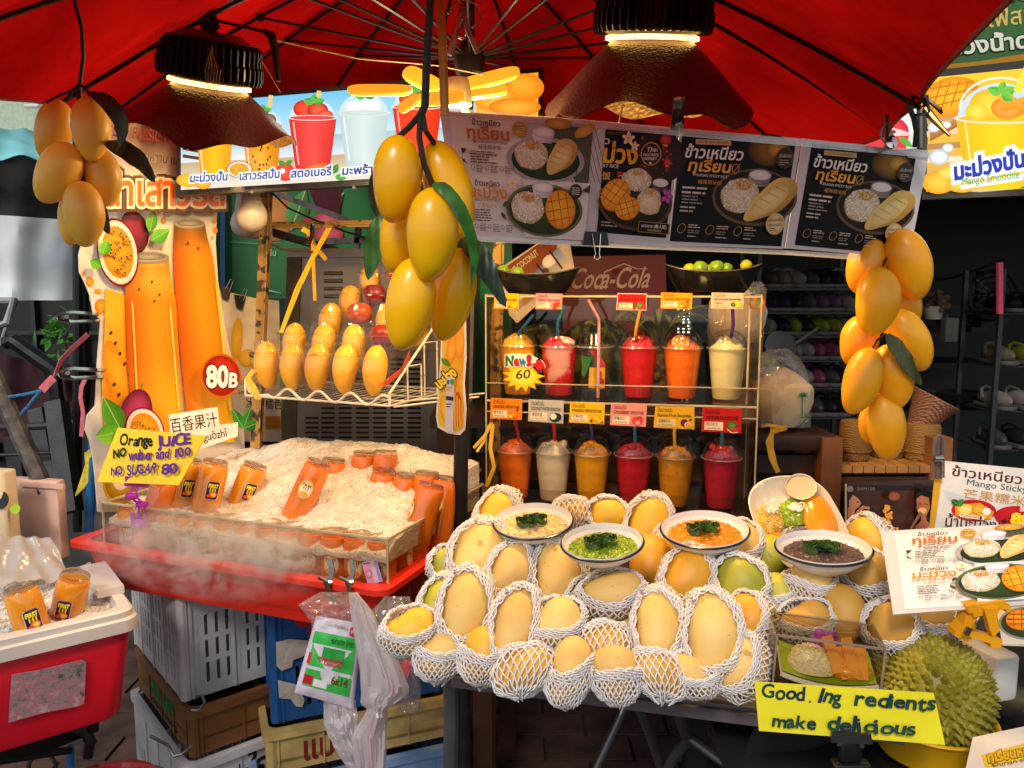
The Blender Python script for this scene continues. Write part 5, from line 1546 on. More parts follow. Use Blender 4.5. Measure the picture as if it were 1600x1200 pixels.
# ================================================================== r
zT=at(600,926,1.45).z
TFL,TFR=atz(100,846,zT),atz(602,926,zT)
tu=(TFR-TFL);TW=tu.length;tu.normalize();tv_=V3((-tu.y,tu.x,0));TZ=V3((0,0,1))
TD=.56
def tp(u,v,z):return TFL+tu*u+tv_*v+TZ*z
tray=thing('tray','wide red plastic tray holding the clear ice box and juice bottles','tray',tp(TW/2,TD/2,-.12))
M_red=mat('red_plastic','#d42a1a',rough=.32,scale=5,var=.1,bump=.1)
def rloop(u0,v0,u1,v1,z,r=.03,n=5):
 L=[]
 for cx,cyy,a0 in((u1-r,v1-r,0),(u0+r,v1-r,90),(u0+r,v0+r,180),(u1-r,v0+r,270)):
  for k in range(n+1):
   a=R(a0+90*k/n);L.append(tp(cx+r*math.cos(a),cyy+r*math.sin(a),z))
 return L
b=MB()
b.loft([rloop(.05,.05,TW-.05,TD-.05,-.115),rloop(.022,.022,TW-.022,TD-.022,-.012),rloop(.0,.0,TW,TD,-.012),rloop(0,0,TW,TD,.0),rloop(.03,.03,TW-.03,TD-.03,.0),rloop(.06,.06,TW-.06,TD-.06,-.105)])
b.build('body',M_red,tray,angle=30)
bx0,by0,bx1,by1=.075,.045,TW-.02,TD-.04
zb,zt= -.09,.088
box=thing('ice_box','clear acrylic box standing in the red tray filled with ice','box',tp(.5,.3,-.1))
def wall(p0,p1,t=.004):
 d=(p1-p0);d.normalize();n=V3((d.y,-d.x,0))*t
 b=MB();b.prism([p0+TZ*zb,p1+TZ*zb,p1+TZ*zt,p0+TZ*zt],n)
 b.build('wall',M_acry,box,smooth=False)
cs4=[tp(bx0,by0,0),tp(bx1,by0,0),tp(bx1,by1,0),tp(bx0,by1,0)]
for k in range(4):wall(cs4[k],cs4[(k+1)%4])
b=MB()
for k in range(4):
 b.strip([cs4[k]+TZ*zt,cs4[(k+1)%4]+TZ*zt],.005,.0035,TZ)
 b.strip([cs4[k]+TZ*zb,cs4[k]+TZ*zt],.004,.004,tu)
b.build('edge',M_acryedge,box,smooth=False)
def ice_mat():
 m,t,b=nt('crushed_ice')
 tc=t.nodes.new('ShaderNodeTexCoord')
 v=t.nodes.new('ShaderNodeTexVoronoi');v.inputs['Scale'].default_value=150
 t.links.new(tc.outputs['Object'],v.inputs['Vector'])
 n9=t.nodes.new('ShaderNodeTexNoise');n9.inputs['Scale'].default_value=34;n9.inputs['Detail'].default_value=8;n9.inputs['Roughness'].default_value=.7
 t.links.new(tc.outputs['Object'],n9.inputs['Vector'])
 r=t.nodes.new('ShaderNodeValToRGB');r.color_ramp.elements[0].position=.34;r.color_ramp.elements[0].color=(.60,.53,.46,1);r.color_ramp.elements[1].color=(.84,.80,.75,1);r.color_ramp.elements[1].position=.66
 t.links.new(n9.outputs['Fac'],r.inputs[0]);t.links.new(r.outputs[0],b.inputs['Base Color'])
 n=t.nodes.new('ShaderNodeTexNoise');n.inputs['Scale'].default_value=240;n.inputs['Detail'].default_value=4
 t.links.new(tc.outputs['Object'],n.inputs['Vector'])
 ad=t.nodes.new('ShaderNodeMath');ad.operation='ADD'
 t.links.new(v.outputs['Distance'],ad.inputs[0]);t.links.new(n.outputs['Fac'],ad.inputs[1])
 bp=t.nodes.new('ShaderNodeBump');bp.inputs['Strength'].default_value=.7;bp.inputs['Distance'].default_value=.004
 t.links.new(ad.outputs[0],bp.inputs['Height']);t.links.new(bp.outputs[0],b.inputs['Normal'])
 b.inputs['Coat Weight'].default_value=.6;b.inputs['Coat Roughness'].default_value=.04;t.links.new(bp.outputs[0],b.inputs['Coat Normal'])
 b.inputs['Roughness'].default_value=.2
 b.inputs['Subsurface Weight'].default_value=.6;b.inputs['Subsurface Radius'].default_value=(.03,.025,.02);b.inputs['Subsurface Scale'].default_value=1
 MATS['crushed_ice']=m
 return m
M_ice=ice_mat()
M_shard=clear('ice_shard',tint='#f6f2ee',gloss=.10,rough=.12,milky=.45,mcol='#d9d0c6',edge=.5)
IW,ID=bx1-bx0,by1-by0
def ice_h(u,v):
 """u, v in 0..1 across the box, height above the rim plane"""
 base=.058
 s_=min(1,max(0,v/.88));hp=.118*s_*s_*(3-2*s_)*(.32+.68*math.exp(-((u-.60)/.58)**2))+.012*math.exp(-((u-.25)/.15)**2)*s_
 drop= -.012*math.exp(-(v/.05)**2)+.012*math.exp(-((v-.12)/.1)**2)
 z=base+hp+drop
 z+=.012*noise.noise(V3((u*9,v*7,2)))+.0045*noise.noise(V3((u*26,v*20,5)))+.003*noise.noise(V3((u*70,v*50,3)))
 return z
def icep(u,v,dz=0.0):return tp(bx0+.008+u*(IW-.016),by0+.008+v*(ID-.016),ice_h(u,v)+dz)
ice=MB()
ice.grid(lambda u,v:icep(u,v),200,110)
ice.grid(lambda u,v:tp(bx0+.008+u*(IW-.016),by0+.008,.035+(ice_h(u,0)-.035)*v+.006*noise.noise(V3((u*30,v,0)))*(1-v)),90,3)
ice.grid(lambda u,v:tp(bx1-.008,by0+.008+u*(ID-.016),.035+(ice_h(1,u)-.035)*v),40,3)
ice.cur=1
rs=random.Random(5)
for k in range(3000):
 u,v=rs.random(),rs.random()
 p_=icep(u,v,rs.uniform(-.0015,.001));s_=rs.uniform(.001,.0026)*(1.25 if v<.5 else 1)
 q=Matrix.Rotation(rs.random()*6.28,3,V3((rs.uniform(-1,1),rs.uniform(-1,1),rs.uniform(-1,1))).normalized())
 vs=[p_+q@V3(c_)*s_*rs.uniform(.7,1.3)for c_ in((1,0,-.5),(-.6,.8,-.5),(-.6,-.8,-.5),(.2,.1,1.0))]
 ice.add(vs,[(0,1,2),(0,3,1),(1,3,2),(2,3,0)])
tag(ice.build('crushed_ice',[M_ice,M_ice],loc=tp(.45,.3,0),smooth=False),'heap of crushed ice mounded in the clear box on the red tray','ice',kind='stuff')
M_juice=mat('orange_juice','#f0800c',rough=.25,scale=14,var=.14,sss=.25,rand=.1)
M_juicey=mat('passion_juice','#ee9a10',rough=.25,scale=14,var=.14,sss=.25,rand=.1)
M_cap=clear('bottle_cap',tint='#e8dccc',gloss=.10,rough=.1,milky=.10,mcol='#b5a48c',edge=.6)
M_pet=clear('pet_plastic',gloss=.05,rough=.04,edge=.5)
M_lbl=printmat('label_print',.35)
RB,HB=.0315,.168
def bottle_proto(name,juice,kind):
 root=thing(name,'x','bottle',(0,0,0))
 b=MB();b.lathe([(0,.002),(RB-.004,.002),(RB-.0012,.006),(RB-.0012,HB*.80),(RB*.95,HB*.88),(RB*.88,HB*.93),(0,HB*.935)],22);b.build('juice',juice,root,world=False)
 b=MB();b.lathe([(RB-.003,0),(RB,.004),(RB,HB*.80),(RB*.97,HB*.88),(RB*.90,HB*.94),(RB*.84,HB*.955)],22);b.build('shell',M_pet,root,world=False)
 b=MB();b.lathe([(RB*.86,HB*.945),(RB*.88,HB*.955),(RB*.88,HB*.99),(RB*.82,HB),(RB*.76,HB*.995),(RB*.74,HB*.98),(0,HB*.975)],22);b.build('lid',M_cap,root,world=False)
 def wrap(x,y,w=0.0):
  a=x/RB
  return V3((math.sin(a)*(RB+.0006+w),-math.cos(a)*(RB+.0006+w),HB*.62-y))
 if kind:
  c=Canvas(wrap,.00015)
  if kind=='purple':
   c.poly([(-.014,-.017),(-.010,-.020),(.010,-.020),(.014,-.017),(.014,.019),(.010,.022),(-.010,.022),(-.014,.019)],'#d8c8d0')
   c.poly([(-.0128,-.0162),(-.009,-.019),(.009,-.019),(.0128,-.0162),(.0128,.018),(.009,.0208),(-.009,.0208),(-.0128,.018)],'#3c1c5a')
   c.text('FIRST',-.010,-.006,.010,-.006,.0115,'#f4e23a',bold=.06,out='#1a0a2a',ow=.06);c.text('111',-.006,.0035,.006,.0035,.0115,'#f4d23a',bold=.06,out='#1a0a2a',ow=.06)
   c.ell(.002,.010,.0085,.0065,'#e0700c','#f8a82a');c.ell(-.006,.013,.005,.004,'#b5301a','#e0602a');c.ell(.003,.010,.005,.0036,'#f8c44a','#ffe07a')
   c.lines(-.008,.0165,.016,1,.004,'#f0e6d8',th=.0018,rag=0)
  else:
   c.ell(0,0,.0165,.022,'#e8d49a','#fbf0cc');c.ring(0,0,.0158,.0212,.0012,'#d9a02a')
   c.text('First',-.010,-.007,.010,-.007,.010,'#5a3a14',bold=.03);c.text('111',-.0055,.0005,.0055,.0005,.009,'#5a3a14',bold=.03)
   c.ell(0,-.0135,.005,.003,'#f0a01c','#f8c84a');c.ell(0,.0115,.009,.006,'#e88c0c','#f8b83a');c.lines(-.011,.003,.022,1,.004,'#4a6a3a',th=.002,rag=0)
  c.build('label',M_lbl,root,world=False)
 return root
PB={'o':bottle_proto('juice_bottle',M_juice,'white'),'p':bottle_proto('juice_bottle',M_juicey,'purple'),'n':bottle_proto('juice_bottle',M_juice,None)}
used=set()
def put_bottle(kind,base,axis,yaw,label,group):
 z=V3(axis).normalized()
 f=(CAM-base);f=(f-z*f.dot(z)).normalized()
 f=Matrix.Rotation(R(yaw),3,z)@f
 x=(-f).cross(z);M4=frame(x,-f,z).to_4x4();M4.translation=base
 if kind not in used:
  used.add(kind);o=PB[kind];o.matrix_basis=M4;o['label']=label
 else:
  o=copytree(PB[kind],M4,label=label)
 o['group']=group
 return o
def bottle_px(kind,topx,botx,Y,yaw,label,group='juice bottles stuck in the ice',dy=0.0):
 """from the lid centre down the axis pixel direction"""
 A,B=at(*topx,Y),at(*botx,Y-dy)
 ax=(A-B).normalized()
 return put_bottle(kind,A-ax*HB,ax,yaw,label,group)
def bottle_ice(kind,topx,emx,yaw,label):
 """bottle whose body leaves the ice at pixel emx and whose lid sits at topx"""
 Y=1.3
 while Y<2.4:
  q=at(*emx,Y);r_=q-TFL
  u,v=(r_.dot(tu)-bx0-.008)/(IW-.016),(r_.dot(tv_)-by0-.008)/(ID-.016)
  if 0<=v and-.02<=u<=1 and r_.z<=ice_h(max(0,u),min(1,v)):break
  Y+=.004
 if Y>=2.4:Y=tp(.76,.42,0).y
 dp=min(.012,.0004*(emx[1]-topx[1]-10));A,B=at(*topx,Y+dp),at(*emx,Y)
 ax=(A-B).normalized()
 return put_bottle(kind,A-ax*HB,ax,yaw,label,'juice bottles stuck in the ice')
bottle_ice('p',(297,716),(281,787),20,'juice bottle with purple label at the back left of the leaning pair in the ice')
bottle_ice('p',(338,719),(322,790),12,'juice bottle with purple label, front right of the leaning pair in the ice')
bottle_ice('n',(262,746),(246,794),0,'juice bottle half hidden behind the orange juice sign')
bottle_ice('p',(400,724),(382,770),20,'juice bottle sunk deep in the ice showing only its purple label')
bottle_ice('o',(500,721),(466,795),-6,'orange juice bottle with oval white label leaning alone in the middle of the ice')
for(tx,ty,ex_,ey_,yw,kd,lb)in((522,716,520,733,0,'n','juice bottle lid peeking up behind the lone leaning orange bottle'),(570,705,569,720,0,'n','orange bottle at the back of the ice under the steel grille, left of the two'),(603,703,602,729,0,'n','orange bottle at the back of the ice under the steel grille, right of the two'),(601,733,599,746,0,'n','bottle buried to the lid in ice, right of the lone leaning bottle'),(636,740,634,754,0,'n','bottle buried to the lid in ice just left of the black pole group'),(668,736,666,756,0,'n','orange bottle at back right of the ice nearest the pole'),(697,743,692,788,-30,'o','orange bottle with white label against the right wall of the ice box'),(675,755,661,806,-75,'o','orange bottle standing tall at the front right of the ice')):
 bottle_ice(kd,(tx,ty),(ex_,ey_),yw,lb)
for k in range(13):
 u=bx0+.040+k*(IW-.08)/12
 put_bottle('p' if k<8 else 'o',tp(u,by0+.044,zb),TZ,rnd.uniform(-25,25),'juice bottle in the row under the ice behind the front acrylic wall','juice bottles lined up along the clear box walls')
for k in range(1,6):
 put_bottle('o',tp(bx1-.042,by0+.044+k*.068,zb),TZ,rnd.uniform(30,80),'juice bottle in the row under the ice behind the right acrylic wall','juice bottles lined up along the clear box walls')
Py=plane3(at(180,665,1.70),at(322,680,1.60),at(150,752,1.66))
sy_=thing('handwritten_sign','yellow handwritten orange juice sign held by the purple clip over the ice','sign',Py(230,757))
sheet(Py,[(184,668),(322,681),(279,758),(151,753)],.002,'card',mat('yellow_card','#e8c81c',rough=.5,scale=14,var=.08),sy_)
c=Canvas(Py,.0003)
c.hand('Orange',187,696,240,697,25,'#17171a',.05,seed=1);c.hand('JUICE',248,699,302,694,24,'#5a2a86',.06,seed=2)
c.hand('NO',179,716,199,713,17,'#17171a',.06,seed=3);c.hand('wuber and',203,720,268,716,21,'#5a2a86',.06,seed=4);c.hand('100',277,716,303,712,20,'#5a2a86',.06,seed=5)
c.hand('NO',178,744,198,741,18,'#5a2a86',.06,seed=6);c.hand('SUGAR',204,744,249,739,22,'#5a2a86',.06,seed=7);c.hand('80',258,743,285,740,22,'#5a2a86',.06,seed=8)
c.build('lettering',printmat('ink_print',.45),sy_)
M_purp=mat('purple_plastic','#a01e9a',rough=.3,scale=12,var=.15)
def robot_clip(label,nodes,m,s=1.0,w=.016):
 """articulated sign clip: jaw, jointed links, lower jaw"""
 root=thing('sign_clip',label,'clip',nodes[-1],'jointed plastic sign clips')
 f=(CAM-nodes[0]).normalized()
 xa=V3((1,0,0))
 b=MB();b.rbox(nodes[0],(.05*s,.014*s,.012*s),.003);b.box(nodes[0]+V3((-.014*s,-.004,.010*s)),(.012*s,.012*s,.014*s));b.box(nodes[0]+V3((.014*s,-.004,.010*s)),(.012*s,.012*s,.014*s));b.build('upper_jaw',m,root,angle=30)
 for i in range(len(nodes)-1):
  b=MB()
  for s_ in(-1,1):b.strip([nodes[i]+xa*s_*.006*s,nodes[i+1]+xa*s_*.006*s],.011*s,.0045*s,f)
  b.lathe([(0,.011*s),(.007*s,.011*s),(.007*s,-.011*s),(0,-.011*s)],12,rot('Y',90),nodes[i+1]);b.build('link',m,root,angle=30)
 b=MB();n=nodes[-1]
 b.rbox(n+V3((0,0,-.014*s)),(.034*s,.026*s,.018*s),.004);b.box(n+V3((-.014*s,-.012*s,-.002)),(.007*s,.006*s,.026*s));b.box(n+V3((.014*s,-.012*s,-.002)),(.007*s,.006*s,.026*s));b.build('lower_jaw',m,root,angle=30)
 return root
Yc=tp(.19,by0,0).y
robot_clip('purple jointed clip on the clear box edge holding the orange juice sign',[at(214,755,1.64),at(206,775,1.63),at(222,788,1.64),at(221,806,Yc-.0)],M_purp,1.0)
Pn=plane3(tp(TW-.14,.046-.006,.02),tp(TW-.08,.046-.006,.02),tp(TW-.14,.034,-.04))
bn=thing('banknote','folded pink and blue banknote tucked in front of the clear box corner','banknote',Pn(582,912))
sheet(Pn,[(565,879),(588,874),(598,908),(575,914)],.0008,'paper',mat('note_paper','#c5a6b8',rough=.6),bn)
c=Canvas(Pn,.0003);c.quad([(567,884),(578,882),(586,911),(576,913)],'#c98aa0');c.quad([(584,876),(588,875),(597,907),(592,908)],'#7a86c0');c.ell(577,897,5,7,'#8a5a80','#d8a8b8');c.lines(568,880,12,1,4,'#5a4a7a',skew=-.2);c.build('print',printmat('card_print',.5),bn)
for i,(x,lab)in enumerate(((513,'left steel spring clamp on the front rim of the red tray'),(546,'right steel spring clamp on the front rim of the red tray'))):
 Y=tp(TW-.17+i*.06,0,0).y-.012
 r=thing('spring_clamp',lab,'clamp',at(x,915,Y),'steel spring clamps on the red tray')
 k=1 if i==0 else .85
 b=MB();b.strip([at(x+2,876,Y+.01),at(x+6,890,Y),at(x+4,902,Y),at(x-3,908,Y)],.012*k,.003,(1,-.5,0));b.build('handle',M_steel,r)
 b=MB();b.strip([at(x-16,902,Y-.02),at(x-4,908,Y-.02),at(x-1,918,Y-.01),at(x+4,932,Y),at(x+9,940,Y+.005)],.012*k,.003,(.6,-.6,.4));b.build('jaw',M_steel,r)
 b=MB();b.lathe([(0,.008),(.006,.008),(.006,-.008),(0,-.008)],10,rot('Y',90),at(x,910,Y-.004));b.build('spring',M_chrome,r)
def bag(name,label,cat,outline,Y,depth,m,seed,amp=.012,n=26,parts=None,grp=None):
 """crumpled film bag: front and back skins through rows of (y, x0, x1) pixels"""
 root=thing(name,label,cat,at((outline[-1][1]+outline[-1][2])/2,outline[-1][0],Y),grp)
 def skin(sgn):
  def q(u,v):
   f=v*(len(outline)-1);i=min(int(f),len(outline)-2);f-=i
   y0,a0,b0=outline[i];y1,a1,b1=outline[i+1]
   y,a,b_=y0+(y1-y0)*f,a0+(a1-a0)*f,b0+(b1-b0)*f
   e=math.sin(math.pi*u)**.6*min(1,v*3+.12)*min(1,(1-v)*4+.25)
   nz=noise.noise(V3((u*4+seed,v*6,seed*3+sgn)))+.5*noise.noise(V3((u*11,v*13+seed,sgn*5)))+.25*noise.noise(V3((u*25,v*9+seed,sgn*5)))
   x=a+(b_-a)*u+2.2*noise.noise(V3((v*9,seed,u*2)))
   return at(x,y,Y-sgn*depth*e+amp*nz)
  return q
 b=MB();b.grid(skin(1),n,n);b.build('front_film',m,root,angle=25)
 b=MB();b.grid(skin(-1),n,n);b.build('back_film',m,root,angle=25)
 return root
YB=tp(TW-.12,0,0).y-.045
M_bagw=clear('bag_white_film',gloss=.10,rough=.2,milky=.78,mcol='#f2ecf2',bump=.6,bscale=40,edge=.6)
M_bagc=clear('bag_clear_film',gloss=.09,rough=.08,milky=.13,bump=.9,bscale=30,edge=.8)
bag('plastic_bag','clear crumpled plastic bag hanging from the clamp around the green bag pack','plastic bag',[(925,500,560),(945,465,570),(970,486,568),(1000,488,566)],YB,.02,M_bagc,3)
pk=thing('bag_pack','folded pack of white bags with green and red printed front hanging under the tray','bag pack',at(515,1105,YB))
def pack(u,v,s_=1):
 tl,tr,br,bl_=(494,962),(568,975),(552,1108),(460,1082)
 x=(tl[0]*(1-u)+tr[0]*u)*(1-v)+(bl_[0]*(1-u)+br[0]*u)*v
 y=(tl[1]*(1-u)+tr[1]*u)*(1-v)+(bl_[1]*(1-u)+br[1]*u)*v
 e=(math.sin(math.pi*u)**.4)*(math.sin(math.pi*min(1,v*.92+.06))**.4)
 return at(x,y,YB-.004-s_*.024*e+.004*noise.noise(V3((u*5,v*6,3))))
b=MB();b.grid(lambda u,v:pack(u,v),30,40);b.grid(lambda u,v:pack(1-u,v,-.6),20,20);b.build('stack',mat('bag_pack_white','#cfc7d6',rough=.35,scale=18,var=.12,bump=.4,bscale=30),pk,angle=60)
def packP(x,y,w=0.0):
 p0=pack(x,y);return p0+(CAM-p0).normalized()*(w+.0012)
class Soft(Canvas):
 """artwork that follows a bulging pack: shapes are cut into small cells"""
 def cells(s,x0,y0,x1,y1,col,n=10,m=10,fn=None):
  w=s.L*s.dz;s.L+=1
  vs,fs=[],[]
  for j in range(m+1):
   for i in range(n+1):
    vs.append(s.P(x0+(x1-x0)*i/n,y0+(y1-y0)*j/m,w))
  for j in range(m):
   for i in range(n):
    if fn and not fn(x0+(x1-x0)*(i+.5)/n,y0+(y1-y0)*(j+.5)/m):continue
    a=j*(n+1)+i;fs.append((a,a+1,a+n+2,a+n+1))
  s.mb.add(vs,fs);s.cl.extend([C(col)]*len(vs))
c=Soft(packP,.0003)
c.cells(.10,.20,.88,.88,'#d9d2dc',20,20)
GR='#3fb54f'
c.cells(.06,.19,.90,.34,GR,16,4)
c.cells(.08,.34,.90,.88,GR,44,40,lambda x,y:abs(x-.46)>(.44-(y-.30)*1.2)and y<.62 or(abs(x-.5)>(y-.42)*-1.5 and y>.66 and((x-.5)**2+(y-.62)**2)>.03))
c.cells(.30,.36,.72,.52,'#2f9a45',12,6)
c.cells(.06,.46,.12,.60,'#c2303a',2,6);c.cells(.08,.74,.24,.86,'#b02434',5,5);c.cells(.26,.77,.5,.86,'#e6dfe6',6,3)
c.text('พลาสติก จำกัด',.42,.30,.86,.30,.10,'#1f6a34',bold=.02)
c.text('ถุงพลาสติก',.24,.535,.70,.535,.085,'#c2303a',bold=.03);c.text('ใสพิเศษ',.36,.58,.68,.58,.07,'#c2303a',bold=.02)
c.text('6x14',.56,.78,.84,.78,.14,'#7a2a20',bold=.02);c.lines(.28,.79,.2,2,.03,'#b5405a');c.lines(.56,.81,.28,2,.03,'#2a7a3a')
c.cells(.72,.06,.88,.17,'#c2283e',8,8,lambda x,y:((x-.8)/.07)**2+((y-.115)/.055)**2<1)
c.text('หูหิ้ว',.76,.13,.85,.13,.05,'#f0d8dc',bold=.02);c.text('ขายส่งถูก',.42,.09,.70,.12,.05,'#4a4048')
c.build('print',printmat('pack_print',.35,coat=.5),pk)
bag('plastic_bag','tall milky carrier bag gathered by its handle and twisted in the middle below the clamps','plastic bag',[(926,545,558),(955,547,582),(1000,554,606),(1045,562,628),(1080,564,642),(1098,562,622),(1108,574,604),(1122,566,606),(1155,548,604),(1210,556,602)],YB-.02,.026,M_bagw,7)
bag('plastic_bag','milky bag with green print seen below the green bag pack','plastic bag',[(1095,506,556),(1130,505,560),(1165,520,566),(1205,545,580)],YB+.01,.02,M_bagw,9)
bag('plastic_bag','clear plastic bag hanging right of the tray corner with pink straws inside','plastic bag',[(932,600,640),(960,575,650),(1000,585,650),(1050,600,656),(1085,618,658),(1115,628,652)],1.44,.03,M_bagc,12)
sp=thing('straw_pack','bundle of pink and red straws inside the clear bag right of the tray','straws',at(622,1080,1.5))
for k in range(12):
 cx=0.0
 b=MB();o1,o2=rnd.uniform(-9,9),rnd.uniform(-.012,.012);b.tube([at(640+o1,1034+o1*.25,1.44+o2),at(612+o1,1084+o1*.25,1.44+o2)],.003,7);b.build('straw',mat('straw_pink','#d8306a',rough=.3)if k%3 else mat('straw_red','#d4202a',rough=.3),sp)
tg=thing('bag_tag','white tag with red Thai letters between the hanging bags','tag',at(590,1050,1.46))
Pt=plane3(at(580,1018,1.46),at(602,1050,1.47),at(575,1040,1.46));sheet(Pt,[(578,1016),(588,1014),(606,1052),(596,1060)],.001,'paper',M_lam,tg)
c=Canvas(Pt,.0003);c.text('ถูก',582,1024,597,1042,16,'#b5283e',bold=.03);c.build('print',printmat('card_print',.5),tg)
b=MB();b.tube([at(584,1100,YB-.02),at(583,1195,YB-.01)],.008,8)
tag(b.build('rolled_paper',mat('orange_roll','#d8784a',rough=.5),loc=at(583,1195,YB-.01)),'orange tube seen through the milky carrier bag','roll')
# ================================================================== r
zc=at(218,950,1.5).z
CFR=atz(218,951,zc)
cu=(atz(218,951,zc)-atz(0,1001,zc));cu.z=0;cu.normalize();cv=V3((-cu.y,cu.x,0))
def cp(u,v,z):return CFR+cu*u+cv*v+TZ*z
CW,CD,CH=.52,.34,.225
cool=thing('cooler_box','red cooler box with thick white rim full of ice at the lower left','cooler',cp(-CW/2,CD/2,-CH))
Mc=frame(cu,cv,TZ)
M_coolr=mat('cooler_red','#c01226',rough=.35,scale=7,var=.12,bump=.15,bscale=20)
b=MB();b.rbox(cp(-CW/2,CD/2,-.035-(CH-.035)/2),(CW-.02,CD-.02,CH-.035),.035,.006,Mc,top=1.0,bot=.90)
b.build('body',M_coolr,cool)
M_rim=mat('cooler_white','#cfc9c4',rough=.35,scale=9,var=.08,bump=.1)
def cloop(ins,z,r=.03,n=5):
 L=[]
 for cx,cyy,a0 in((-ins-r,CD-ins-r,0),(-CW+ins+r,CD-ins-r,90),(-CW+ins+r,ins+r,180),(-ins-r,ins+r,270)):
  for k in range(n+1):
   a=R(a0+90*k/n);L.append(cp(cx+r*math.cos(a),cyy+r*math.sin(a),z))
 return L
b=MB();b.loft([cloop(.008,-.045),cloop(.0,-.042),cloop(.0,-.018),cloop(.006,-.015),cloop(.006,-.003),cloop(.010,0),cloop(.030,0),cloop(.034,-.012),cloop(.036,-.10,.02)],cap0=False,cap1=True);b.build('rim',M_rim,cool,angle=28)
b=MB();b.box(cp(-.03,CD/2+.03,.008),(.05,CD*.55,.016),Mc);b.build('latch_ridge',M_rim,cool)
Px=plane3(cp(-.1,.006,-.04),cp(-.4,.006,-.04),cp(-.1,.022,-.225))
b=MB();b.prism([Px(x,y,.002)for x,y in((18,1053),(60,1046),(128,1030),(134,1034),(131,1098),(124,1102),(70,1112),(13,1128),(15,1090))],Px.n*.0012)
m,t,bs=nt('torn_sticker')
tc=t.nodes.new('ShaderNodeTexCoord');n1=t.nodes.new('ShaderNodeTexNoise');n1.inputs['Scale'].default_value=45;n1.inputs['Detail'].default_value=8;n1.inputs['Roughness'].default_value=.75
t.links.new(tc.outputs['Object'],n1.inputs['Vector'])
cr=t.nodes.new('ShaderNodeValToRGB')
cr.color_ramp.elements[0].position=.36;cr.color_ramp.elements[0].color=(*C('#4a4442'),1);cr.color_ramp.elements[1].position=.62;cr.color_ramp.elements[1].color=(*C('#a89ca0'),1)
e=cr.color_ramp.elements.new(.46);e.color=(*C('#8a8286'),1);e=cr.color_ramp.elements.new(.53);e.color=(*C('#a86a78'),1)
t.links.new(n1.outputs['Fac'],cr.inputs[0])
n2=t.nodes.new('ShaderNodeTexNoise');n2.inputs['Scale'].default_value=16;t.links.new(tc.outputs['Object'],n2.inputs['Vector'])
c2=t.nodes.new('ShaderNodeValToRGB');c2.color_ramp.elements[0].position=.60;c2.color_ramp.elements[1].position=.63
t.links.new(n2.outputs['Fac'],c2.inputs[0])
mx=t.nodes.new('ShaderNodeMixRGB');mx.inputs[2].default_value=(*C('#3a6aa8'),1)
t.links.new(c2.outputs[0],mx.inputs[0]);t.links.new(cr.outputs[0],mx.inputs[1]);t.links.new(mx.outputs[0],bs.inputs['Base Color'])
bp=t.nodes.new('ShaderNodeBump');bp.inputs['Strength'].default_value=.6;bp.inputs['Distance'].default_value=.003;t.links.new(n1.outputs['Fac'],bp.inputs['Height']);t.links.new(bp.outputs[0],bs.inputs['Normal']);bs.inputs['Roughness'].default_value=.45
b.build('worn_sticker',m,cool,smooth=False)
ci=MB()
def cih(u,v):return cp(-.035-u*(CW-.07),.035+v*(CD-.07),-.022+.035*v+.012*noise.noise(V3((u*9,v*7,8)))+.006*noise.noise(V3((u*30,v*24,8))))
ci.grid(cih,90,60);ci.cur=1
for k in range(1500):
 p_=cih(rs.random(),rs.random());s_=rs.uniform(.003,.007)
 q=Matrix.Rotation(rs.random()*6.28,3,V3((rs.uniform(-1,1),rs.uniform(-1,1),rs.uniform(-1,1))).normalized())
 ci.add([p_+q@V3(c_)*s_ for c_ in((1,0,-.5),(-.6,.8,-.5),(-.6,-.8,-.5),(.2,.1,1.0))],[(0,1,2),(0,3,1),(1,3,2),(2,3,0)])
tag(ci.build('crushed_ice',[M_ice,M_ice],loc=cp(-CW/2,CD/2,-.03),smooth=False),'crushed ice filling the red cooler box','ice',kind='stuff')
bottle_px('p',(30,915),(52,985),cp(-.30,.15,0).y,8,'tilted juice bottle with purple label at left in the red cooler','juice bottles in the red cooler')
bottle_px('p',(118,897),(98,985),cp(-.17,.15,0).y,-14,'juice bottle with purple label at right in the red cooler','juice bottles in the red cooler')
tarp('plastic_film','clouded white plastic film draped over the left end of the red cooler','film',[at(-30,838,1.62),at(80,842,1.68),at(113,905,1.62),at(-30,925,1.5)],clear('cloudy_film',gloss=.1,rough=.2,milky=.62,mcol='#e6e2e0',bump=.6,bscale=30,edge=.5),.02)
M_cb=mat('pink_board','#d9b3a2',rough=.7,scale=6,var=.08)
b=MB();b.rbox(at(55,795,1.9),(.19,.02,.22),.006,.003,rot('Z',-16));b.rbox(at(-30,800,1.85),(.16,.025,.26),.012,.004,rot('Z',-16))
r=thing('foam_lid','pale pink foam box lid standing behind the red cooler','lid',at(55,860,1.9))
b=MB();b.rbox(at(62,808,1.95),(.145,.03,.2),.005,.003,rot('Z',-14));b.build('panel',M_cb,r)
b=MB();b.box(at(66,758,1.925),(.13,.008,.012),rot('Z',-14));b.build('ridge',M_cb,r)
r=thing('cardboard_box','cream printed card box end with a dark round hole at the left edge','box',at(0,850,1.85))
b=MB();b.rbox(at(-22,800,1.85),(.15,.05,.21),.012,.004,rot('Z',-10));b.build('body',mat('cream_board','#d9c7a4',rough=.7,scale=5,var=.06),r)
b=MB();b.lathe([(0,.001),(.022,.001),(.022,-.001),(0,-.001)],20,rot('X',80),at(-1,781,1.815));b.build('hole',M_dark,r)
b=MB();b.lathe([(0,.001),(.012,.001),(.012,-.001),(0,-.001)],14,rot('X',80),at(24,795,1.82));b.build('lime_spot',mat('lime_print','#a8c81c',rough=.5),r)
rk=thing('bike_rack','black tubular rack carrying the red cooler','rack',at(60,1180,1.5))
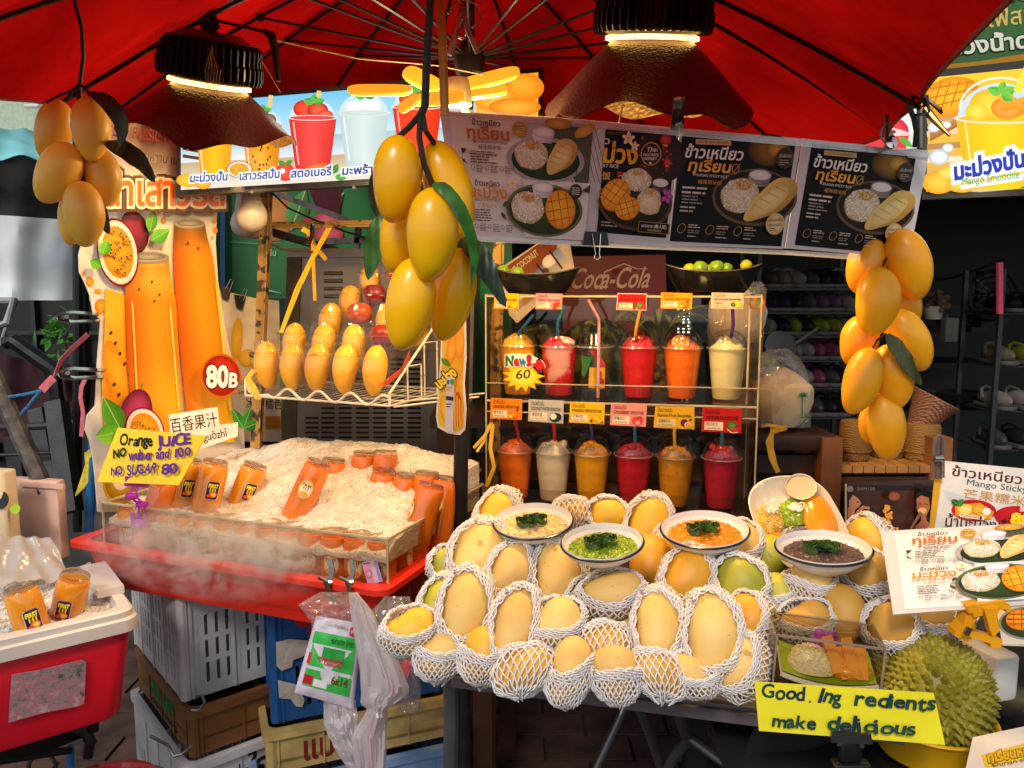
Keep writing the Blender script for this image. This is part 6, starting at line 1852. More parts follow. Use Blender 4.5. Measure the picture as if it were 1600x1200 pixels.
b=MB();b.strip([at(-30,1172,1.4),at(70,1160,1.5),at(150,1128,1.6)],.035,.02,TZ);b.tube([at(115,1140,1.55),at(132,1140,1.55),at(142,1160,1.55),at(138,1180,1.56)],.012);b.tube([at(-20,1192,1.42),at(110,1172,1.55)],.008);b.build('rail',M_black,rk)
b=MB();b.tube([at(110,1165,1.6),at(112,1260,1.6)],.008);b.build('blue_stay',mat('blue_pole','#1f6fae'),rk)
b=MB();b.tube([at(66+22*math.cos(a),1205+30*math.sin(a),1.75)for a in[k*math.pi/12 for k in range(24)]],.005,6,closed=True);b.build('wheel',M_greymetal,rk)
b=MB();b.lathe([(0,.03),(.06,.028),(.10,.018),(.117,.0),(.12,-.02),(.10,-.03),(0,-.03)],40,None,at(160,1252,1.32),wob=None)
sto=thing('stool','round red glossy stool seat at the bottom left edge','stool',at(160,1275,1.32))
b.build('seat',mat('stool_red','#7a1626',rough=.15,scale=6,var=.3,coat=.6),sto)
b=MB();b.tube([at(160,1252,1.32)+V3((.121*math.cos(a),.121*math.sin(a),-.012))for a in[k*math.pi/24 for k in range(48)]],.008,8,closed=True);b.build('rim',M_greymetal,sto)
for a in(40,140,220,320):
 b=MB();p_=at(160,1252,1.32)+V3((.09*math.cos(R(a)),.09*math.sin(R(a)),-.03));b.tube([p_,V3((p_.x*1.05,p_.y,0.01))],.01);b.build('leg',M_greymetal,sto)
def crate(label,corner,yaw,L,Wd,H,m,text=None,tcol='#1c2434',rim=.02,slots=True,tside=0,small=None,hs=.35):
 """stacking crate; corner = nearest bottom corner, sides run along yaw and yaw+90; solid top band, slotted lower walls"""
 root=thing('crate',label,'crate',corner,'stacked plastic crates under the stall')
 a=R(yaw);ex=V3((math.cos(a),math.sin(a),0));ey=V3((-math.sin(a),math.cos(a),0))
 P=lambda x,y,z:corner+ex*x+ey*y+TZ*z
 Mx=frame(ex,ey,TZ)
 b=MB()
 t=.004
 b.box(P(L/2,Wd/2,.004),(L-.012,Wd-.012,.008),Mx)
 for(x0,y0,x1,y1)in((0,0,L,0),(0,Wd,L,Wd),(0,0,0,Wd),(L,0,L,Wd)):
  along=x1>x0;Ln=L if along else Wd
  cx,cyy=(x0+x1)/2,(y0+y1)/2
  def seg(o,l,z0,z1,tt=t):
   c_=P(x0+o+l/2,y0,(z0+z1)/2)if along else P(x0,y0+o+l/2,(z0+z1)/2)
   b.box(c_,((l,tt,z1-z0)if along else(tt,l,z1-z0)),Mx)
  seg(.012,Ln-.024,H*(1-hs),H-.006)
  seg(.012,Ln-.024,.0,.03)
  nb=max(4,int(Ln/.026))
  for k in range(nb+1):
   seg(.012+(Ln-.03)*k/nb,.016 if k%4 else .026,.03,H*(1-hs),t*.98)
  for q in(.33,.66):seg(.012,Ln-.024,.03+(H*(1-hs)-.03)*q-.006,.03+(H*(1-hs)-.03)*q+.006,t*1.04)
  for k in range(nb+1):
   if k%4==0:seg(.012+(Ln-.03)*k/nb+.008,.004,.0,H-.01,t*2.6)
 for x,y in((.008,.008),(L-.008,.008),(.008,Wd-.008),(L-.008,Wd-.008)):
  b.tube([P(x,y,0),P(x,y,H-.004)],.014,10)
 b.build('body',m,root,smooth=False)
 b=MB()
 r=.02
 def rl(o,z):
  Lp=[]
  for cx,cyy,a0 in((L+o-r,Wd+o-r,0),(-o+r,Wd+o-r,90),(-o+r,-o+r,180),(L+o-r,-o+r,270)):
   for k in range(5):
    q=R(a0+90*k/4);Lp.append(P(cx+r*math.cos(q),cyy+r*math.sin(q),z))
  return Lp
 b.loft([rl(.004,H-rim),rl(.012,H-rim),rl(.012,H),rl(.006,H+.002),rl(-.004,H+.002),rl(-.006,H-rim)],cap0=False,cap1=False);b.build('rim',m,root,angle=30)
 if text:
  f1=lambda x,y,w=0.0:P(x,-t/2-.0012-w,H*.97-y)
  f2=lambda x,y,w=0.0:P(-t/2-.0012-w,Wd-x,H*.97-y)
  c=Canvas(f1 if tside==0 else f2,.0003)
  for(s_,x0,x1,yb,h,col)in text:c.text(s_,x0,yb,x1,yb,h,col,bold=.035)
  c.build('lettering',printmat('crate_ink',.6),root)
 return root
M_cg=mat('crate_grey','#b0adaf',rough=.5,scale=9,var=.16,bump=.2)
M_cb2=mat('crate_brown','#6a431c',rough=.5,scale=9,var=.2,bump=.2)
M_cblue=mat('crate_blue','#10457c',rough=.45,scale=9,var=.2,bump=.2)
M_ccream=mat('crate_cream','#a88f58',rough=.55,scale=14,var=.3,bump=.3)
M_cpale=mat('crate_pale_blue','#6a86b0',rough=.5,scale=9,var=.2)
k1=at(288,1096,1.72);k1z=k1.z
crate('grey slotted crate with dark Thai lettering, topmost of the left stack under the tray',k1,40,.42,.40,.30,M_cg,[('ตลาดสี่-สมคิด',.02,.36,.055,.07,'#20284a')],tside=1)
k2=at(300,1158,1.70)
crate('brown slotted crate below the grey lettered crate',V3((k2.x,k2.y,k1z-.125)),40,.45,.42,.115,M_cb2,[('ล้อมพร',.12,.30,.075,.07,'#1f6a3a'),('081-4695',.12,.32,.10,.022,'#20201c')],tside=1,hs=.6)
crate('pale grey crate with phone number and wire handle at the bottom of the left stack',V3((k2.x-.005,k2.y-.015,k1z-.445)),40,.47,.44,.31,M_cg,[('คม+ใจ',.02,.19,.085,.085,'#17181c'),('064-1616',.03,.20,.125,.045,'#17181c')],hs=.45)
k3=at(428,1130,1.72)
crate('blue slotted crate with red Thai letters and torn paper scraps, right of the grey stack',k3,22,.40,.36,.33,M_cblue,[('อุ้น',.055,.15,.095,.1,'#b5202a')],hs=.42)
k4=at(428,1215,1.66)
crate('cream grimy crate with dark red Thai letters under the blue crate',V3((k3.x-.008,k3.y-.022,k3.z-.112)),22,.44,.40,.105,M_ccream,[('แป๊ะสิ้ว',.08,.24,.085,.085,'#6a1c1c')],hs=.8)
crate('pale blue crate at the very bottom under the cream crate',V3((k3.x-.03,k3.y-.04,k3.z-.40)),22,.5,.45,.27,M_cpale,None,hs=.4)
b=MB()
k5=atp(0,0,k3,V3((0,1,0)))
a22=R(22);ex=V3((math.cos(a22),math.sin(a22),0));eyn=V3((math.sin(a22),-math.cos(a22),0))
def scrap(pts,lab):
 mb=MB();Pp_=plane3(k3+eyn*.008,k3+eyn*.008+ex,k3+eyn*.008+TZ)
 mb.prism([Pp_(x,y,.001+.004*rnd.random())for x,y in pts],-Pp_.n*.0006)
 tag(mb.build('paper_scrap',mat('scrap_paper','#9d938c',rough=.7,scale=30,var=.25,bump=.5),loc=Pp_(*pts[0]),smooth=False),lab,'paper')
scrap([(431,1003),(452,998),(482,1000),(484,1018),(470,1026),(458,1030),(456,1042),(440,1048),(432,1040)],'upper torn grey paper scrap stuck on the blue crate')
scrap([(434,1062),(462,1068),(476,1092),(472,1104),(462,1102),(454,1092),(436,1090)],'lower torn grey paper scrap stuck on the blue crate')
wh=thing('wire_loop','bent steel wire handles on the corner of the brown crate','handle',at(310,1100,1.66))
wb_=MB();wb_.tube([at(300,1110,1.68),at(312,1110,1.66),at(320,1098,1.66),at(316,1086,1.68),at(306,1088,1.7)],.003,6);tmp=wb_.build('wire',M_steel,wh)
wb_=MB();wb_.tube([at(235,1150,1.66),at(262,1164,1.62),at(272,1182,1.6),at(284,1178,1.6),at(300,1166,1.62)],.0035,6);wb_.build('wire',M_steel,wh)
# ================================================================== a
K0,K1=at(760,620,2.0),at(1183,648,1.88)
ku=V3((K1.x-K0.x,K1.y-K0.y,0));KW=ku.length;ku.normalize();kv=V3((-ku.y,ku.x,0))
Z_TOP,Z_MID,Z_BOT=1.383,1.118,.835
KD=.21
KO=V3((K0.x,K0.y,0))
def kp(u,v,z):return KO+ku*(u*KW)+kv*v+TZ*z
Mk=frame(ku,kv,TZ)
tb=thing('wooden_table','brown wooden table under the acrylic smoothie case','table',kp(.5,.1,0))
b=MB();b.rbox(kp(.5,.12,Z_BOT-.022),(KW+.12,.42,.035),.006,.004,Mk);b.build('table_top',M_wood,tb)
b=MB();b.box(kp(.5,-.06,Z_BOT-.075),(KW+.08,.022,.07),Mk);b.build('apron',M_wood,tb,smooth=False)
for u in(.0,1.0):
 for v in(-.04,.28):
  b=MB();b.box(kp(u,v,(Z_BOT-.04)/2),(.05,.05,Z_BOT-.04),Mk);b.build('leg',M_wood,tb,smooth=False)
case=thing('display_case','clear two-tier acrylic case full of smoothie cups in the middle of the stall','display case',kp(.5,.1,Z_BOT))
def pane(name,c,sz,m=None):
 b=MB();b.box(c,sz,Mk);b.build(name,m or M_acry,case,smooth=False)
zm,zh=(Z_TOP+Z_BOT)/2,Z_TOP-Z_BOT
pane('top_shelf',kp(.5,KD/2,Z_TOP-.002),(KW,KD,.004))
pane('middle_shelf',kp(.5,KD/2,Z_MID),(KW-.01,KD-.006,.005))
pane('bottom_shelf',kp(.5,KD/2,Z_BOT+.003),(KW,KD,.005))
pane('side_wall',kp(0,KD/2,zm),(.004,KD,zh-.008));pane('side_wall',kp(1,KD/2,zm),(.004,KD,zh-.008))
pane('back_wall',kp(.5,KD-.003,zm),(KW-.012,.004,zh-.012))
pane('front_lip',kp(.5,.002,Z_MID+.024),(KW-.010,.004,.038));pane('front_lip',kp(.5,.002,Z_BOT+.03),(KW-.010,.004,.045))
b=MB()
for z in(Z_TOP-.002,Z_MID-.002,Z_MID+.0435):
 b.strip([kp(0,-.001,z),kp(1,-.001,z)],.0045 if z!=Z_MID+.0435 else .0025,.0035,TZ)
b.strip([kp(0,-.001,Z_MID-.030),kp(1,-.001,Z_MID-.030)],.003,.003,TZ)
b.strip([kp(0,KD,Z_TOP-.002),kp(1,KD,Z_TOP-.002)],.004,.003,TZ)
for u in(0,1):
 b.strip([kp(u,-.003,Z_BOT),kp(u,-.003,Z_TOP)],.0035,.0035,ku)
 b.strip([kp(u,0,Z_TOP+.0015),kp(u,KD,Z_TOP+.0015)],.0035,.0035,ku)
b.strip([kp(1,KD,Z_BOT),kp(1,KD,Z_TOP)],.003,.003,ku)
b.strip([kp(.962,.006,Z_MID+.004),kp(.962,.006,Z_TOP-.03)],.004,.004,ku)
b.build('edge',M_acryedge,case,smooth=False)
CR_T,CR_B,CH_=.0475,.034,.128
def cup_r(z):
 t_=z/CH_
 r=CR_B+(CR_T*.90-CR_B)*min(1,t_/.58)
 if t_>.58:r=CR_T*.90+(CR_T-CR_T*.90)*((t_-.58)/.42)
 if .54<t_<.62:r-=.0012
 return r
def slush_mat(name,c1,c2,scale=26,spots=None,sharp=(.3,.7)):
 m=mat(name,c1,rough=.3,scale=scale,col2=c2,sharp=sharp,sss=.18,bump=.25,bscale=90)
 if spots and not m.get('spotted'):
  m['spotted']=1
  t=m.node_tree;b=t.nodes['Principled BSDF']
  src=b.inputs['Base Color'].links[0].from_socket
  tc=t.nodes.new('ShaderNodeTexCoord');v=t.nodes.new('ShaderNodeTexVoronoi');v.inputs['Scale'].default_value=95
  t.links.new(tc.outputs['Object'],v.inputs['Vector'])
  lt=t.nodes.new('ShaderNodeMath');lt.operation='LESS_THAN';lt.inputs[1].default_value=.16
  t.links.new(v.outputs['Distance'],lt.inputs[0])
  mx=t.nodes.new('ShaderNodeMixRGB');mx.inputs[2].default_value=(*C(spots),1)
  t.links.new(lt.outputs[0],mx.inputs[0]);t.links.new(src,mx.inputs[1]);t.links.new(mx.outputs[0],b.inputs['Base Color'])
 return m
def smoothie(label,base,fill,topm,straw,lean=(0,0),bend=.5,seed=0,fill_h=1.0,topk=None,sc=1.0,dome=True):
 root=thing('smoothie_cup',label,'smoothie',base,'smoothie cups in the acrylic case')
 c=base
 rs_=random.Random(seed)
 n=40
 zz=[k/16*CH_ for k in range(17)]
 ribs=lambda a,i:1-.012*max(0,math.cos(a*12))if 2<i<9 else 1
 if fill:
  b=MB();b.lathe([(0,.003)]+[(cup_r(z)-.0014,max(z,.003))for z in zz if z<=CH_*fill_h],n,None,c,wob=ribs)
  b.build('smoothie',fill,root)
  b=MB()
  ph=rs_.random()*9
  def tp_(u,v):
   a=2*math.pi*u;r=(CR_T-.003)*(1-v)
   q=V3((math.cos(a)*r,math.sin(a)*r,0))
   h=.030*(1-(1-v)**2.2)+.011*noise.noise(V3((q.x*60+ph,q.y*60,seed)))*min(1,v*5)+.005*noise.noise(V3((q.x*150+ph,q.y*150,seed)))
   return c+q+V3((0,0,CH_*fill_h-.002+max(0,h)))
  b.grid(tp_,40,14,closeu=True)
  if topk=='lumps' or topk=='melon':
   for k in range(9):
    a,q=rs_.random()*6.28,rs_.uniform(.0,.028)
    b.ell(c+V3((math.cos(a)*q,math.sin(a)*q,CH_+rs_.uniform(.010,.026))),(.011,.010,.009),rot('Z',rs_.random()*90)@rot('X',rs_.random()*60),9,6)
  b.build('topping',topm,root,angle=60)
 if topk=='slice':
  b=MB();Ms=rot('X',62)@rot('Z',8);cc=c+V3((-.012,-.030,CH_+.016));b.lathe([(0,.002),(.021,.002),(.022,.0),(.021,-.002),(0,-.002)],30,Ms,cc);so_=b.build('orange_slice',mat('orange_rind','#e8780c',rough=.3),root)
  cvx=Canvas(lambda x,y,w=0:cc+Ms@V3((x,-y,.0022+w)),.0003);cvx.ell(0,0,.0205,.0205,'#f4c88a','#f7d9a8')
  for k in range(9):
   a=k*40;cvx.ell(math.cos(R(a))*.0112,math.sin(R(a))*.0112,.0082,.0052,'#ee8412','#f8a63a',a,n=14)
  cvx.build('segments',printmat('card_print',.4),so_)
 if topk=='cream':
  b=MB();b.ell(c+V3((.018,-.012,CH_+.012)),(.024,.022,.014),rot('Y',12),14,8,lambda p,d:p*(1+.15*noise.noise(d*3)));b.build('cream',mat('cream_pink','#e8b0a8',rough=.35,scale=60),root)
 b=MB();b.lathe([(0,0),(CR_B-.002,0),(CR_B,.003)]+[(cup_r(z),z)for z in zz[1:]]+[(CR_T+.0015,CH_-.001),(CR_T+.0045,CH_),(CR_T+.0045,CH_+.003),(CR_T,CH_+.004)],n,None,c,wob=lambda a,i:ribs(a,i-2));b.build('cup',M_cup,root)
 b=MB();b.tube([c+V3(((CR_T+.003)*math.cos(a),(CR_T+.003)*math.sin(a),CH_+.002))for a in[k*math.pi/20 for k in range(40)]],.0022,6,closed=True);b.build('lid_rim',clear('rim_plastic',gloss=.18,rough=.15,milky=.18,edge=.7),root)
 if dome:
  DH=.046
  b=MB();b.lathe([(CR_T,CH_+.004),(CR_T*.985,CH_+DH*.28),(CR_T*.92,CH_+DH*.55),(CR_T*.76,CH_+DH*.80),(CR_T*.52,CH_+DH*.96),(CR_T*.26,CH_+DH*1.03),(.008,CH_+DH*1.05)],n,None,c);b.build('dome_lid',clear('dome_plastic',gloss=.07,rough=.03,edge=.6),root)
 else:
  b=MB();b.lathe([(CR_T,CH_+.004),(CR_T*.88,CH_+.010),(CR_T*.80,CH_+.034),(CR_T*.76,CH_+.036),(.006,CH_+.035)],n,None,c);b.build('flat_lid',clear('dome_plastic'),root)
 if straw:
  m,p0,p1,p2=straw
  b=MB();b.tube([c+V3(q)for q in(p0,p0)][:1]+[c+V3(p0).lerp(V3(p1),.5),c+V3(p1),c+V3(p1).lerp(V3(p2),.12),c+V3(p2)],.0042,10);b.build('straw',m,root)
 return root
def strawm(n,c_):return mat('straw_'+n,c_,rough=.3,scale=60,var=.1)
S_b,S_p,S_y,S_v,S_r=strawm('blue','#2a6f9a'),strawm('pale_pink','#d9a0aa'),strawm('yellow','#e8b01c'),strawm('violet','#4a2a86'),strawm('scarlet','#c4242a')
F_yel=slush_mat('slush_yellow','#eea50e','#f2b01c');F_red=slush_mat('slush_red','#c4101c','#d21e24');F_or=slush_mat('slush_orange','#e8680a','#f0780e');F_lem=slush_mat('slush_lemon','#ddd296','#e6dca6');F_coc=slush_mat('slush_coconut','#d9c8a4','#e0d2b2')
F_str=slush_mat('slush_strawberry','#b51424','#c4182c');F_pas=slush_mat('slush_passion','#c8820e','#d6921a',spots='#4a2a08');F_mel=slush_mat('slush_watermelon','#b0182e','#c2203a');F_man=slush_mat('slush_mango','#dd960c','#e8a518')
F_mix=slush_mat('slush_strawberry_yogurt','#c41428','#e0a09c',11,sharp=(.40,.47))
def ku_of(px,z,v):
 n=kv;p_=KO+kv*v
 q=atp(px,600,p_,n);return(q-p_).dot(ku)/KW
zu,zl=Z_MID+.004,Z_BOT+.007
V_U,V_L=.085,.085
specs_u=[(809,F_yel,F_yel,(S_b,(.0,.0,.10),(.004,0,.165),(.04,-.02,.21)),'yellow smoothie with New sticker, first on the upper tier',None),(873,F_mix,F_red,(S_b,(-.004,0,.11),(-.004,0,.19),(.014,0,.235)),'red and cream swirled yogurt smoothie on the upper tier','cream'),(929,None,None,(S_p,(.006,-.03,.0),(.006,-.03,.20),(-.022,-.03,.25)),'empty clear cup with tall pink straw on the upper tier',None),(997,F_red,F_red,(S_y,(-.012,0,.11),(-.008,0,.175),(.004,0,.235)),'bright red smoothie with yellow straw on the upper tier','lumps'),(1065,F_or,F_or,None,'orange smoothie topped with an orange slice on the upper tier','slice'),(1135,F_lem,F_lem,(S_v,(.004,0,.12),(.012,0,.19),(.008,0,.245)),'pale lemon smoothie with violet straw on the upper tier',None)]
for i,(px,f,tm,stw,lab,tk)in enumerate(specs_u):
 smoothie(lab,kp(ku_of(px,zu,V_U),V_U,zu),f,tm,stw,seed=i,topk=tk,dome=(f is not None))
specs_l=[(805,F_or,F_or,(S_r,(.012,0,.12),(.008,0,.17),(-.002,0,.225)),'orange smoothie with scarlet straw, first on the lower tier',None),(865,F_coc,F_coc,(S_r,(.004,0,.12),(.003,0,.18),(-.002,0,.23)),'white coconut smoothie with scarlet straw on the lower tier','lumps'),(926,F_man,F_man,(S_v,(.004,0,.12),(.0,0,.18),(-.01,0,.24)),'mango yellow smoothie with violet straw on the lower tier','lumps'),(992,F_str,F_str,(S_b,(.006,0,.12),(.003,0,.17),(.0,0,.23)),'crimson strawberry smoothie with blue straw on the lower tier','lumps'),(1058,F_pas,F_pas,(S_y,(.0,0,.12),(-.004,0,.19),(-.001,0,.24)),'speckled amber passion fruit smoothie with yellow straw on the lower tier',None),(1131,F_mel,F_mel,(S_b,(-.004,0,.11),(.0,0,.18),(.002,0,.24)),'dark pink watermelon smoothie with blue straw, last on the lower tier','melon')]
for i,(px,f,tm,stw,lab,tk)in enumerate(specs_l):
 smoothie(lab,kp(ku_of(px,zl,V_L),V_L,zl),f,tm,stw,seed=i+10,topk=tk)
ec=kp(ku_of(929,zu,V_U),V_U,zu)
r=thing('cup_decoration','green and pink paper flags with a little yellow sign inside the empty cup','decoration',ec)
b=MB();b.prism([ec+V3(q)for q in((-.034,.0,.105),(-.006,0,.102),(-.026,0,.05),(-.034,0,.055))],(0,.002,0));b.build('green_flag',mat('flag_green','#1f6a2a',rough=.5),r)
b=MB();b.prism([ec+V3(q)for q in((-.014,.003,.118),(.006,.003,.122),(.03,.003,.078),(.02,.003,.072))],(0,.002,0));b.build('pink_flag',mat('flag_pink','#a82a48',rough=.5),r)
b=MB();b.prism([ec+V3(q)for q in((-.014,-.004,.075),(.026,-.004,.075),(.026,-.004,.02),(-.016,-.004,.022))],(0,.002,0));b.build('mini_sign',mat('mini_yellow','#e0a81c',rough=.5),r)
b=MB();b.box(ec+V3((.014,-.006,.05)),(.008,.001,.03));b.box(ec+V3((.020,-.006,.04)),(.008,.001,.012));b.build('mini_mark',mat('mini_red','#a82a1c',rough=.5),r)
M_card=printmat('tag_print',.45)
def name_tag(label,q,bg,L1,L2,L3,L4,ink,art,v=-.006,box='#ecd6b8',frame_=None):
 P_=plane3(kp(0,v,1),kp(1,v,1),kp(0,v,1.3))
 root=thing('name_tag',label,'tag',P_((q[2][0]+q[3][0])/2,q[2][1]),'name tags on the acrylic case')
 sheet(P_,q,.001,'card',mat('tag_card','#e6ded0',rough=.5),root)
 f0=quadmap(P_,q,100,60)
 c=Canvas(f0,.0002);c.L=2
 c.rect(0,0,100,60,frame_ or bg)
 if frame_:c.rect(2,2,98,58,bg)
 if L1:c.text(L1,8,15,44,15,15,ink,bold=.02)
 if L2:c.text(L2,8,28,92,28,12.5,ink,bold=.03)
 c.rect(7,34,54,55,box)
 c.text(L3,11,44,40,44,11,'#3a2c20',bold=.01);c.text(L4,11,52,46,52,6.5,'#4a3c30')
 art(c)
 c.build('print',M_card,root)
 return root
def art_orange(c):c.ell(78,44,12,12,'#d8500c','#f59a2e',hx=-.3,hy=-.3);c.ell(66,50,9,5,'#f0a02a','#ffd07a',-20);a_leaf(c,82,34,10,6,-30,'#2a2a1a')
def art_coco(c):c.ell(78,45,17,12,'#1c2420','#2c382c',-12);c.ell(72,43,9,8,'#d8d0b8','#f2ecd8',-20)
def art_mango(c):c.ell(76,42,11,9,'#e0980c','#f8c43a',-20);c.ell(84,50,9,6,'#e8a81c','#f8d04a',20);c.poly([(58,52),(66,46),(66,56)],'#3a2a10');c.poly([(90,54),(97,50),(95,58)],'#3a2a10')
def art_straw(c):c.ell(70,44,9,10,'#c4202a','#ec5a50');c.ell(82,42,9,10,'#b51a24','#e84a44');c.ell(77,50,8,7,'#d8382e','#f0b8a8');a_leaf(c,74,36,9,5,-20,'#2f7a2c')
def art_pass(c):c.ell(75,43,9,10,'#3c1030','#7a2a5a');a_passion(c,84,49,9,9);a_leaf(c,86,36,11,6,-40,'#2a3a1c')
def art_melon(c):c.ell(76,42,13,11,'#1f4a1c','#6aa03a');c.poly([(64,50),(96,46),(92,58),(76,60)],'#c2303a');c.line([(64,51),(76,60),(92,58)],2,'#e6d8b8')
def art_lemon(c):c.ell(72,42,11,8,'#2a5a1c','#5a9a2a',-20);c.ell(86,46,10,9,'#c8b01c','#f0de4a');c.ell(80,34,9,7,'#d8c02a','#f4e45a')
def art_yog(c):
 for x,y in((74,40),(84,36),(82,48),(74,52)):c.ell(x,y,8,7,'#c8281c','#f0503a')
 c.ell(88,54,8,4,'#e8a81c')
name_tag('yellow smoothie name tag at the top left corner of the case',[(773,458),(811,459),(810,483),(771,482)],'#e0aa14','น้ำมะม่วง','Yoghurt Smoothie','芒果酸奶','mang guo','#2a2018',art_mango)
name_tag('pink strawberry yogurt name tag above the swirled smoothie',[(838,458),(879,459),(878,484),(836,483)],'#e08a92','น้ำสตอเบอรี่ปั่น','Strawberry Yogurt Smoothie','草莓酸奶冰沙','cao mei suan nai','#4a1c24',art_yog,frame_='#d86a78')
name_tag('red watermelon name tag with white rim above the pineapple',[(965,458),(1011,459),(1010,485),(963,484)],'#d01a1a','น้ำแตงโมปั่น','WATERMELON SMOOTHIE','西瓜冰沙','xi gua bing sha','#3a0c0c',art_melon,frame_='#f0d8c8')
name_tag('amber orange smoothie name tag above the orange slice cup',[(1033,457),(1082,458),(1081,483),(1032,482)],'#e89a12','น้ำส้มปั่น','ORANGE SMOOTHIE','橙汁冰沙','chengzhi','#33240e',art_orange)
name_tag('cream lemon juice name tag at the top right of the case',[(1112,457),(1162,458),(1161,483),(1110,482)],'#d8bfa8','น้ำมะนาวปั่น','Lemon Juice Smoothie','柠檬冰沙','ning meng','#2a2a30',art_lemon,box='#dcc6ae')
name_tag('orange coloured orange smoothie name tag, first on the lower row',[(767,622),(816,624),(815,656),(766,654)],'#e88410','น้ำส้มปั่น','ORANGE SMOOTHIE','橙汁冰沙','chengzhi bing','#2e1c0a',art_orange)
name_tag('pale grey coconut water name tag on the lower row',[(826,624),(881,626),(880,662),(825,658)],'#b5b2b0','น้ำมะพร้าวปั่น','COCONUT WATER SMOOTHIE','椰奶奶昔','ye nai nai xi','#1c1c20',art_coco)
name_tag('yellow mango smoothie name tag on the lower row',[(891,628),(945,630),(944,663),(889,660)],'#e6b412','น้ำมะม่วงปั่น','MANGO SMOOTHIE','芒果冰沙','mang guo bing sha','#241c10',art_mango)
name_tag('pink strawberry smoothie name tag on the lower row',[(955,630),(1011,632),(1009,667),(953,664)],'#e08c88','น้ำสตอเบอรี่ปั่น','STRAWBERRY SMOOTHIE','草莓冰沙','cao mei bing','#4a2424',art_straw)
name_tag('mustard passion fruit name tag with bent corner on the lower row',[(1024,635),(1085,636),(1085,671),(1021,668)],'#d8a41c','น้ำเสาวรสปั่น','Passion Fruit Smoothie','百香果冰沙','bai xiang guo bing','#2c2210',art_pass,box='#d8c08a')
name_tag('large red watermelon smoothie name tag at the right of the lower row',[(1098,637),(1159,639),(1158,677),(1096,674)],'#b81c1c','น้ำแตงโมปั่น','WATERMELON SMOOTHIE','西瓜冰沙','xigua bing sha','#2c0a0a',art_melon)
P_=plane3(kp(0,-.008,1),kp(1,-.008,1),kp(0,-.008,1.3))
r=thing('price_sticker','yellow starburst New 60 sticker with red pointing hand on the case front','sticker',P_(818,610))
star=[]
for k in range(26):
 a=2*math.pi*k/26;q=1.0 if k%2==0 else .66
 star.append((818+33*q*math.cos(a),588+24*q*math.sin(a)))
sheet(P_,[(818+(x-818)*1.05,588+(y-588)*1.05)for x,y in star],.001,'card',mat('sticker_orange','#d8601a',rough=.45),r)
sheet(P_,[(792,553),(812,552),(833,556),(848,564),(853,572),(846,582),(834,578),(826,574),(790,573)],.001,'tab',mat('sticker_white','#eee4dc',rough=.45),r)
c=Canvas(P_,.0003);c.L=2
c.poly(star,'#f0c81c');c.ell(818,588,20,14,'#f4d43a','#f8e25a')
c.text('60',806,592,828,591,20,'#2c2a1c',bold=.015,slant=.15)
for s_,x,col in(('N',791,'#1f6a48'),('e',804,'#c8242a'),('w',812,'#2a7ab0'),('!',825,'#b0243a')):c.text(s_,x,571,x+(11 if s_ in 'Nw' else(8 if s_=='e' else 4)),571,21 if s_!='!' else 23,col,bold=.07,out='#f3ece6',ow=.06)
c.poly([(828,568),(838,567),(838,562),(842,560),(848,565),(852,572),(848,579),(840,581),(836,576),(833,573),(836,571)],'#1c1012');c.poly([(830,568),(839,568),(839,563),(842,562),(847,566),(851,572),(847,577),(841,579),(838,575),(836,572)],'#d8202a')
c.build('print',M_card,r)
def boat_bowl(label,x0,x1,ytop,ymid,ybot,v,limes,liml):
 """long black boat-shaped bowl standing on the top shelf"""
 pn=KO+kv*v
 q0,q1=atp(x0,ytop,pn,kv),atp(x1,ytop,pn,kv)
 zc_=Z_TOP+.001;L=(q1-q0).length;cc=(q0+q1)/2;cc.z=zc_
 H=(q0.z+q1.z)/2-zc_;Hm=atp((x0+x1)/2,ymid,pn,kv).z-zc_
 root=thing('boat_bowl',label,'bowl',cc,'black boat bowls of limes')
 def sk(u,v_,off=0.0):
  a=2*math.pi*u;ca,sa=math.cos(a),math.sin(a)
  s_=v_**.75
  rx,ry=(L*.30+L*.20*s_)+off,(.035+.035*s_)+off
  e=Hm+(H-Hm)*abs(ca)**2.5
  return cc+ku*rx*ca+kv*ry*sa+TZ*(e*v_**1.15+.002)
 b=MB();b.grid(lambda u,v_:sk(u,v_),56,12,closeu=True);b.grid(lambda u,v_:sk(1-u,max(.06,v_),-.003),56,12,closeu=True)
 b.lathe([(0,.001),(L*.30,.001)],30,Matrix((ku,kv*(.035/(L*.3)),TZ)).transposed(),cc);b.build('bowl',mat('bowl_black','#15181a',rough=.16,scale=12,var=.2),root)
 b=MB();b.tube([sk(k/56,1.0,-.0015)for k in range(56)],.0018,6,closed=True);b.build('rim',mat('bowl_rim','#5a5038',rough=.25),root)
 for(lx,ly,lr,yl),lab in zip(limes,liml):
  c_=atp(lx,ly,pn+kv*rnd.uniform(-.01,.015),kv)
  b=MB();b.ell(c_,(lr,lr,lr*.92),rot('Y',rnd.uniform(-60,60)),18,12,lambda p,d:p*(1+.10*max(0,d.z)**8))
  tag(b.build('lime',mat('lime_yellow' if yl else 'lime_green','#b5b41c' if yl else '#5a8a1a',rough=.32,scale=24,col2='#8a9a1c' if yl else '#8aa82a',bump=.3,bscale=260),loc=c_),lab,'lime','limes in the black bowls')
boat_bowl('black boat bowl with two limes at the left on top of the case',772,907,419,430,455,.10,[(786,424,.017,0),(808,428,.019,0)],['small green lime at the tip of the left boat bowl','larger green lime in the left boat bowl'])
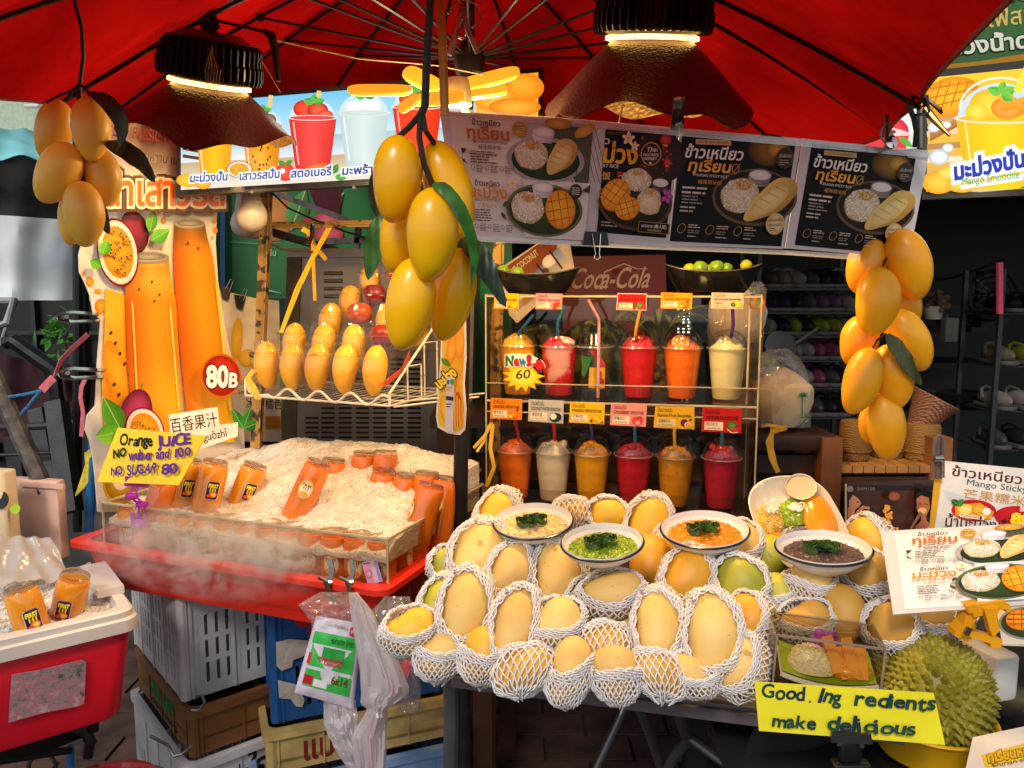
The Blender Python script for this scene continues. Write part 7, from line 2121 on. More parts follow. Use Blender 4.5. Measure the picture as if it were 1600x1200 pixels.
boat_bowl('black boat bowl heaped with limes at the right on top of the case',1038,1191,414,426,453,.10,[(1077,421,.016,1),(1094,420,.020,0),(1120,419,.020,0),(1108,422,.014,0),(1100,426,.014,1),(1136,420,.015,0),(1166,415,.015,1)],['yellowish lime at the left of the right boat bowl','big green lime, left one of the two big ones in the right bowl','big green lime, right one of the two big ones in the right bowl','small green lime between the two big limes','small yellow lime low in front of the big limes','green lime right of the two big limes','yellow lime at the right tip of the right bowl'])
Pco=plane3(at(800,400,2.75),at(1050,400,2.75),at(800,520,2.75))
co=thing('drink_board','dark red soft drink board with white script behind the smoothie case','board',Pco(950,560))
sheet(Pco,[(880,401),(1040,398),(1044,600),(880,600)],.03,'panel',mat('maroon_panel','#6a141c',rough=.4,scale=6,var=.15),co)
c=Canvas(Pco,.0008)
c.text('Coca-Cola',890,451,1012,449,46,'#c9a99a',bold=.02,slant=.35)
c.line([(938,452),(945,425),(975,412),(995,420),(1012,420)],3,'#c9a99a',1);c.ell(962,424,7,5,'#6a141c')
c.build('script',printmat('drink_print',.5),co)
for q,lab in(([(788,402),(842,378),(896,400),(838,476)],'tilted coconut drink menu card behind the left boat bowl'),):
 Pm2=plane3(at(800,400,2.45),at(880,400,2.5),at(800,480,2.4));r=thing('menu_card',lab,'menu',Pm2(830,500))
 sheet(Pm2,[(780,420),(846,376),(890,378),(898,422),(808,505),(796,492)],.002,'sheet',mat('card_cream','#d9cbb5'),r)
 c=Canvas(Pm2,.0004)
 c.poly([(786,420),(846,378),(872,380),(862,412),(800,470),(790,450)],'#8a4a28');c.poly([(822,440),(872,386),(890,408),(846,460)],'#3a5a9a',[C('#3a5a9a'),C('#7aa0d0'),C('#d8d0b8'),C('#a07a50')])
 c.ell(858,408,12,9,'#e6e0d0','#fff8ec',-40);c.ell(852,424,6,5,'#5a4030');c.line([(838,412),(862,444)],3,'#5a1c20');c.line([(858,392),(878,420)],3,'#5a1c20');c.text('FINE COCONUT',798,432,842,398,14,'#e6d8a8',bold=.02)
 c.poly([(800,476),(808,486),(838,462),(834,456)],'#b08a5a')
 c.build('print',M_card,r)
def melon(label,c_,r):
 root=MB();root.ell(c_,(r,r,r*1.12),rot('Y',8),30,20,lambda p,d:p*(1+.01*math.cos(10*math.atan2(d.y,d.x))))
 m,t,b=nt('melon_skin')if 'melon_skin' not in MATS else(MATS['melon_skin'],None,None)
 if t:
  tc=t.nodes.new('ShaderNodeTexCoord');w=t.nodes.new('ShaderNodeTexWave');w.inputs['Scale'].default_value=7;w.inputs['Distortion'].default_value=9;w.inputs['Detail'].default_value=4;w.inputs['Detail Scale'].default_value=2.5
  t.links.new(tc.outputs['Object'],w.inputs['Vector']);r_=t.nodes.new('ShaderNodeValToRGB');r_.color_ramp.elements[0].color=(*C('#16280c'),1);r_.color_ramp.elements[1].color=(*C('#5a6a24'),1);r_.color_ramp.elements[0].position=.45
  t.links.new(w.outputs['Fac'],r_.inputs[0]);t.links.new(r_.outputs[0],b.inputs['Base Color']);b.inputs['Roughness'].default_value=.35;MATS['melon_skin']=m
 return tag(root.build('watermelon',m,loc=c_),label,'watermelon','watermelons behind the case')
melon('dark striped watermelon behind the first two smoothies of the upper tier',at(842,572,2.42),.115)
melon('large striped watermelon behind the empty cup with the pink straw',at(930,575,2.40),.135)
b=MB();b.tube([at(927,518,2.34),at(930,508,2.34),at(920,503,2.33),at(914,506,2.33)],.004,6);tag(b.build('melon_stalk',mat('dry_stalk','#a8864a',rough=.7),loc=at(927,518,2.34)),'dry curled stalk on top of the large watermelon','stalk')
pin=thing('pineapple','pineapple with long green crown leaves behind the orange smoothie','pineapple',at(1025,640,2.36))
pc=at(1026,585,2.36)
b=MB()
def pf(u,v):
 a,t_=2*math.pi*u,math.pi*(.02+.96*v)
 bumps=.006*abs(math.sin(5.5*a+v*22))*abs(math.sin(5.5*a-v*22))
 r_=(.068+bumps*1.6)*math.sin(t_)**.7
 return pc+V3((r_*math.cos(a),r_*math.sin(a),-.10*math.cos(t_)))
b.grid(pf,66,40,closeu=True);b.build('fruit',mat('pineapple_skin','#7a5a1c',rough=.5,scale=60,col2='#3a2c10',sharp=(.4,.6)),pin,angle=180)
for k in range(22):
 a=k*2.4;ln=rnd.uniform(.08,.17);d=V3((math.cos(a),math.sin(a)*.8,0));base=pc+V3((0,0,.085))+d*.015
 b=MB();leaf_mb(b,[base,base+d*ln*.3+TZ*ln*.55,base+d*ln*.75+TZ*ln*.75,base+d*ln*1.05+TZ*ln*rnd.uniform(.35,.8)],.024,d.cross(TZ),.3,8);b.build('crown_leaf',mat('pineapple_leaf','#7a7a2c',rough=.45,scale=20,col2='#4a5a1c'),pin,angle=60)
bk=thing('goods_table','dark wooden table carrying the fruit behind the smoothie case','table',at(960,760,2.5))
zt_=at(960,640,2.4).z-.004
b=MB();b.box(V3((.28,2.52,zt_-.02)),(1.05,.42,.035));b.build('table_top',M_wood,bk,smooth=False)
for x in(-.2,.76):
 for y in(2.35,2.7):b=MB();b.box(V3((x,y,(zt_-.04)/2)),(.05,.05,zt_-.04));b.build('leg',M_wood,bk,smooth=False)
b=MB();b.box(V3((.28,2.68,zt_-.24)),(1.0,.03,.09));b.build('rail',M_wood2,bk,smooth=False)
def led_strip():
 r=thing('led_strip','columns of tiny white lights behind the orange smoothie','light',at(1070,510,2.9))
 b=MB();b.box(at(1068,500,2.92),(.06,.01,.22));b.build('board',M_dark,r,smooth=False)
 b=MB()
 for j in range(3):
  for k in range(8):b.ell(at(1060+j*8,484+k*5,2.9),(.003+.0012*j,.002,.003),None,8,5)
 b.build('diodes',mat('diode_white','#dff0ff',emit=3.0),r)
led_strip()
M_coco=mat('coconut_husk','#e8d6b4',rough=.55,scale=9,col2='#d2b484',bump=.2)
M_cocog=mat('coconut_green','#8a8a4a',rough=.5,scale=7,col2='#6a6a34')
def coconut(label,c_,r,tilt=0,green=False):
 """trimmed drinking coconut: drum with pointed top"""
 root=thing('coconut',label,'coconut',c_-TZ*r)
 Mt=rot('Y',tilt)
 b=MB();b.lathe([(0,-.95*r),(.62*r,-.92*r),(.8*r,-.6*r),(.98*r,-.1*r),(1.0*r,.35*r),(.96*r,.48*r),(.55*r,.82*r),(.12*r,1.05*r),(0,1.07*r)],14,Mt,c_,wob=lambda a,i:1+.04*math.sin(3*a+i));b.build('husk',M_cocog if green else M_coco,root,angle=22)
 return root
c1_=at(1222,622,2.2)
cc_=coconut('trimmed coconut with a green palm print in a clear bag on the stool',c1_,.082)
def cyl(x,y,w=0.0):
 a=x/.0835;return c1_+V3((math.sin(a)*(.0835+w),-math.cos(a)*(.0835+w),-y))
c=Canvas(cyl,.0006);G_='#1f7a4a'
c.line([(.030,.040),(.028,.012),(.029,-.014)],.0045,G_,.0025)
for a_ in range(8):
 q=R(-190+a_*30);ex_,ey_=.029+.020*math.cos(q),-.015+.017*math.sin(q);c.line([(.029,-.015),((.029+ex_)/2,(-.015+ey_)/2-.004),(ex_,ey_+.004)],.0042,G_,.0008)
c.poly([(.018,.040),(.044,.040),(.044,.0425),(.018,.0425)],G_)
for k in range(4):c.poly([(.035+k*.003,.040),(.0362+k*.003,.026+.004*(k%2)),(.0376+k*.003,.040)],G_)
c.text('มะพร้าว',.024,.066,.050,.066,.016,G_,bold=.03)
c.build('palm_print',printmat('coco_print',.5),cc_)
bag('plastic_bag','clear plastic bag wrapped around the palm print coconut','plastic bag',[(545,1200,1232),(558,1185,1248),(580,1176,1262),(620,1178,1268),(668,1182,1266)],2.17,.045,M_film,21,.01)
coconut('bagged trimmed coconut behind the lemon name tag',at(1150,495,2.35),.085,10)
coconut('greenish coconut behind the right wall of the case',at(1180,585,2.3),.07,-8,True)
coconut('pale coconut low behind the lemon smoothie',at(1150,625,2.33),.075,20)
bag('plastic_bag','clear plastic bag rising behind the right corner of the case around a coconut','plastic bag',[(440,1172,1190),(452,1150,1198),(480,1108,1196),(520,1105,1194),(560,1110,1190)],2.28,.04,M_film,22,.01)
Pst=plane3(at(1170,470,2.22),at(1200,470,2.24),at(1170,490,2.22));r=thing('fruit_sticker','small round fruit sticker cut-out by the right edge of the case','sticker',Pst(1190,487));sheet(Pst,[(1172,462),(1190,460),(1196,470),(1194,484),(1188,487),(1176,482),(1170,476)],.001,'card',mat('sticker_orange','#d8601a'),r)
c=Canvas(Pst,.0003);c.ell(1184,472,9,9,'#f0c02a','#f8e27a');c.ell(1184,472,4,8,'#3a7a3a','#8ac04a',30);c.ell(1176,472,5,7,'#f0a02a');c.build('print',M_card,r)
stl=thing('wooden_stool','dark wooden stool with a yellow strap right of the case','stool',at(1225,760,2.22))
zs_=at(1222,668,2.2).z-.003
b=MB();b.rbox(V3((at(1215,680,2.22).x,2.24,zs_-.025)),(.26,.26,.045),.02,.006);b.build('seat',M_wood,stl,angle=30)
b=MB();b.box(V3((at(1212,700,2.18).x,2.16,zs_-.09)),(.2,.03,.05));b.build('rail',M_wood,stl,smooth=False)
for x in(1150,1276):
 for y in(2.16,2.34):b=MB();b.box(V3((at(x,700,2.2).x,y,(zs_-.05)/2)),(.04,.04,zs_-.05));b.build('leg',M_wood2,stl,smooth=False)
b=MB();b.box(V3((at(1282,720,2.15).x,2.13,.5)),(.032,.03,at(1282,692,2.13).z*2-1.0));b.build('post',M_wood2,stl,smooth=False)
b=MB();b.strip([at(1230,668,2.07),at(1208,674,2.065),at(1200,690,2.06),at(1205,715,2.06),at(1216,738,2.06)],.014,.0015,(1,.2,0));b.strip([at(1224,666,2.08),at(1206,670,2.075),at(1206,700,2.065),at(1214,736,2.062)],.01,.0015,(1,.2,.2));b.strip([at(1190,666,2.1),at(1200,664,2.09),at(1222,668,2.08)],.008,.0015,(0,.3,1))
tag(b.build('strap',M_ytape,loc=at(1210,700,2.06)),'yellow strap draped over the edge of the dark wooden stool','strap')
b=MB();b.strip([at(768,660,2.0),at(758,680,1.99),at(740,700,1.98)],.008,.0015,(1,.2,.2));b.strip([at(770,662,2.0),at(766,700,1.99),at(772,730,1.98),at(760,760,1.98)],.01,.0015,(1,.2,.2));b.strip([at(764,664,2.0),at(756,690,1.99),at(745,706,1.97)],.006,.0015,(1,.2,.2))
tag(b.build('strap',M_ytape,loc=at(765,700,1.98)),'yellow straps tied at the left edge of the acrylic case','strap')
# ================================================================== m
table=thing('folding_table','folding table with grey tube legs under the netted mangoes','table',V3((.12,1.45,0)))
zTb=.775
tc0,tc1=atz(716,1049,zTb),atz(1230,1112,zTb)
du=(tc1-tc0).normalized();dv=V3((-du.y,du.x,0))
def tpt(a,b_,z=zTb):return V3((tc0.x,tc0.y,0))+du*a+dv*b_+TZ*z
TL=(tc1-tc0).length+.16
Mt_=frame(du,dv,TZ)
b=MB();b.rbox(tpt(TL/2-.0,.36,zTb-.012),(TL,.72,.024),.02,.004,Mt_);b.build('table_top',mat('table_top','#3a3032',rough=.4,scale=12,var=.2),table)
b=MB();b.strip([tpt(-.01,-.005,zTb-.016),tpt(TL,-.005,zTb-.016)],.018,.006,TZ);b.build('edge_trim',mat('trim_grey','#6a6064',rough=.4,metal=.4),table)
for pts in(([(990,1085,1.35),(1015,1145,1.4),(1040,1220,1.45)]),([(1052,1090,1.25),(1070,1145,1.3),(1078,1152,1.32),(1150,1205,1.25)]),([(985,1085,1.7),(965,1130,1.68),(925,1215,1.65)]),([(1080,1150,1.33),(1055,1180,1.36),(1035,1215,1.4)])):
 b=MB();b.tube([at(*p_)for p_ in pts],.0095,10);b.build('leg',mat('leg_tube','#5a5a60',rough=.35,metal=.6,scale=20),table)
b=MB();b.tube([at(705,1050,1.30),at(706,1120,1.3),at(704,1220,1.3)],.014,10);b.build('leg',mat('leg_tube','#5a5a60'),table)
for k in range(2):
 b=MB();b.tube([tpt(TL-.06,.1+k*.5,zTb-.02),tpt(TL-.06,.1+k*.5,0)],.012,10);b.build('leg',mat('leg_tube','#5a5a60'),table)
M_net=mat('foam_net','#e4dcd6',rough=.75,spec=.25,scale=60,var=.05,sss=.25)
SK={'p':mango_skin('mango_skin_pale','#e2b460','#ecc678',.55,.10,dots=.8),'y':mango_skin('mango_skin_yellow','#e2a824','#ecba3a',.5,.10,dots=.8),'g':mango_skin('mango_skin_green','#9aa02a','#c2b83c',.5,.08,dots=.6),'o':mango_skin('mango_skin_amber','#dd9a1a','#e8ac2c',.5,.10,dots=.8),'t':mango_skin('mango_skin_tan','#c8963a','#d8a84c',.55,.08,dots=.9)}
def foam_net(mb,hw,ht,hl,o,th0,th1,seed,turns=1.05,N=24,rim=True,rad=.00125,fringe=True):
 """diamond lattice sleeve on an ellipsoid around opening axis o (unit, local)"""
 rs_=random.Random(seed)
 o=V3(o).normalized();e1=o.orthogonal().normalized();e2=o.cross(e1)
 off=V3((rs_.random()*9,)*3)
 def pt(th,ph,lift=0.0):
  d=o*math.cos(th)+(e1*math.cos(ph)+e2*math.sin(ph))*math.sin(th)
  w=1.0+.09*noise.noise(d*2.2+off)+.03*noise.noise(d*6+off)
  return V3((d.x*(hw*1.07+.003+lift)*w,d.y*(ht*1.07+.003+lift)*w,d.z*(hl*1.05+.003+lift)*w))
 ns=13
 def thr(ph):return th0*(1+.07*math.sin(2*ph+seed)+.05*math.sin(3*ph+seed*2))
 for sgn in(-1,1):
  for k in range(N):
   pts=[]
   for i in range(ns+1):
    t_=i/ns
    ph=2*math.pi*k/N+sgn*turns*t_**.85
    a0=thr(ph)
    th=a0+(th1-a0)*(t_**1.15)
    pts.append(pt(th,ph,.0006*sgn+.0012*math.sin(i*2.1+k)))
   if fringe and th1<3.0 and k%2==0:
    d=(pts[-1]-pts[-2]).normalized();pts.append(pts[-1]+d*rs_.uniform(.004,.014)+V3((rs_.uniform(-1,1),rs_.uniform(-1,1),rs_.uniform(-1,1)))*.003)
   mb.tube(pts,rad*rs_.uniform(.85,1.15),5,cap=True)
 if rim:
  M_=60
  fq=rs_.choice((13,15,17))
  for j,(dth,lf,rr)in enumerate(((-.02,.0008,1.05),(.025,.0022,1.05),(.07,.0020,1.0),(.12,.0016,1.0),(.17,.0013,1.0),(.225,.001,.95),(.28,.0006,.95))):
   pts=[]
   for k in range(M_):
    ph=2*math.pi*k/M_
    wv=.024*math.sin(ph*fq+j*2.1)+.03*noise.noise(V3((math.cos(ph)*2,math.sin(ph)*2,seed+j*.3)))
    pts.append(pt(thr(ph)+dth+wv,ph,lf+.0018*math.sin(ph*fq+j*2.1+1.57)))
   mb.tube(pts,rad*rr,5,closed=True)
PZ0,PZK=.845,.155
def pile_pt(px,py,up=0.0):
 d=ray(px,py)
 k=(PZ0+up-PZK*1.10-CAM.z)/(d.z-PZK*d.y)
 return CAM+d*k
def net_mango(label,px,py,ln,wd,ang,sk,typ,up=0.0,lean=25,seed=None,wide=1.0):
 c_=pile_pt(px,py,up)
 s_=(c_-CAM).dot(FW)/F
 hl,hw=ln*s_/2,wd*s_/2*wide
 seed=int(px*7+py)if seed is None else seed
 tcm=(CAM-c_).normalized();r_=tcm.cross(UP)*-1;r_.normalize();u_=r_.cross(tcm)*-1
 u_=tcm.cross(r_);u_.normalize()
 if u_.z<0:u_= -u_
 a=R(ang)
 ax=u_*math.cos(a)+r_*math.sin(a)
 ax2=(ax*math.cos(R(lean))-tcm*math.sin(R(lean))*math.cos(a)).normalized()if abs(math.cos(a))>.3 else ax
 y=(tcm-ax2*tcm.dot(ax2)).normalized();x=y.cross(ax2)
 Mx=frame(x,y,ax2)
 root=thing('netted_mango' if typ!='-' else 'loose_mango',label,'mango',c_,'mangoes heaped on the table')
 root.matrix_basis=Mx.to_4x4();root.location=c_
 hl_=hl/max(.8,math.cos(R(lean)*.6))
 ht=hw*.9
 mango_mb(hl_,hw,ht,seed,egg=.12+.16*((seed*37)%100)/100,bend=.12+.28*((seed*53)%100)/100,tipd=.06).build('fruit',SK[sk],root,world=False)
 if typ=='-':return root
 Mi=Mx.transposed()
 upl=Mi@u_;tol=Mi@tcm;rl_=Mi@r_
 nb=MB()
 if typ=='F':o,t0,t1=tol*1.0+upl*.28,R(47),2.95
 elif typ=='C':o,t0,t1=tol*.8+upl*.75,R(54),2.85
 elif typ=='B':o,t0,t1=tol*.25+upl*1.0,R(70),2.80
 elif typ=='R':o,t0,t1=tol*.8+upl*.3-rl_*.5,R(52),2.9
 elif typ=='L':o,t0,t1=tol*.8+upl*.3+rl_*.5,R(52),2.9
 elif typ=='N':o,t0,t1=upl*1.0-tol*.5,R(48),2.85
 foam_net(nb,hw,ht,hl_,o,t0,t1,seed,N=30 if typ!='N' else 24)
 nb.build('foam_net',M_net,root,world=False,angle=180)
 return root
PILE=[('big pale mango standing in its net, at the left of the front',728,950,128,84,14,'p','F',.035,22),('long pale mango in an open net below the cream rice bowl',804,978,128,76,16,'p','F',.03,22),('long pale mango upright in a wide net at the centre of the front',1027,980,128,76,4,'p','F',.03,20),('largest pale mango in an oval net opening, right of centre',1112,992,142,92,-3,'p','F',.035,20),('pale mango lying sideways with its tip left, under the green rice bowl',956,931,108,72,78,'p','C',.04,10),('round pale mango tilted in a net beside the sideways mango',868,978,92,74,55,'p','C',.03,12),('broad pale mango at upper left in a loose net',752,868,122,96,28,'p','F',.02,28),('small pale mango with a dark tip below the cream rice bowl',799,893,96,74,30,'p','F',.025,28),('pale golden mango between the cream and green rice bowls',871,897,112,84,8,'p','F',.02,28),('half hidden greenish yellow mango showing only its net, left of the sideways mango',914,936,72,56,40,'g','F',.0,20),('greenish mango peeking out behind the big pale left mango',686,944,96,60,26,'g','F',.0,20),('small green mango in a net ring at the far left beside the red tray',698,884,58,56,10,'g','F',.0,20),('leftmost small mango lying low in a frayed net',640,986,88,64,72,'y','C',.015,10),('mango almost wrapped in its frayed net at the lower left',690,1022,84,66,60,'p','B',-.01,10),('little bright yellow mango tip in a net below the front left mangoes',756,1022,84,70,20,'y','B',.0,12),('fully netted mango lying at the front edge under the long pale mango',818,1046,96,68,62,'y','N',.0,5),('netted mango with a see-through lattice in the middle of the heap',942,1006,80,62,80,'y','N',.015,5),('pale pear-shaped mango hanging over the front edge in its net',890,1046,104,66,18,'p','B',.0,10),('brown-tipped mango in a ragged net at the front edge',962,1052,86,72,-20,'p','B',.0,10),('netted mango squeezed under the centre mango at the front edge',1030,1054,88,64,-60,'y','N',.0,5),('small pale mango in a net ring under the largest mango',1080,1056,82,54,-68,'p','C',.0,5),('pale mango in a net at the right end of the front edge',1160,1040,100,74,16,'p','R',.01,15),('deep yellow mango behind the largest mango in a net at its right',1172,974,92,76,10,'o','R',.0,20),('round green-yellow mango in a thick net ring right of the orange rice bowl',1157,912,86,84,10,'g','F',.03,20),('amber mango tilted in a net below the orange rice bowl',1076,901,102,80,36,'o','F',.025,24),('bare amber mango with a split stem right of the green rice bowl',1014,882,96,66,14,'o','-',.0,20),('yellow mango upright in a net between the green and orange bowls',1014,818,98,70,18,'y','F',.02,25),('yellow mango in a net just above the green rice bowl',950,808,62,66,10,'y','F',.02,25),('netted mango mostly wrapped behind the cream rice bowl',892,806,60,58,10,'y','N',.02,15),('yellow mango leaning right in a net at the far back left',776,808,98,66,32,'y','F',.03,28),('pale mango in a net behind the right side of the orange bowl',1150,858,90,74,20,'p','C',.015,20),('dark green mango in the shadow below the sticky rice plate',1200,872,72,58,15,'g','-',.0,15),('green mango tip in a long net under the sticky rice plate',1214,934,76,60,12,'g','B',.01,15),('pale round mango in a net cup below the black rice bowl',1265,914,70,72,30,'p','B',.035,12),('tan mango tilted left in a net below the right side of the black rice bowl',1357,905,90,74,-28,'t','C',.035,15),('bare tan mango above the small clear display box',1318,958,92,66,-10,'t','-',.015,18),('tan mango in a net at the corner of the menu card',1392,980,84,80,20,'t','F',.015,15),('pale mango in a net under the lower edge of the menu card',1455,972,74,76,30,'p','C',.01,15),('small green mango beside the yellow sign clip',1488,975,56,50,10,'g','-',.0,15),('tan mango lying behind the clear display box',1258,975,84,66,70,'t','C',.0,8),('pale yellow mango in a net right of the black rice bowl',1362,848,84,66,-20,'y','R',.02,20),('yellow mango in a net under the left side of the orange bowl',1046,862,84,62,14,'y','L',.0,20),('amber mango deep in the gap behind the centre mango',984,992,72,54,0,'o','-',-.015,15),('white-netted mango under the menu card near the durian',1440,1000,66,56,50,'p','N',-.01,8),]
for q in PILE:net_mango(*q)
M_enam=mat('enamel_white','#e2d9cf',rough=.16,scale=6,var=.05,coat=.4)
M_enrim=mat('enamel_rim','#0d1220',rough=.2,scale=8)
M_pand=leaf_mat('pandan_leaf','#1a3410','#446a28',None)
def fillmat(name,c1,c2,grain):return mat(name,c1,rough=.35,scale=grain,col2=c2,sharp=(.25,.75),bump=.5,bscale=grain*1.6)
def enamel_bowl(label,px,py,wpx,Y,tilt,roll,fill,seed,grain=True):
 c_=at(px,py,Y);s_=Y/F;r=wpx*s_/2
 tcm=(CAM-c_);tcm.z=0;tcm.normalize()
 up=(TZ+tcm*math.tan(R(tilt))).normalized()
 up=Matrix.Rotation(R(roll),3,tcm)@up
 x=up.cross(tcm).normalized()*-1;y=up.cross(x)
 Mx=frame(x,y,up)
 root=thing('enamel_bowl',label,'bowl',c_,'enamel bowls of rice on the mangoes')
 b=MB();b.lathe([(r*.40,-.42*r),(r*.56,-.40*r),(r*.80,-.22*r),(r*.93,-.05*r),(r,0),(r*.985,.006),(r*.90,-.01),(r*.78,-.17*r),(r*.55,-.34*r),(0,-.35*r)],48,Mx,c_);b.lathe([(0,-.43*r),(r*.4,-.42*r)],32,Mx,c_);b.build('bowl',M_enam,root)
 b=MB();b.tube([c_+Mx@V3((r*1.0*math.cos(a),r*1.0*math.sin(a),.002))for a in[k*math.pi/32 for k in range(64)]],.0022,8,closed=True);b.build('rim',M_enrim,root)
 b=MB()
 def fl(u,v):
  a=2*math.pi*u;q=r*.83*(1-v)
  z= -.11*r+.05*r*(1-(1-v)**2)+(.0018*noise.noise(V3((q*math.cos(a)*130,q*math.sin(a)*130,seed)))+.002*noise.noise(V3((q*math.cos(a)*420,q*math.sin(a)*420,seed))))
  return c_+Mx@V3((q*math.cos(a),q*math.sin(a),z))
 b.grid(fl,110,44,closeu=True)
 rg=random.Random(seed)
 for k in range(300):
  a,q=rg.random()*6.283,math.sqrt(rg.random())*.99
  p_=fl(a/6.2832,1-q)+Mx@V3((0,0,.0005));d=Mx@V3((rg.uniform(-1,1),rg.uniform(-1,1),rg.uniform(-.25,.35))).normalized()*rg.uniform(.0026,.0045)
  b.tube([p_-d,p_+d],[.0007,.0006],4)
 b.build('sticky_rice',fill,root,angle=180)
 for k,(ox,oy)in enumerate(((-.17,-.05),(.03,-.16),(.20,.02))):
  rb=MB();base=fl(0,.99)+Mx@V3((ox*r,oy*r,.003))
  pts=[]
  for i in range(44):
   t_=i/43;a=t_*6.283*3.0+k;q=.0035+.0135*t_
   pts.append(base+Mx@V3((q*math.cos(a),q*math.sin(a)*.85,.007-.002*t_+.003*math.sin(a*2+k))))
  rb.strip(pts,.009,.0008,lambda i:Mx@V3((.3*math.cos(i),.3*math.sin(i),1)))
  rb.build('pandan_rose',M_pand,root,angle=60)
 rb=MB();base=fl(0,.99)+Mx@V3((0,.02*r,.004));leaf_mb(rb,[base,base+Mx@V3((.004,.016,.010)),base+Mx@V3((.008,.030,.018))],.011,Mx@V3((1,0,0)),.3,6);leaf_mb(rb,[base,base+Mx@V3((-.008,.014,.008)),base+Mx@V3((-.014,.024,.014))],.009,Mx@V3((1,0,0)),.3,6);rb.build('pandan_tip',M_pand,root,angle=60)
 return root
enamel_bowl('white enamel bowl of cream sticky rice with pandan roses',833,816,128,1.40,9,3,fillmat('rice_cream','#e0c690','#cdb078',150),1)
enamel_bowl('white enamel bowl of bright green sticky rice with pandan roses',941,849,132,1.26,8,4,fillmat('rice_green','#8aa01c','#6f8a14',150),2)
enamel_bowl('white enamel bowl of orange sticky rice with pandan roses',1101,829,139,1.36,8,2,fillmat('rice_orange','#e08a14','#cc7a10',150),3)
enamel_bowl('white enamel bowl of purple-brown black rice with green pandan curls',1286,858,147,1.27,4,2,fillmat('rice_black','#6a544a','#4c3a34',120),4)
pc_=at(1243,818,1.45)
tcm=(CAM-pc_).normalized()
nrm=(tcm*.80+TZ*.55).normalized();px_=nrm.cross(TZ).normalized()*-1
py_=nrm.cross(px_)
if py_.z<0:py_= -py_
px_=py_.cross(nrm)
A_=R(-26);ax_=py_*math.cos(A_)+px_*math.sin(A_)*-1;ay_=nrm.cross(ax_)
sp_=1.45/F
def pl(px,py,w=0.0):return atp(px,py,pc_,nrm)+nrm*w
plate=thing('plate','cream oval plate of coloured sticky rice and mango propped on the heap','plate',pl(1245,900))
OUTL=[(1170,790),(1171,772),(1180,758),(1200,747),(1230,743),(1262,747),(1288,763),(1306,790),(1322,822),(1330,850),(1322,874),(1300,890),(1270,896),(1244,892),(1222,878),(1200,852),(1180,820)]
def smooth_loop(pts,n):
 m=len(pts);o=[]
 for k in range(n):
  f=k*m/n;i=int(f);f-=i
  p=[pts[(i+j-1)%m]for j in range(4)]
  o.append(tuple(.5*(2*p[1][d]+(p[2][d]-p[0][d])*f+(2*p[0][d]-5*p[1][d]+4*p[2][d]-p[3][d])*f*f+(3*p[1][d]-p[0][d]-3*p[2][d]+p[3][d])*f**3)for d in(0,1)))
 return o
SL=smooth_loop(OUTL,60);cxp,cyp=1246,820
def ring_(k,w):return[pl(cxp+(x-cxp)*k,cyp+(y-cyp)*k,w)for x,y in SL]
b=MB();b.loft([ring_(.55,-.030),ring_(.98,-.004),ring_(1.0,0),ring_(.97,.001),ring_(.78,-.020),ring_(.4,-.024)],cap0=True,cap1=True);b.build('dish',mat('plate_cream','#d8cdb8',rough=.25,scale=6,var=.06,coat=.3),plate,angle=40)
def rice_lump(name,px,py,rx,ry,m,seed,n=260,h=.018,w0=-.02):
 b=MB();c_=pl(px,py,w0);k=sp_
 def q(u,v):
  a,t_=2*math.pi*u,v*math.pi/2
  d=1+.10*noise.noise(V3((math.cos(a)*2+seed,math.sin(a)*2,v*2)))
  return c_+px_*rx*k*math.cos(a)*math.cos(t_)*d+py_*ry*k*math.sin(a)*math.cos(t_)*d+nrm*h*math.sin(t_)**.8
 b.grid(q,30,10,closeu=True)
 rg=random.Random(seed)
 for i in range(n):
  p_=q(rg.random(),rg.random()**.7);d=V3((rg.uniform(-1,1),rg.uniform(-1,1),rg.uniform(-1,1))).normalized()*.0035
  b.tube([p_-d,p_,p_+d],[.0007,.0012,.0007],5)
 return b.build(name,m,plate,angle=180)
rice_lump('yellow_rice',1203,806,24,26,mat('grain_yellow','#dcb44a',rough=.35,scale=60,var=.2),1)
rice_lump('green_rice',1239,796,23,26,mat('grain_green','#96b01c',rough=.35,scale=60,var=.2),2)
rice_lump('orange_rice',1216,846,24,22,mat('grain_orange','#d8901c',rough=.35,scale=60,var=.2),3)
rice_lump('purple_rice',1250,826,18,9,mat('grain_purple','#8a7a86',rough=.4,scale=60,var=.2),4,120,.012)
for(x,y,s_)in((1207,797,3),(1244,793,5)):
 b=MB();b.ell(pl(x,y,.001),(.013,.010,.003),frame(px_,py_,nrm),18,8,lambda p,d:p*(1+.5*noise.noise(d*2.6+V3((x,y,0)))));b.build('coconut_cream',mat('coconut_cream','#e8dccb',rough=.3),plate)
 b=MB()
 for i in range(14):b.ell(pl(x+rnd.uniform(-9,9),y+rnd.uniform(-6,7),.003),(.0022,.0014,.0012),rot('Z',rnd.random()*180),7,5)
 b.build('toasted_beans',mat('toasted_bean','#d8a456',rough=.5),plate)
b=MB();b.ell(pl(1280,805,-.012),(.030,.056,.016),frame(px_,py_,nrm)@rot('Z',18),24,12);b.build('mango_half',mat('mango_flesh','#e0900e',rough=.22,scale=20,var=.12,sss=.15,coat=.4),plate)
cp_=pl(1251,762,.004)
b=MB();Mq=frame(px_,py_,nrm);b.lathe([(.022,-.022),(.0285,0),(.0295,.001),(.0275,.0),(.0265,-.003)],30,Mq,cp_);sc_=b.build('sauce_cup',mat('sauce_cup','#d8c8b0',rough=.3),plate)
b=MB();b.lathe([(0,-.0025),(.0268,-.003)],30,Mq,cp_);b.build('coconut_sauce',mat('coconut_sauce','#e0bf98',rough=.15,coat=.5),sc_)
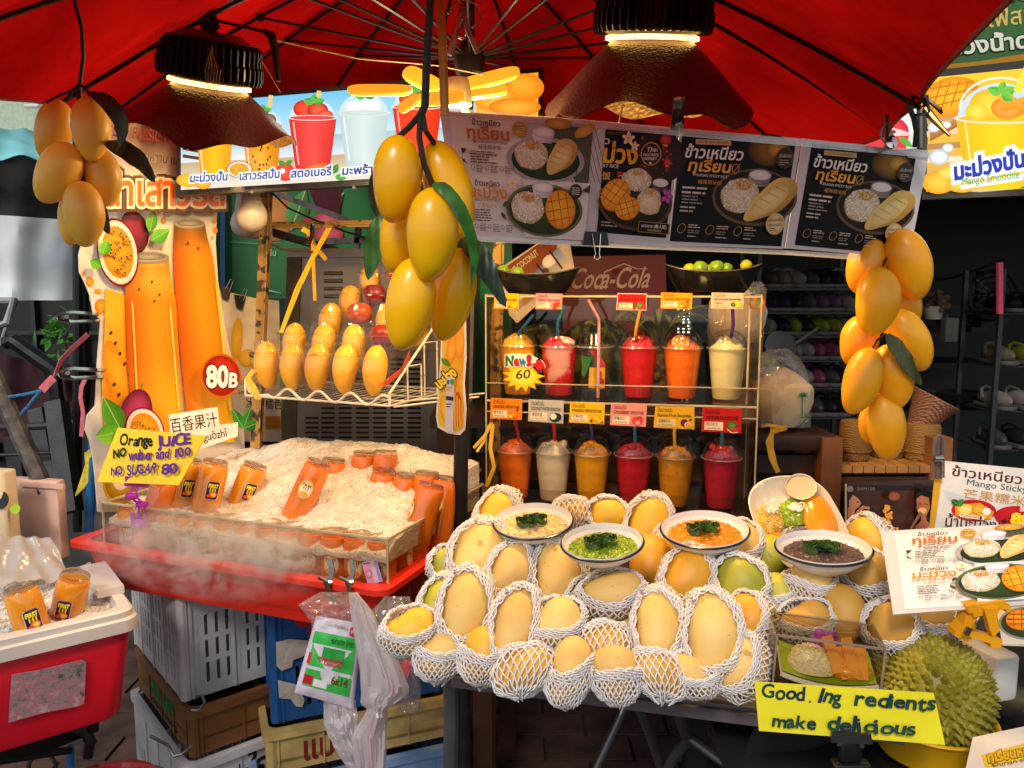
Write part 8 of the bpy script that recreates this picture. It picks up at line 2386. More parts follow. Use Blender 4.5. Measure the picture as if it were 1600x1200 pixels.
b=MB();b.grid(lambda u,v:pl(cxp+(SL[int(u*59)][0]-cxp)*v,cyp+(SL[int(u*59)][1]-cyp)*v,.010+.004*noise.noise(V3((u*20,v*4,2)))-.008*v),59,8);b.build('cling_film',clear('cling_film',gloss=.015,rough=.05,bump=.5,bscale=30,edge=.12),plate,angle=180)
# ================================================================== r
def weave(name,c1,c2,sc):
 if name in MATS:return MATS[name]
 m,t,b=nt(name)
 tc=t.nodes.new('ShaderNodeTexCoord')
 w1=t.nodes.new('ShaderNodeTexWave');w1.inputs['Scale'].default_value=sc;w1.inputs['Distortion'].default_value=3;w1.bands_direction='DIAGONAL'
 w2=t.nodes.new('ShaderNodeTexWave');w2.inputs['Scale'].default_value=sc;w2.bands_direction='Z';w2.inputs['Distortion'].default_value=2
 for w in(w1,w2):t.links.new(tc.outputs['Object'],w.inputs['Vector'])
 mu=t.nodes.new('ShaderNodeMath');mu.operation='MULTIPLY'
 t.links.new(w1.outputs['Fac'],mu.inputs[0]);t.links.new(w2.outputs['Fac'],mu.inputs[1])
 r=t.nodes.new('ShaderNodeValToRGB');r.color_ramp.elements[0].color=(*C(c1),1);r.color_ramp.elements[1].color=(*C(c2),1);r.color_ramp.elements[1].position=.5
 t.links.new(mu.outputs[0],r.inputs[0]);t.links.new(r.outputs[0],b.inputs['Base Color'])
 bp=t.nodes.new('ShaderNodeBump');bp.inputs['Strength'].default_value=.8;bp.inputs['Distance'].default_value=.004
 t.links.new(mu.outputs[0],bp.inputs['Height']);t.links.new(bp.outputs[0],b.inputs['Normal']);b.inputs['Roughness'].default_value=.5
 MATS[name]=m
 return m
M_weave=weave('woven_bamboo','#6a451a','#b5843a',85)
YR=2.12
rk=thing('bamboo_rack','brown wooden rack with a bamboo shelf behind the right mango bunch','rack',at(1385,900,YR))
zr=at(1385,724,YR).z
for x in(1296,1466):
 b=MB();b.strip([at(x,682,YR),V3((at(x,700,YR).x,YR,0))],.055,.05,(1,0,0));b.build('post',M_wood2,rk,smooth=False)
b=MB();x0,x1=at(1310,724,YR).x,at(1466,724,YR).x
for k in range(9):b.box(V3((x0+(x1-x0)*(k+.5)/9,YR+.1,zr-.012)),((x1-x0)/9-.003,.24,.02))
b.build('shelf',mat('bamboo_shelf','#a8743a',rough=.45,scale=14,var=.3),rk,smooth=False)
b=MB();b.box(V3(((x0+x1)/2,YR,zr-.055)),(x1-x0,.03,.04));b.build('rail',M_wood,rk,smooth=False)
b=MB();b.box(V3(((x0+x1)/2,YR+.1,zr-.35)),(x1-x0,.02,.5));b.build('back_board',M_dark,rk,smooth=False)
def basket(label,xa,xb,yt,yb,dY=.06):
 r=thing('rice_basket',label,'basket',at((xa+xb)/2,yb,YR+dY),'lidded bamboo rice baskets')
 c_=V3((at((xa+xb)/2,yb,YR+dY).x,YR+dY,zr));w=(xb-xa)*(YR+dY)/F/2;h=(yb-yt)*(YR+dY)/F
 b=MB();b.lathe([(0,0),(w*.92,0),(w,.008),(w*.98,h*.24)],36,None,c_);b.build('base',M_weave,r)
 b=MB();b.lathe([(w*1.03,h*.24),(w*1.05,h*.27),(w*1.0,h*.62),(w*.97,h*.94),(w*.9,h),(0,h*1.01)],36,None,c_);b.build('lid',M_weave,r)
 b=MB();b.tube([c_+V3((w*1.04*math.cos(a),w*1.04*math.sin(a),h*.25))for a in[k*math.pi/18 for k in range(36)]],.003,6,closed=True);b.build('band',M_weave,r)
basket('lidded bamboo rice basket at the left of the three on the rack',1310,1357,660,721)
basket('lidded bamboo rice basket mostly hidden behind the lowest hanging mango',1358,1410,676,721,.10)
basket('lidded bamboo rice basket at the right of the three on the rack',1413,1466,664,720)
cb=MB();m0,ap=at(1440,606,YR+.1),at(1424,690,YR+.1)
axc=(m0-ap).normalized();axc=(axc+V3((.38,-.15,0))).normalized();xc_=V3((0,1,0)).cross(axc).normalized();yc_=axc.cross(xc_)
cb.lathe([(.012,0),(.03,.05),(.056,.12),(.066,.145),(.062,.147),(.05,.12),(.02,.04)],32,frame(xc_,yc_,axc),ap+V3((-.012,0,0)))
tag(cb.build('cone_basket',weave('woven_rattan','#6a4030','#a8745a',70),loc=ap),'woven cone basket tilted behind the deep orange mango bunch','basket')
Pa=plane3(at(1322,760,2.02),at(1458,756,2.02),at(1322,850,2.0))
adp=thing('framed_photo','dark photo print of two women tasting sweets below the bamboo rack','picture',Pa(1390,870))
sheet(Pa,[(1320,755),(1460,750),(1462,880),(1320,880)],.006,'print_board',mat('photo_brown','#35201a',rough=.4),adp)
b=MB();b.strip([Pa(1321,756,.002),Pa(1321,880,.002)],.004,.004,(1,0,0));b.build('edge',M_acryedge,adp,smooth=False)
c=Canvas(Pa,.0004)
c.rect(1323,758,1390,878,'#3a2018','#4a2a1e');c.rect(1390,757,1458,878,'#4a2c20','#3a1c14');c.rect(1428,756,1440,820,'#241410')
c.rect(1323,758,1458,766,'#1c1210');c.ell(1328,764,5,5,'#8a7a72');c.text('SIAM108',1338,766,1366,766,7,'#8a7a72')
SKN,SK2='#c98a68','#8a523a'
c.poly([(1324,776),(1330,772),(1340,778),(1345,786),(1342,792),(1336,795),(1334,804),(1344,815),(1352,845),(1324,845)],None,[C(SKN)]*7+[C(SK2)]*3)
c.poly([(1323,768),(1334,768),(1331,774),(1326,782),(1326,792),(1323,794)],'#1c100c')
c.line([(1333,822),(1340,800),(1348,792),(1358,794)],8,SKN,4);c.line([(1366,830),(1364,812),(1362,804)],7,SKN,5);c.line([(1363,806),(1362,792)],1.5,'#2a1a12')
c.line([(1337,783),(1341,784)],1,'#2a1410');c.line([(1340,790),(1343,789)],1.2,'#a8404a');c.poly([(1330,820),(1350,818),(1356,850),(1326,850)],'#2c2230')
for k in range(40):c.ell(1384+rnd.uniform(-1,1)*(3+k*.3),790+k*1.0,2.6,2.4,'#d9861c','#f6c050',n=8)
c.ell(1391,774,9,7,'#7a3a2a','#a85a42')
c.poly([(1425,770),(1436,762),(1450,768),(1456,790),(1452,815),(1444,812),(1446,785),(1430,780),(1424,800),(1422,790)],'#120c0c')
c.poly([(1425,778),(1432,772),(1444,776),(1446,792),(1440,804),(1441,812),(1450,818),(1456,850),(1410,850),(1420,822),(1432,812),(1432,804),(1426,796)],None,[C('#b06a4a')]*6+[C('#1c1618')]*4+[C('#9a5a3e')]*3)
c.ell(1434,796,7,5,'#e0a05a','#f0b870');c.line([(1432,798),(1416,824)],5,'#8a5a42',3);c.poly([(1434,826),(1456,812),(1456,838),(1446,838)],'#d0701c');c.line([(1428,785),(1432,785)],1,'#1c1010');c.line([(1438,785),(1442,786)],1,'#1c1010')
c.build('picture',printmat('photo_print',.3,coat=.4),adp)
Pb=plane3(at(1475,720,1.5),at(1660,738,1.5),at(1453,825,1.42))
sb=thing('sticky_rice_sign','white Mango Sticky Rice sign with gold stripe, upright behind the menu card','sign',Pb(1540,850))
sheet(Pb,[(1475,720),(1680,740),(1660,862),(1444,862)],.003,'board',mat('sign_white','#d9d0c8',rough=.35,scale=16,var=.08,coat=.3),sb)
c=Canvas(Pb,.0003)
c.poly([(1461,735),(1473,735),(1457,850),(1449,850)],'#c9921c')
c.text('ข้าวเหนียวมะม่วง',1487,743,1668,766,20,'#4a1c12',bold=.02);c.text('Mango Sticky Rice',1510,758,1640,775,14,'#2a5a4a');c.text('芒果糯米饭',1504,777,1626,794,17,'#b58a3a')
for cx,cyy in((1521,798),(1588,808)):c.ell(cx,cyy,35,17,'#b5121c','#c81a24',3)
c.poly([(1491,790),(1530,786),(1552,800),(1548,812),(1510,812),(1492,806)],'#e0901c');c.ell(1508,796,12,8,'#e8c23a','#f6e28a');c.ell(1528,796,11,8,'#e0901c','#f6c23a');c.ell(1540,800,7,6,'#e6e0c0','#fff8e0');a_leaf(c,1496,790,14,10,-140,'#1f5a1c');a_leaf(c,1496,792,14,9,-60,'#2f7a2c');c.ell(1532,809,8,5,'#f0b42a');c.poly([(1496,803),(1536,808),(1534,814),(1498,809)],'#f0e0c0');c.text('ข้าวเหนียวมะม่วง',1499,808,1532,812,6,'#a82a1c',bold=.02)
c.text('Big',1591,800,1606,802,10,'#f3e0d8',bold=.02);c.text('80',1577,819,1606,823,23,'#f0c81c',bold=.07,out='#7a1010',ow=.05)
c.text('น้ำมะม่วงปั่น',1474,824,1580,834,25,'#2c1c14',bold=.01)
c.build('lettering',printmat('card_print',.5),sb)
cl=thing('clip','clear plastic clamp on the top corner of the Mango Sticky Rice sign','clip',at(1467,748,1.46))
M_cc=mat('clear_clamp','#a89a98',rough=.1,scale=40,trans=.7)
b=MB();b.tube([at(1459,746,1.46),at(1460,700,1.46),at(1463,684,1.46),at(1468,680,1.46),at(1473,685,1.46),at(1473,746,1.46)],.0035,8);b.build('jaw',M_cc,cl)
b=MB();b.strip([at(1466,688,1.465),at(1466,748,1.465)],.013,.004,(1,0,0));b.build('jaw',M_cc,cl)
b=MB();b.lathe([(0,.008),(.006,.008),(.006,-.008),(0,-.008)],12,rot('Y',90),at(1466,716,1.45));b.build('spring',M_chrome,cl)
Pf=plane3(at(1376,830,1.22),at(1600,818,1.2),at(1396,960,1.10))
M_lam2=mat('laminate_cream','#dccfc4',rough=.3,scale=8,var=.06,coat=.4)
menu_sheet('laminated white menu card lying tilted above the durian at the right edge',Pf,[(1376,830),(1668,814),(1672,940),(1396,960)],[(1398,835),(1638,821),(1642,939),(1414,952)],art_white,(228,188),name='menu_card',grp='menu cards at the right end of the table',t=.003,m=M_lam2)
Pf2=plane3(at(1560,955,1.2),at(1660,945,1.2),at(1564,1005,1.12))
menu_sheet('second menu card showing a mango plate below the yellow clip at the right edge',Pf2,[(1556,948),(1680,940),(1690,1010),(1566,1006)],None,None,None,name='menu_card',grp='menu cards at the right end of the table',t=.003,m=M_lam2)
c=Canvas(Pf2,.0003);c.ell(1606,974,46,26,'#8a9294','#aab0b0');c.ell(1606,974,42,23,'#20301c','#2f4024');a_hedgehog(c,1596,969,24,16,0)
o_=c.build('print',M_pr,[o for o in COL.objects if o.name.startswith('menu_card')and 'second' in o.get('label','')][0])
M_yel=mat('yellow_plastic','#e8a012',rough=.3,scale=12,var=.08)
yc=thing('sign_clip','yellow jointed clip gripping the tilted menu card above the durian','clip',at(1510,1005,1.1),'jointed plastic sign clips')
def slab(name,q,Y,t):
 b=MB();P_=plane3(at(1500,940,Y),at(1600,940,Y),at(1500,1000,Y));b.prism([P_(x,y)for x,y in q],-P_.n*t);b.build(name,M_yel,yc,smooth=False)
slab('upper_jaw',[(1512,947),(1572,938),(1574,946),(1579,946),(1580,956),(1573,957),(1572,952),(1536,957),(1536,962),(1522,965),(1520,958),(1514,959)],1.085,.018)
slab('arm',[(1538,952),(1562,950),(1558,966),(1562,986),(1552,996),(1546,982),(1542,966)],1.08,.012)
slab('foot_bar',[(1514,984),(1566,1000),(1567,1008),(1560,1014),(1548,1012),(1548,1006),(1512,994)],1.082,.016)
slab('lower_jaw',[(1510,962),(1524,958),(1528,972),(1520,996),(1512,1004),(1492,994),(1494,986),(1506,976)],1.09,.022)
for q_ in((1530,972),(1512,986)):
 b=MB();b.box(at(*q_,1.07),(.008,.004,.012),rot('Y',25));b.build('rivet',M_chrome,yc,smooth=False)
sd_=thing('side_table','black table at the right end carrying the durian bucket','table',V3((.62,1.2,0)))
zs2=.70
b=MB();b.rbox(V3((.80,1.22,zs2-.02)),(.95,.62,.03),.02,.004);b.build('table_top',M_dark,sd_)
for x in(.36,1.2):
 for y in(.98,1.46):b=MB();b.box(V3((x,y,(zs2-.03)/2)),(.04,.04,zs2-.03));b.build('leg',M_dark,sd_,smooth=False)
tarp('black_cloth','black cloth hanging below the front right of the mango table','cloth',[at(1185,1110,1.12),at(1560,1120,1.3),at(1560,1300,1.3),at(1140,1300,1.12)],mat('black_cloth','#101011',rough=.8),.03)
b=MB();b.lathe([(0,0),(.09,.004),(.12,.02),(.115,.022),(.085,.008),(0,.006)],36,None,at(1578,1128,1.2));tag(b.build('black_pan',mat('pan_black','#17181a',rough=.25),loc=at(1578,1128,1.2)),'shallow black pan right of the durian','pan')
dc=at(1461,1086,1.13);dr=(.079,.076,.084)
dz_=dc.z-.060
dn=thing('durian','spiky yellow-green durian standing in a yellow tub','durian',dc-TZ*.08)
b=MB()
def dsh(d):return V3((d.x*dr[0]*(1+.05*math.cos(5*math.atan2(d.y,d.x))),d.y*dr[1],d.z*dr[2]))
b.ell(dc,(1,1,1),None,40,28,lambda p,d:dsh(d))
ND=620
for k in range(ND):
 z=max(-.999,min(.999,1-2*(k+.5)/ND+rnd.uniform(-.012,.012)));a=k*2.39996+rnd.uniform(-.06,.06);q=math.sqrt(1-z*z);d=V3((q*math.cos(a),q*math.sin(a),z))
 n_=V3((d.x/dr[0],d.y/dr[1],d.z/dr[2])).normalized()
 t1_=n_.orthogonal().normalized();t2_=n_.cross(t1_);w=.0074;h=rnd.uniform(.008,.0125);ph=rnd.random()*6
 base=dc+dsh(d)-n_*.001
 lp=[base+(t1_*math.cos(ph+j*1.0472)+t2_*math.sin(ph+j*1.0472))*w for j in range(6)]
 md=[base+n_*h*.5+(t1_*math.cos(ph+j*1.0472)+t2_*math.sin(ph+j*1.0472))*w*.42 for j in range(6)]
 b.add(lp+md+[base+n_*h-TZ*.0012],[(j,(j+1)%6,6+(j+1)%6,6+j)for j in range(6)]+[(6+j,6+(j+1)%6,12)for j in range(6)])
b.build('spiny_shell',mat('durian_shell','#948a1a',rough=.5,scale=22,col2='#6e6712',bump=.3),dn,angle=50)
tb_=thing('tub','yellow plastic tub under the durian','tub',V3((dc.x-.005,dc.y,zs2)))
zt2=at(1455,1160,1.06).z;b=MB();b.lathe([(0,zs2+.002),(.072,zs2+.002),(.086,zt2-.004),(.090,zt2),(.086,zt2+.002),(.082,zt2-.004),(.07,zs2+.01),(0,zs2+.01)],40,None,V3((dc.x-.004,dc.y,0)))
b.build('body',mat('tub_yellow','#e0a812',rough=.35,scale=8,var=.06),tb_)
b=MB();b.tube([V3((dc.x-.004+.0895*math.cos(a),dc.y+.0895*math.sin(a),zt2+.001))for a in[k*math.pi/24 for k in range(48)]],.0028,6,closed=True);b.build('rim',MATS['tub_yellow'],tb_)
b=MB();b.rbox(at(1536,1040,1.25),(.05,.1,.075),.012,.005,rot('Z',15));tag(b.build('white_tray',M_white,loc=at(1536,1070,1.25)),'white plastic tray corner behind the durian','tray')
Pe=plane3(at(1520,1150,1.02),at(1660,1120,1.05),at(1528,1210,.95))
r=thing('menu_card','white durian card cut off by the lower right corner','menu',Pe(1590,1200),'menu cards at the right end of the table');sheet(Pe,[(1520,1152),(1680,1118),(1700,1240),(1500,1240)],.002,'sheet',M_lam2,r)
c=Canvas(Pe,.0003);c.poly([(1533,1180),(1600,1162),(1640,1166),(1640,1180),(1540,1200)],'#d9b83a');c.text('ทุเรียนหมอนทอง',1545,1192,1660,1170,20,'#d8a81c',bold=.05,out='#5a5a1c',ow=.05);c.text('Durian sticky rice',1552,1200,1650,1182,10,'#6a5a1c');c.build('print',printmat('card_print',.5),r)
B0,B1,B2=at(1207,1068,1.06),at(1374,1092,1.03),at(1222,1040,1.17)
eu=(B1-B0);EW=eu.length;eu.normalize();EH=(at(1208,991,1.06)-B0).length;ed=(V3((0,0,1)).cross(eu)).normalized();ED=.075;ew=eu.cross(ed)
if ew.z<0:ew= -ew
E_=lambda x,y,z:B0+eu*x+ed*y+ew*z
db=thing('clear_display_box','small clear acrylic box over a plate of mango sticky rice by the yellow sign','display box',E_(EW/2,ED/2,0))
Me_=frame(eu,ed,ew)
for nm_,c_,s_ in(('front_pane',(EW/2,0,EH/2),(EW,.003,EH)),('back_pane',(EW/2,ED,EH/2),(EW,.003,EH)),('top_pane',(EW/2,ED/2,EH+.002),(EW+.003,ED+.003,.003)),('side_pane',(0,ED/2,EH/2),(.003,ED-.004,EH-.002)),('side_pane',(EW,ED/2,EH/2),(.003,ED-.004,EH-.002))):
 b=MB();b.box(E_(*c_),s_,Me_);b.build(nm_,M_acry,db,smooth=False)
b=MB();b.strip([E_(0,-.002,EH),E_(EW,-.002,EH)],.003,.003,ew);b.strip([E_(0,-.002,0),E_(0,-.002,EH)],.0025,.0025,eu);b.strip([E_(EW,-.002,0),E_(EW,-.002,EH)],.003,.003,eu);b.strip([E_(EW,-.002,EH+.001),E_(EW,ED,EH+.001)],.003,.002,ew);b.strip([E_(0,ED,EH+.001),E_(EW,ED,EH+.001)],.0016,.002,ew);b.build('edge',mat('box_edge','#8a7a6a',rough=.2),db,smooth=False)
b=MB();b.box(E_(EW/2,ED/2,-.004),(EW,ED,.006),Me_);b.build('floor',M_dark,db,smooth=False)
pr_=thing('leaf_plate','banana leaf plate of sticky rice, mango slices and a purple orchid in the clear box','plate',E_(EW/2,ED/2,0))
b=MB();b.grid(lambda u,v:E_(.012+(EW-.016)*u,.004+(ED-.01)*v,.010+.010*(2*u-1)**2+.016*v),16,6);b.build('banana_leaf',mat('banana_leaf','#7a9a1c',rough=.35,scale=10,col2='#94b02c'),pr_)
b=MB();b.grid(lambda u,v:E_(.010+(EW-.012)*u,.002+(ED-.008)*v,.004+.010*(2*u-1)**2+.014*v),16,6);b.strip([E_(.010+(EW-.012)*u,.001,.006+.010*(2*u-1)**2)for u in[k/14 for k in range(15)]],.006,.002,ew);b.build('tray',M_white,pr_)
b=MB();rg=random.Random(8)
def rq(u,v):
 a,t_=2*math.pi*u,v*math.pi/2
 return E_(.056+.034*math.cos(a)*math.cos(t_),.030+.022*math.sin(a)*math.cos(t_),.016+(.034-.2*(.034*math.cos(a)*math.cos(t_)))*math.sin(t_))
b.grid(rq,30,12,closeu=True)
for i in range(420):
 p_=rq(rg.random(),rg.random()**.8);d=V3((rg.uniform(-1,1),rg.uniform(-1,1),rg.uniform(-1,1))).normalized()*.0036;b.tube([p_-d,p_,p_+d],[.0006,.0010,.0006],5)
b.build('sticky_rice',mat('rice_white','#e0d6b0',rough=.35,scale=60,var=.1),pr_,angle=180)
M_mf=mat('mango_flesh','#e8940e',rough=.22)
for(x0,x1,z0,z1,tw)in((.088,.072,.022,.062,-8),(.108,.098,.018,.064,2),(.120,.118,.016,.050,4),(.100,.086,.014,.046,-12)):
 b=MB();P0,P1=E_(x0,.014,z0),E_(x1,.040,z1);b.strip([P0,P0.lerp(P1,.5)+ew*.003,P1],.015,.014,eu);b.build('mango_slice',M_mf,pr_,angle=20)
b=MB();b.ell(E_(.104,.03,.022),(.034,.022,.014),Me_,20,10);b.build('mango_cheek',M_mf,pr_)
b=MB()
for a in range(0,360,60):b.ell(E_(.074+.012*math.cos(R(a)),.052,.048+.010*math.sin(R(a))),(.013,.004,.009),Me_@rot('Y',-a),12,7)
b.build('orchid',mat('orchid_purple','#8a2a9a',rough=.4,scale=40,col2='#b45ac0'),pr_)
Ph=plane3(at(1179,1065,1.0),at(1459,1083,.98),at(1186,1142,.985))
gs=thing('handwritten_sign','bright yellow handwritten Good ingredients sign in front of the durian','sign',Ph(1330,1162))
sheet(Ph,[(1179,1065),(1459,1083),(1477,1164),(1186,1142)],.002,'card',mat('lemon_card','#e6d80e',rough=.45,scale=14,var=.06),gs)
c=Canvas(Ph,.0003)
for k,(s_,x0,y0,x1,y1,h)in enumerate((('Good',1190,1090,1258,1095,31),('.',1264,1096,1267,1096,24),('Ing',1278,1096,1314,1100,30),('redients',1334,1101,1460,1109,31),('make',1205,1133,1273,1137,29),('delicious',1290,1138,1428,1146,31))):
 c.hand(s_,x0,y0,x1,y1,h,'#14303a',.044,'#1f4a34',seed=k)
c.build('lettering',printmat('ink_print',.45),gs)
bc=thing('binder_clip','large black clip stand under the Good ingredients sign','clip',at(1330,1200,.99),'black binder clips')
b=MB();b.prism([Ph(1297,1140,.003),Ph(1357,1144,.003),Ph(1360,1160,.003),Ph(1295,1157,.003)],Ph.n*.006);b.build('jaw',M_black,bc,smooth=False)
b=MB();b.rbox(at(1328,1172,.985),(.03,.012,.03),.004);b.rbox(at(1328,1196,.985),(.05,.02,.012),.004);b.build('joint',M_black,bc)
for q_ in((1311,1160),(1346,1163)):b=MB();b.box(at(*q_,.972),(.006,.004,.008));b.build('rivet',M_chrome,bc,smooth=False)
# ================================================================== s
def shoe_rack(x0,x1,ys,Y,label):
 r=thing('shoe_rack',label,'rack',at((x0+x1)/2,ys[-1]+60,Y))
 X0,X1=at(x0,500,Y).x,at(x1,500,Y).x
 zs=[at(1250,y,Y).z for y in ys]
 for z in zs:
  b=MB();b.box(V3(((X0+X1)/2,Y+.12,z-.006)),(X1-X0,.3,.008));b.box(V3(((X0+X1)/2,Y-.03,z+.012)),(X1-X0,.006,.006));b.build('shelf',M_greymetal,r,smooth=False)
 for x in(X0,X1):
  for y in(Y-.03,Y+.27):b=MB();b.box(V3((x,y,zs[0]/2+.1)),(.02,.02,zs[0]+.2));b.build('post',M_greymetal,r,smooth=False)
 return X0,X1,zs
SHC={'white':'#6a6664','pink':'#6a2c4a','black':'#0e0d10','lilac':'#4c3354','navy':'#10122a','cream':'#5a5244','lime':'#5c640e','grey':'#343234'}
SHO={}
def shoe(col,loc,label,yaw=0):
 M4=Matrix.Translation(loc)@Matrix.Rotation(R(yaw),4,'Z')
 if col not in SHO:
  r=thing('clog',label,'shoe',loc,'shoes on the dark shop racks')
  SHO[col]=r
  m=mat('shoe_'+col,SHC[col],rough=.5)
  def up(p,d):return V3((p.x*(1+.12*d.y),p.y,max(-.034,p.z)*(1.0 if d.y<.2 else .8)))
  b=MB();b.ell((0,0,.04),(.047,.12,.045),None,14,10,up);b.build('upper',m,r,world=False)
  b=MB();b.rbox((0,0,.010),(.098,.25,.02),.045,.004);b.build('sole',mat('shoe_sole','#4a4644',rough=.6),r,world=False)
  b=MB();b.tube([V3((-.05,.02,.045)),V3((-.03,.06,.085)),V3((0,.075,.095)),V3((.03,.06,.085)),V3((.05,.02,.045))],.008,6);b.build('strap',m,r,world=False)
  r.matrix_basis=M4
 else:
  copytree(SHO[col],M4,label=label)
X0,X1,ZS=shoe_rack(1180,1345,[450,487,524,562,604,650],3.9,'wire shoe rack seen right of the smoothie case')
rn=['top','second','third','fourth','fifth','lowest']
RW=['grey cream white grey black black white','navy navy black grey lilac lilac white','white navy lime black lime lime white','grey lilac white white pink pink grey','black grey white white pink grey black','black grey black pink grey black black']
for j,row in enumerate(RW):
 cl_=row.split()
 for i,col in enumerate(cl_):shoe(col,V3((X0+.05+(X1-X0-.08)*(i+.5)/7,3.98,ZS[j]+.001)),'%s clog on the %s shelf of the shoe rack beside the case'%(col,rn[j]),rnd.uniform(-6,6))
X0,X1,ZS=shoe_rack(1556,1690,[488,570,640,700],3.7,'shoe shelf at the right edge of the dark shop')
for j in(0,1,2,3):
 for i,col in enumerate((['black','black','grey'],['cream','lime','black'],['white','white','white'],['grey','black','grey'])[j]):shoe(col,V3((X0+.06+i*.115,3.76,ZS[j]+.001)),'%s clog on the %s shelf at the right edge'%(col,rn[j]),rnd.uniform(-6,6))
b=MB();b.tube([at(1562,410,3.6),at(1562,490,3.6)],.014,8);tag(b.build('pink_post',mat('red_post_glow','#c2405a',rough=.3,emit=.12),loc=at(1562,490,3.6)),'pink post with glow put into its colour on the corner of the right shoe shelf','tube light')  # plain post, not a lamp; a faint glow is put into its material
fn_=thing('fan','black round fan on the shop wall right of the hanging mangoes','fan',at(1548,462,4.2))
fc=at(1548,462,4.2)
b=MB()
for q in(.04,.07,.10,.13):b.tube([fc+V3((q*math.cos(a),-.03*(1-q*6),q*math.sin(a)))for a in[k*math.pi/16 for k in range(32)]],.004 if q<.13 else .008,5,closed=True)
for k in range(16):b.tube([fc+V3((.02*math.cos(k*.3927),-.035,.02*math.sin(k*.3927))),fc+V3((.13*math.cos(k*.3927),0,.13*math.sin(k*.3927)))],.002,4)
b.build('cage',M_black,fn_)
for k in range(3):
 b=MB();b.ell(fc+V3((.06*math.cos(k*2.09),.02,.06*math.sin(k*2.09))),(.055,.006,.035),rot('Y',-k*120),12,7);b.build('blade',M_dark,fn_)
b=MB();b.box(fc+V3((0,.06,-.02)),(.06,.08,.3));b.build('stand',M_dark,fn_,smooth=False)
ct=thing('shop_counter','dark shop counter with shelves behind the hanging mangoes','counter',at(1480,700,4.3))
for z in(1.22,.98,.72):
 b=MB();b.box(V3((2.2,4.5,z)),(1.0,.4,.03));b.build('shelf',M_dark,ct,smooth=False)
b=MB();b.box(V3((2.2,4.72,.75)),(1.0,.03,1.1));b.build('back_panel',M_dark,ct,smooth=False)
b=MB();b.rbox(at(1483,515,4.25),(.07,.06,.13),.006);tag(b.build('white_carton',mat('carton','#8a8886',rough=.6),loc=at(1483,540,4.25)),'small white carton standing on the dark shop counter','carton')
b=MB();b.rbox(at(1525,505,4.4),(.10,.08,.10),.01);tag(b.build('grey_box',M_greymetal,loc=at(1525,525,4.4)),'grey boxes on the counter below the fan','box')
fl_=thing('flower_pot','faded artificial flowers on the counter right of the hanging mangoes','flowers',at(1460,500,4.3))
b=MB()
for k in range(34):b.ell(at(1455+rnd.gauss(0,14),478+rnd.gauss(0,9),4.3+rnd.uniform(-.05,.05)),(.022,.014,.018),rot('Z',rnd.random()*180),8,5)
b.build('blossom',mat('faded_flower','#7a5a4a',rough=.6,scale=12,var=.5),fl_)
b=MB();b.lathe([(0,0),(.04,0),(.055,.07),(.05,.07),(0,.02)],16,None,V3((at(1458,500,4.3).x,4.3,1.235)));b.build('pot',M_white,fl_)
b=MB();c_=at(1500,615,4.0);b.lathe([(0,-.05),(.08,-.04),(.13,.01),(.125,.012),(.07,-.03),(0,-.04)],24,None,c_);b.tube([c_+V3((-.13,0,.01)),c_+V3((-.19,0,.02))],.012,6);tag(b.build('wok',mat('wok_grey','#4a4a4c',rough=.3,metal=.6),loc=c_),'grey wok on the dark counter','wok')
stick('cable','thin black cable running up the shop wall to the right','cable',[at(1440,437,5),at(1480,436,5),at(1530,420,5),at(1570,405,5)],.006,M_black,5)
b=MB();c_=at(1218,542,3.5);b.lathe([(0,.02),(.07,.015),(.075,-.02),(.065,-.02),(0,-.0)],24,rot('X',70),c_);b.tube([c_+V3((.07,0,.01)),c_+V3((.17,0,.08))],.012,6);tag(b.build('black_pot',M_dark,loc=c_),'black saucepan with handle in front of the shoe rack','saucepan')
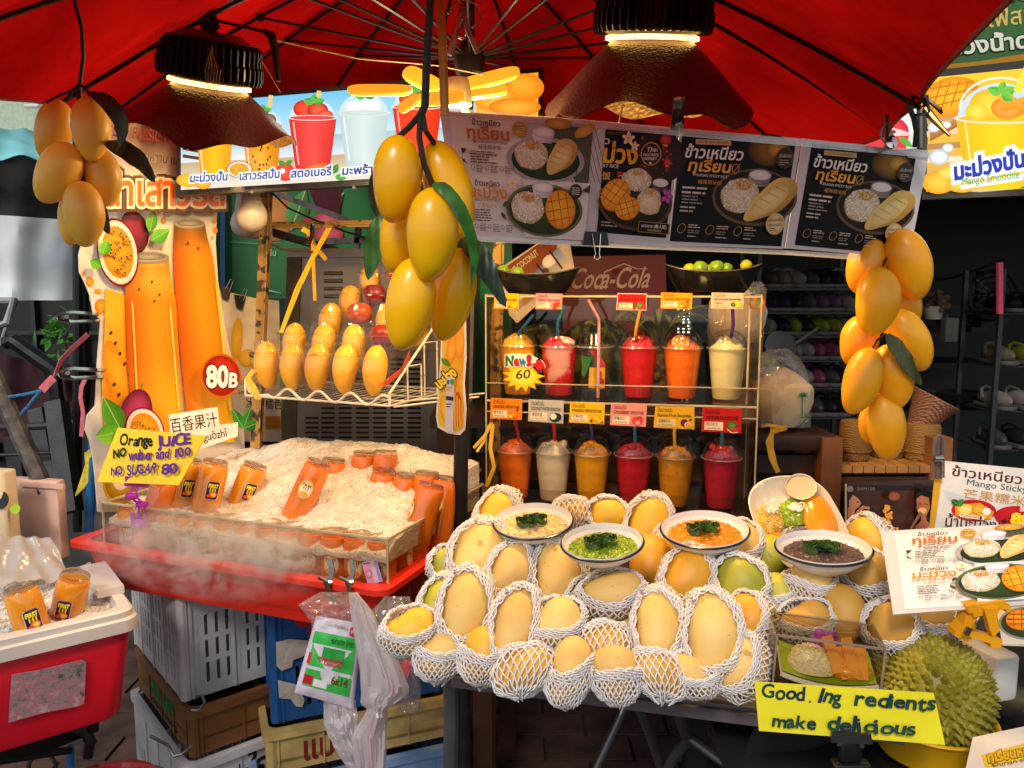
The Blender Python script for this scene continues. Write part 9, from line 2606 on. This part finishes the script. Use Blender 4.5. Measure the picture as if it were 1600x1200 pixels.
# ================================================================== c
def mist(c_,sz,dens,sc,seed,name='mist'):
 b=MB();Mm=frame(tu,tv_,TZ)
 b.ell(c_,sz,Mm,20,12)
 m=bpy.data.materials.new('cold_mist');m.use_nodes=True
 t=m.node_tree;t.nodes.clear()
 o=t.nodes.new('ShaderNodeOutputMaterial');v=t.nodes.new('ShaderNodeVolumePrincipled')
 v.inputs['Color'].default_value=(.95,.95,.96,1);v.inputs['Anisotropy'].default_value=.2
 g_=t.nodes.new('ShaderNodeTexCoord');mp=t.nodes.new('ShaderNodeMapping');mp.inputs['Location'].default_value=(-.5,-.5,-.5)
 t.links.new(g_.outputs['Generated'],mp.inputs['Vector'])
 ln=t.nodes.new('ShaderNodeVectorMath');ln.operation='LENGTH';t.links.new(mp.outputs[0],ln.inputs[0])
 fo=t.nodes.new('ShaderNodeMapRange');fo.inputs['From Min'].default_value=.5;fo.inputs['From Max'].default_value=.12;t.links.new(ln.outputs['Value'],fo.inputs['Value'])
 n=t.nodes.new('ShaderNodeTexNoise');n.inputs['Scale'].default_value=sc;n.inputs['Detail'].default_value=5;n.inputs['Distortion'].default_value=1.2;n.inputs['Roughness'].default_value=.6
 t.links.new(g_.outputs['Object'],n.inputs['Vector'])
 cr=t.nodes.new('ShaderNodeMapRange');cr.inputs['From Min'].default_value=.44;cr.inputs['From Max'].default_value=.72;t.links.new(n.outputs['Fac'],cr.inputs['Value'])
 m1=t.nodes.new('ShaderNodeMath');m1.operation='MULTIPLY';t.links.new(fo.outputs[0],m1.inputs[0]);t.links.new(cr.outputs[0],m1.inputs[1])
 m2=t.nodes.new('ShaderNodeMath');m2.operation='MULTIPLY';m2.inputs[1].default_value=dens;t.links.new(m1.outputs[0],m2.inputs[0])
 t.links.new(m2.outputs[0],v.inputs['Density']);t.links.new(v.outputs[0],o.inputs['Volume'])
 tag(b.build(name,m,loc=c_),'pale cold mist drifting over the front of the red tray','mist',kind='stuff')
mist(tp(.42,-.0,.03),(.40,.09,.11),30,17,1)
mist(at(440,868,tp(.50,-.03,0).y),(.085,.045,.06),95,15,2)
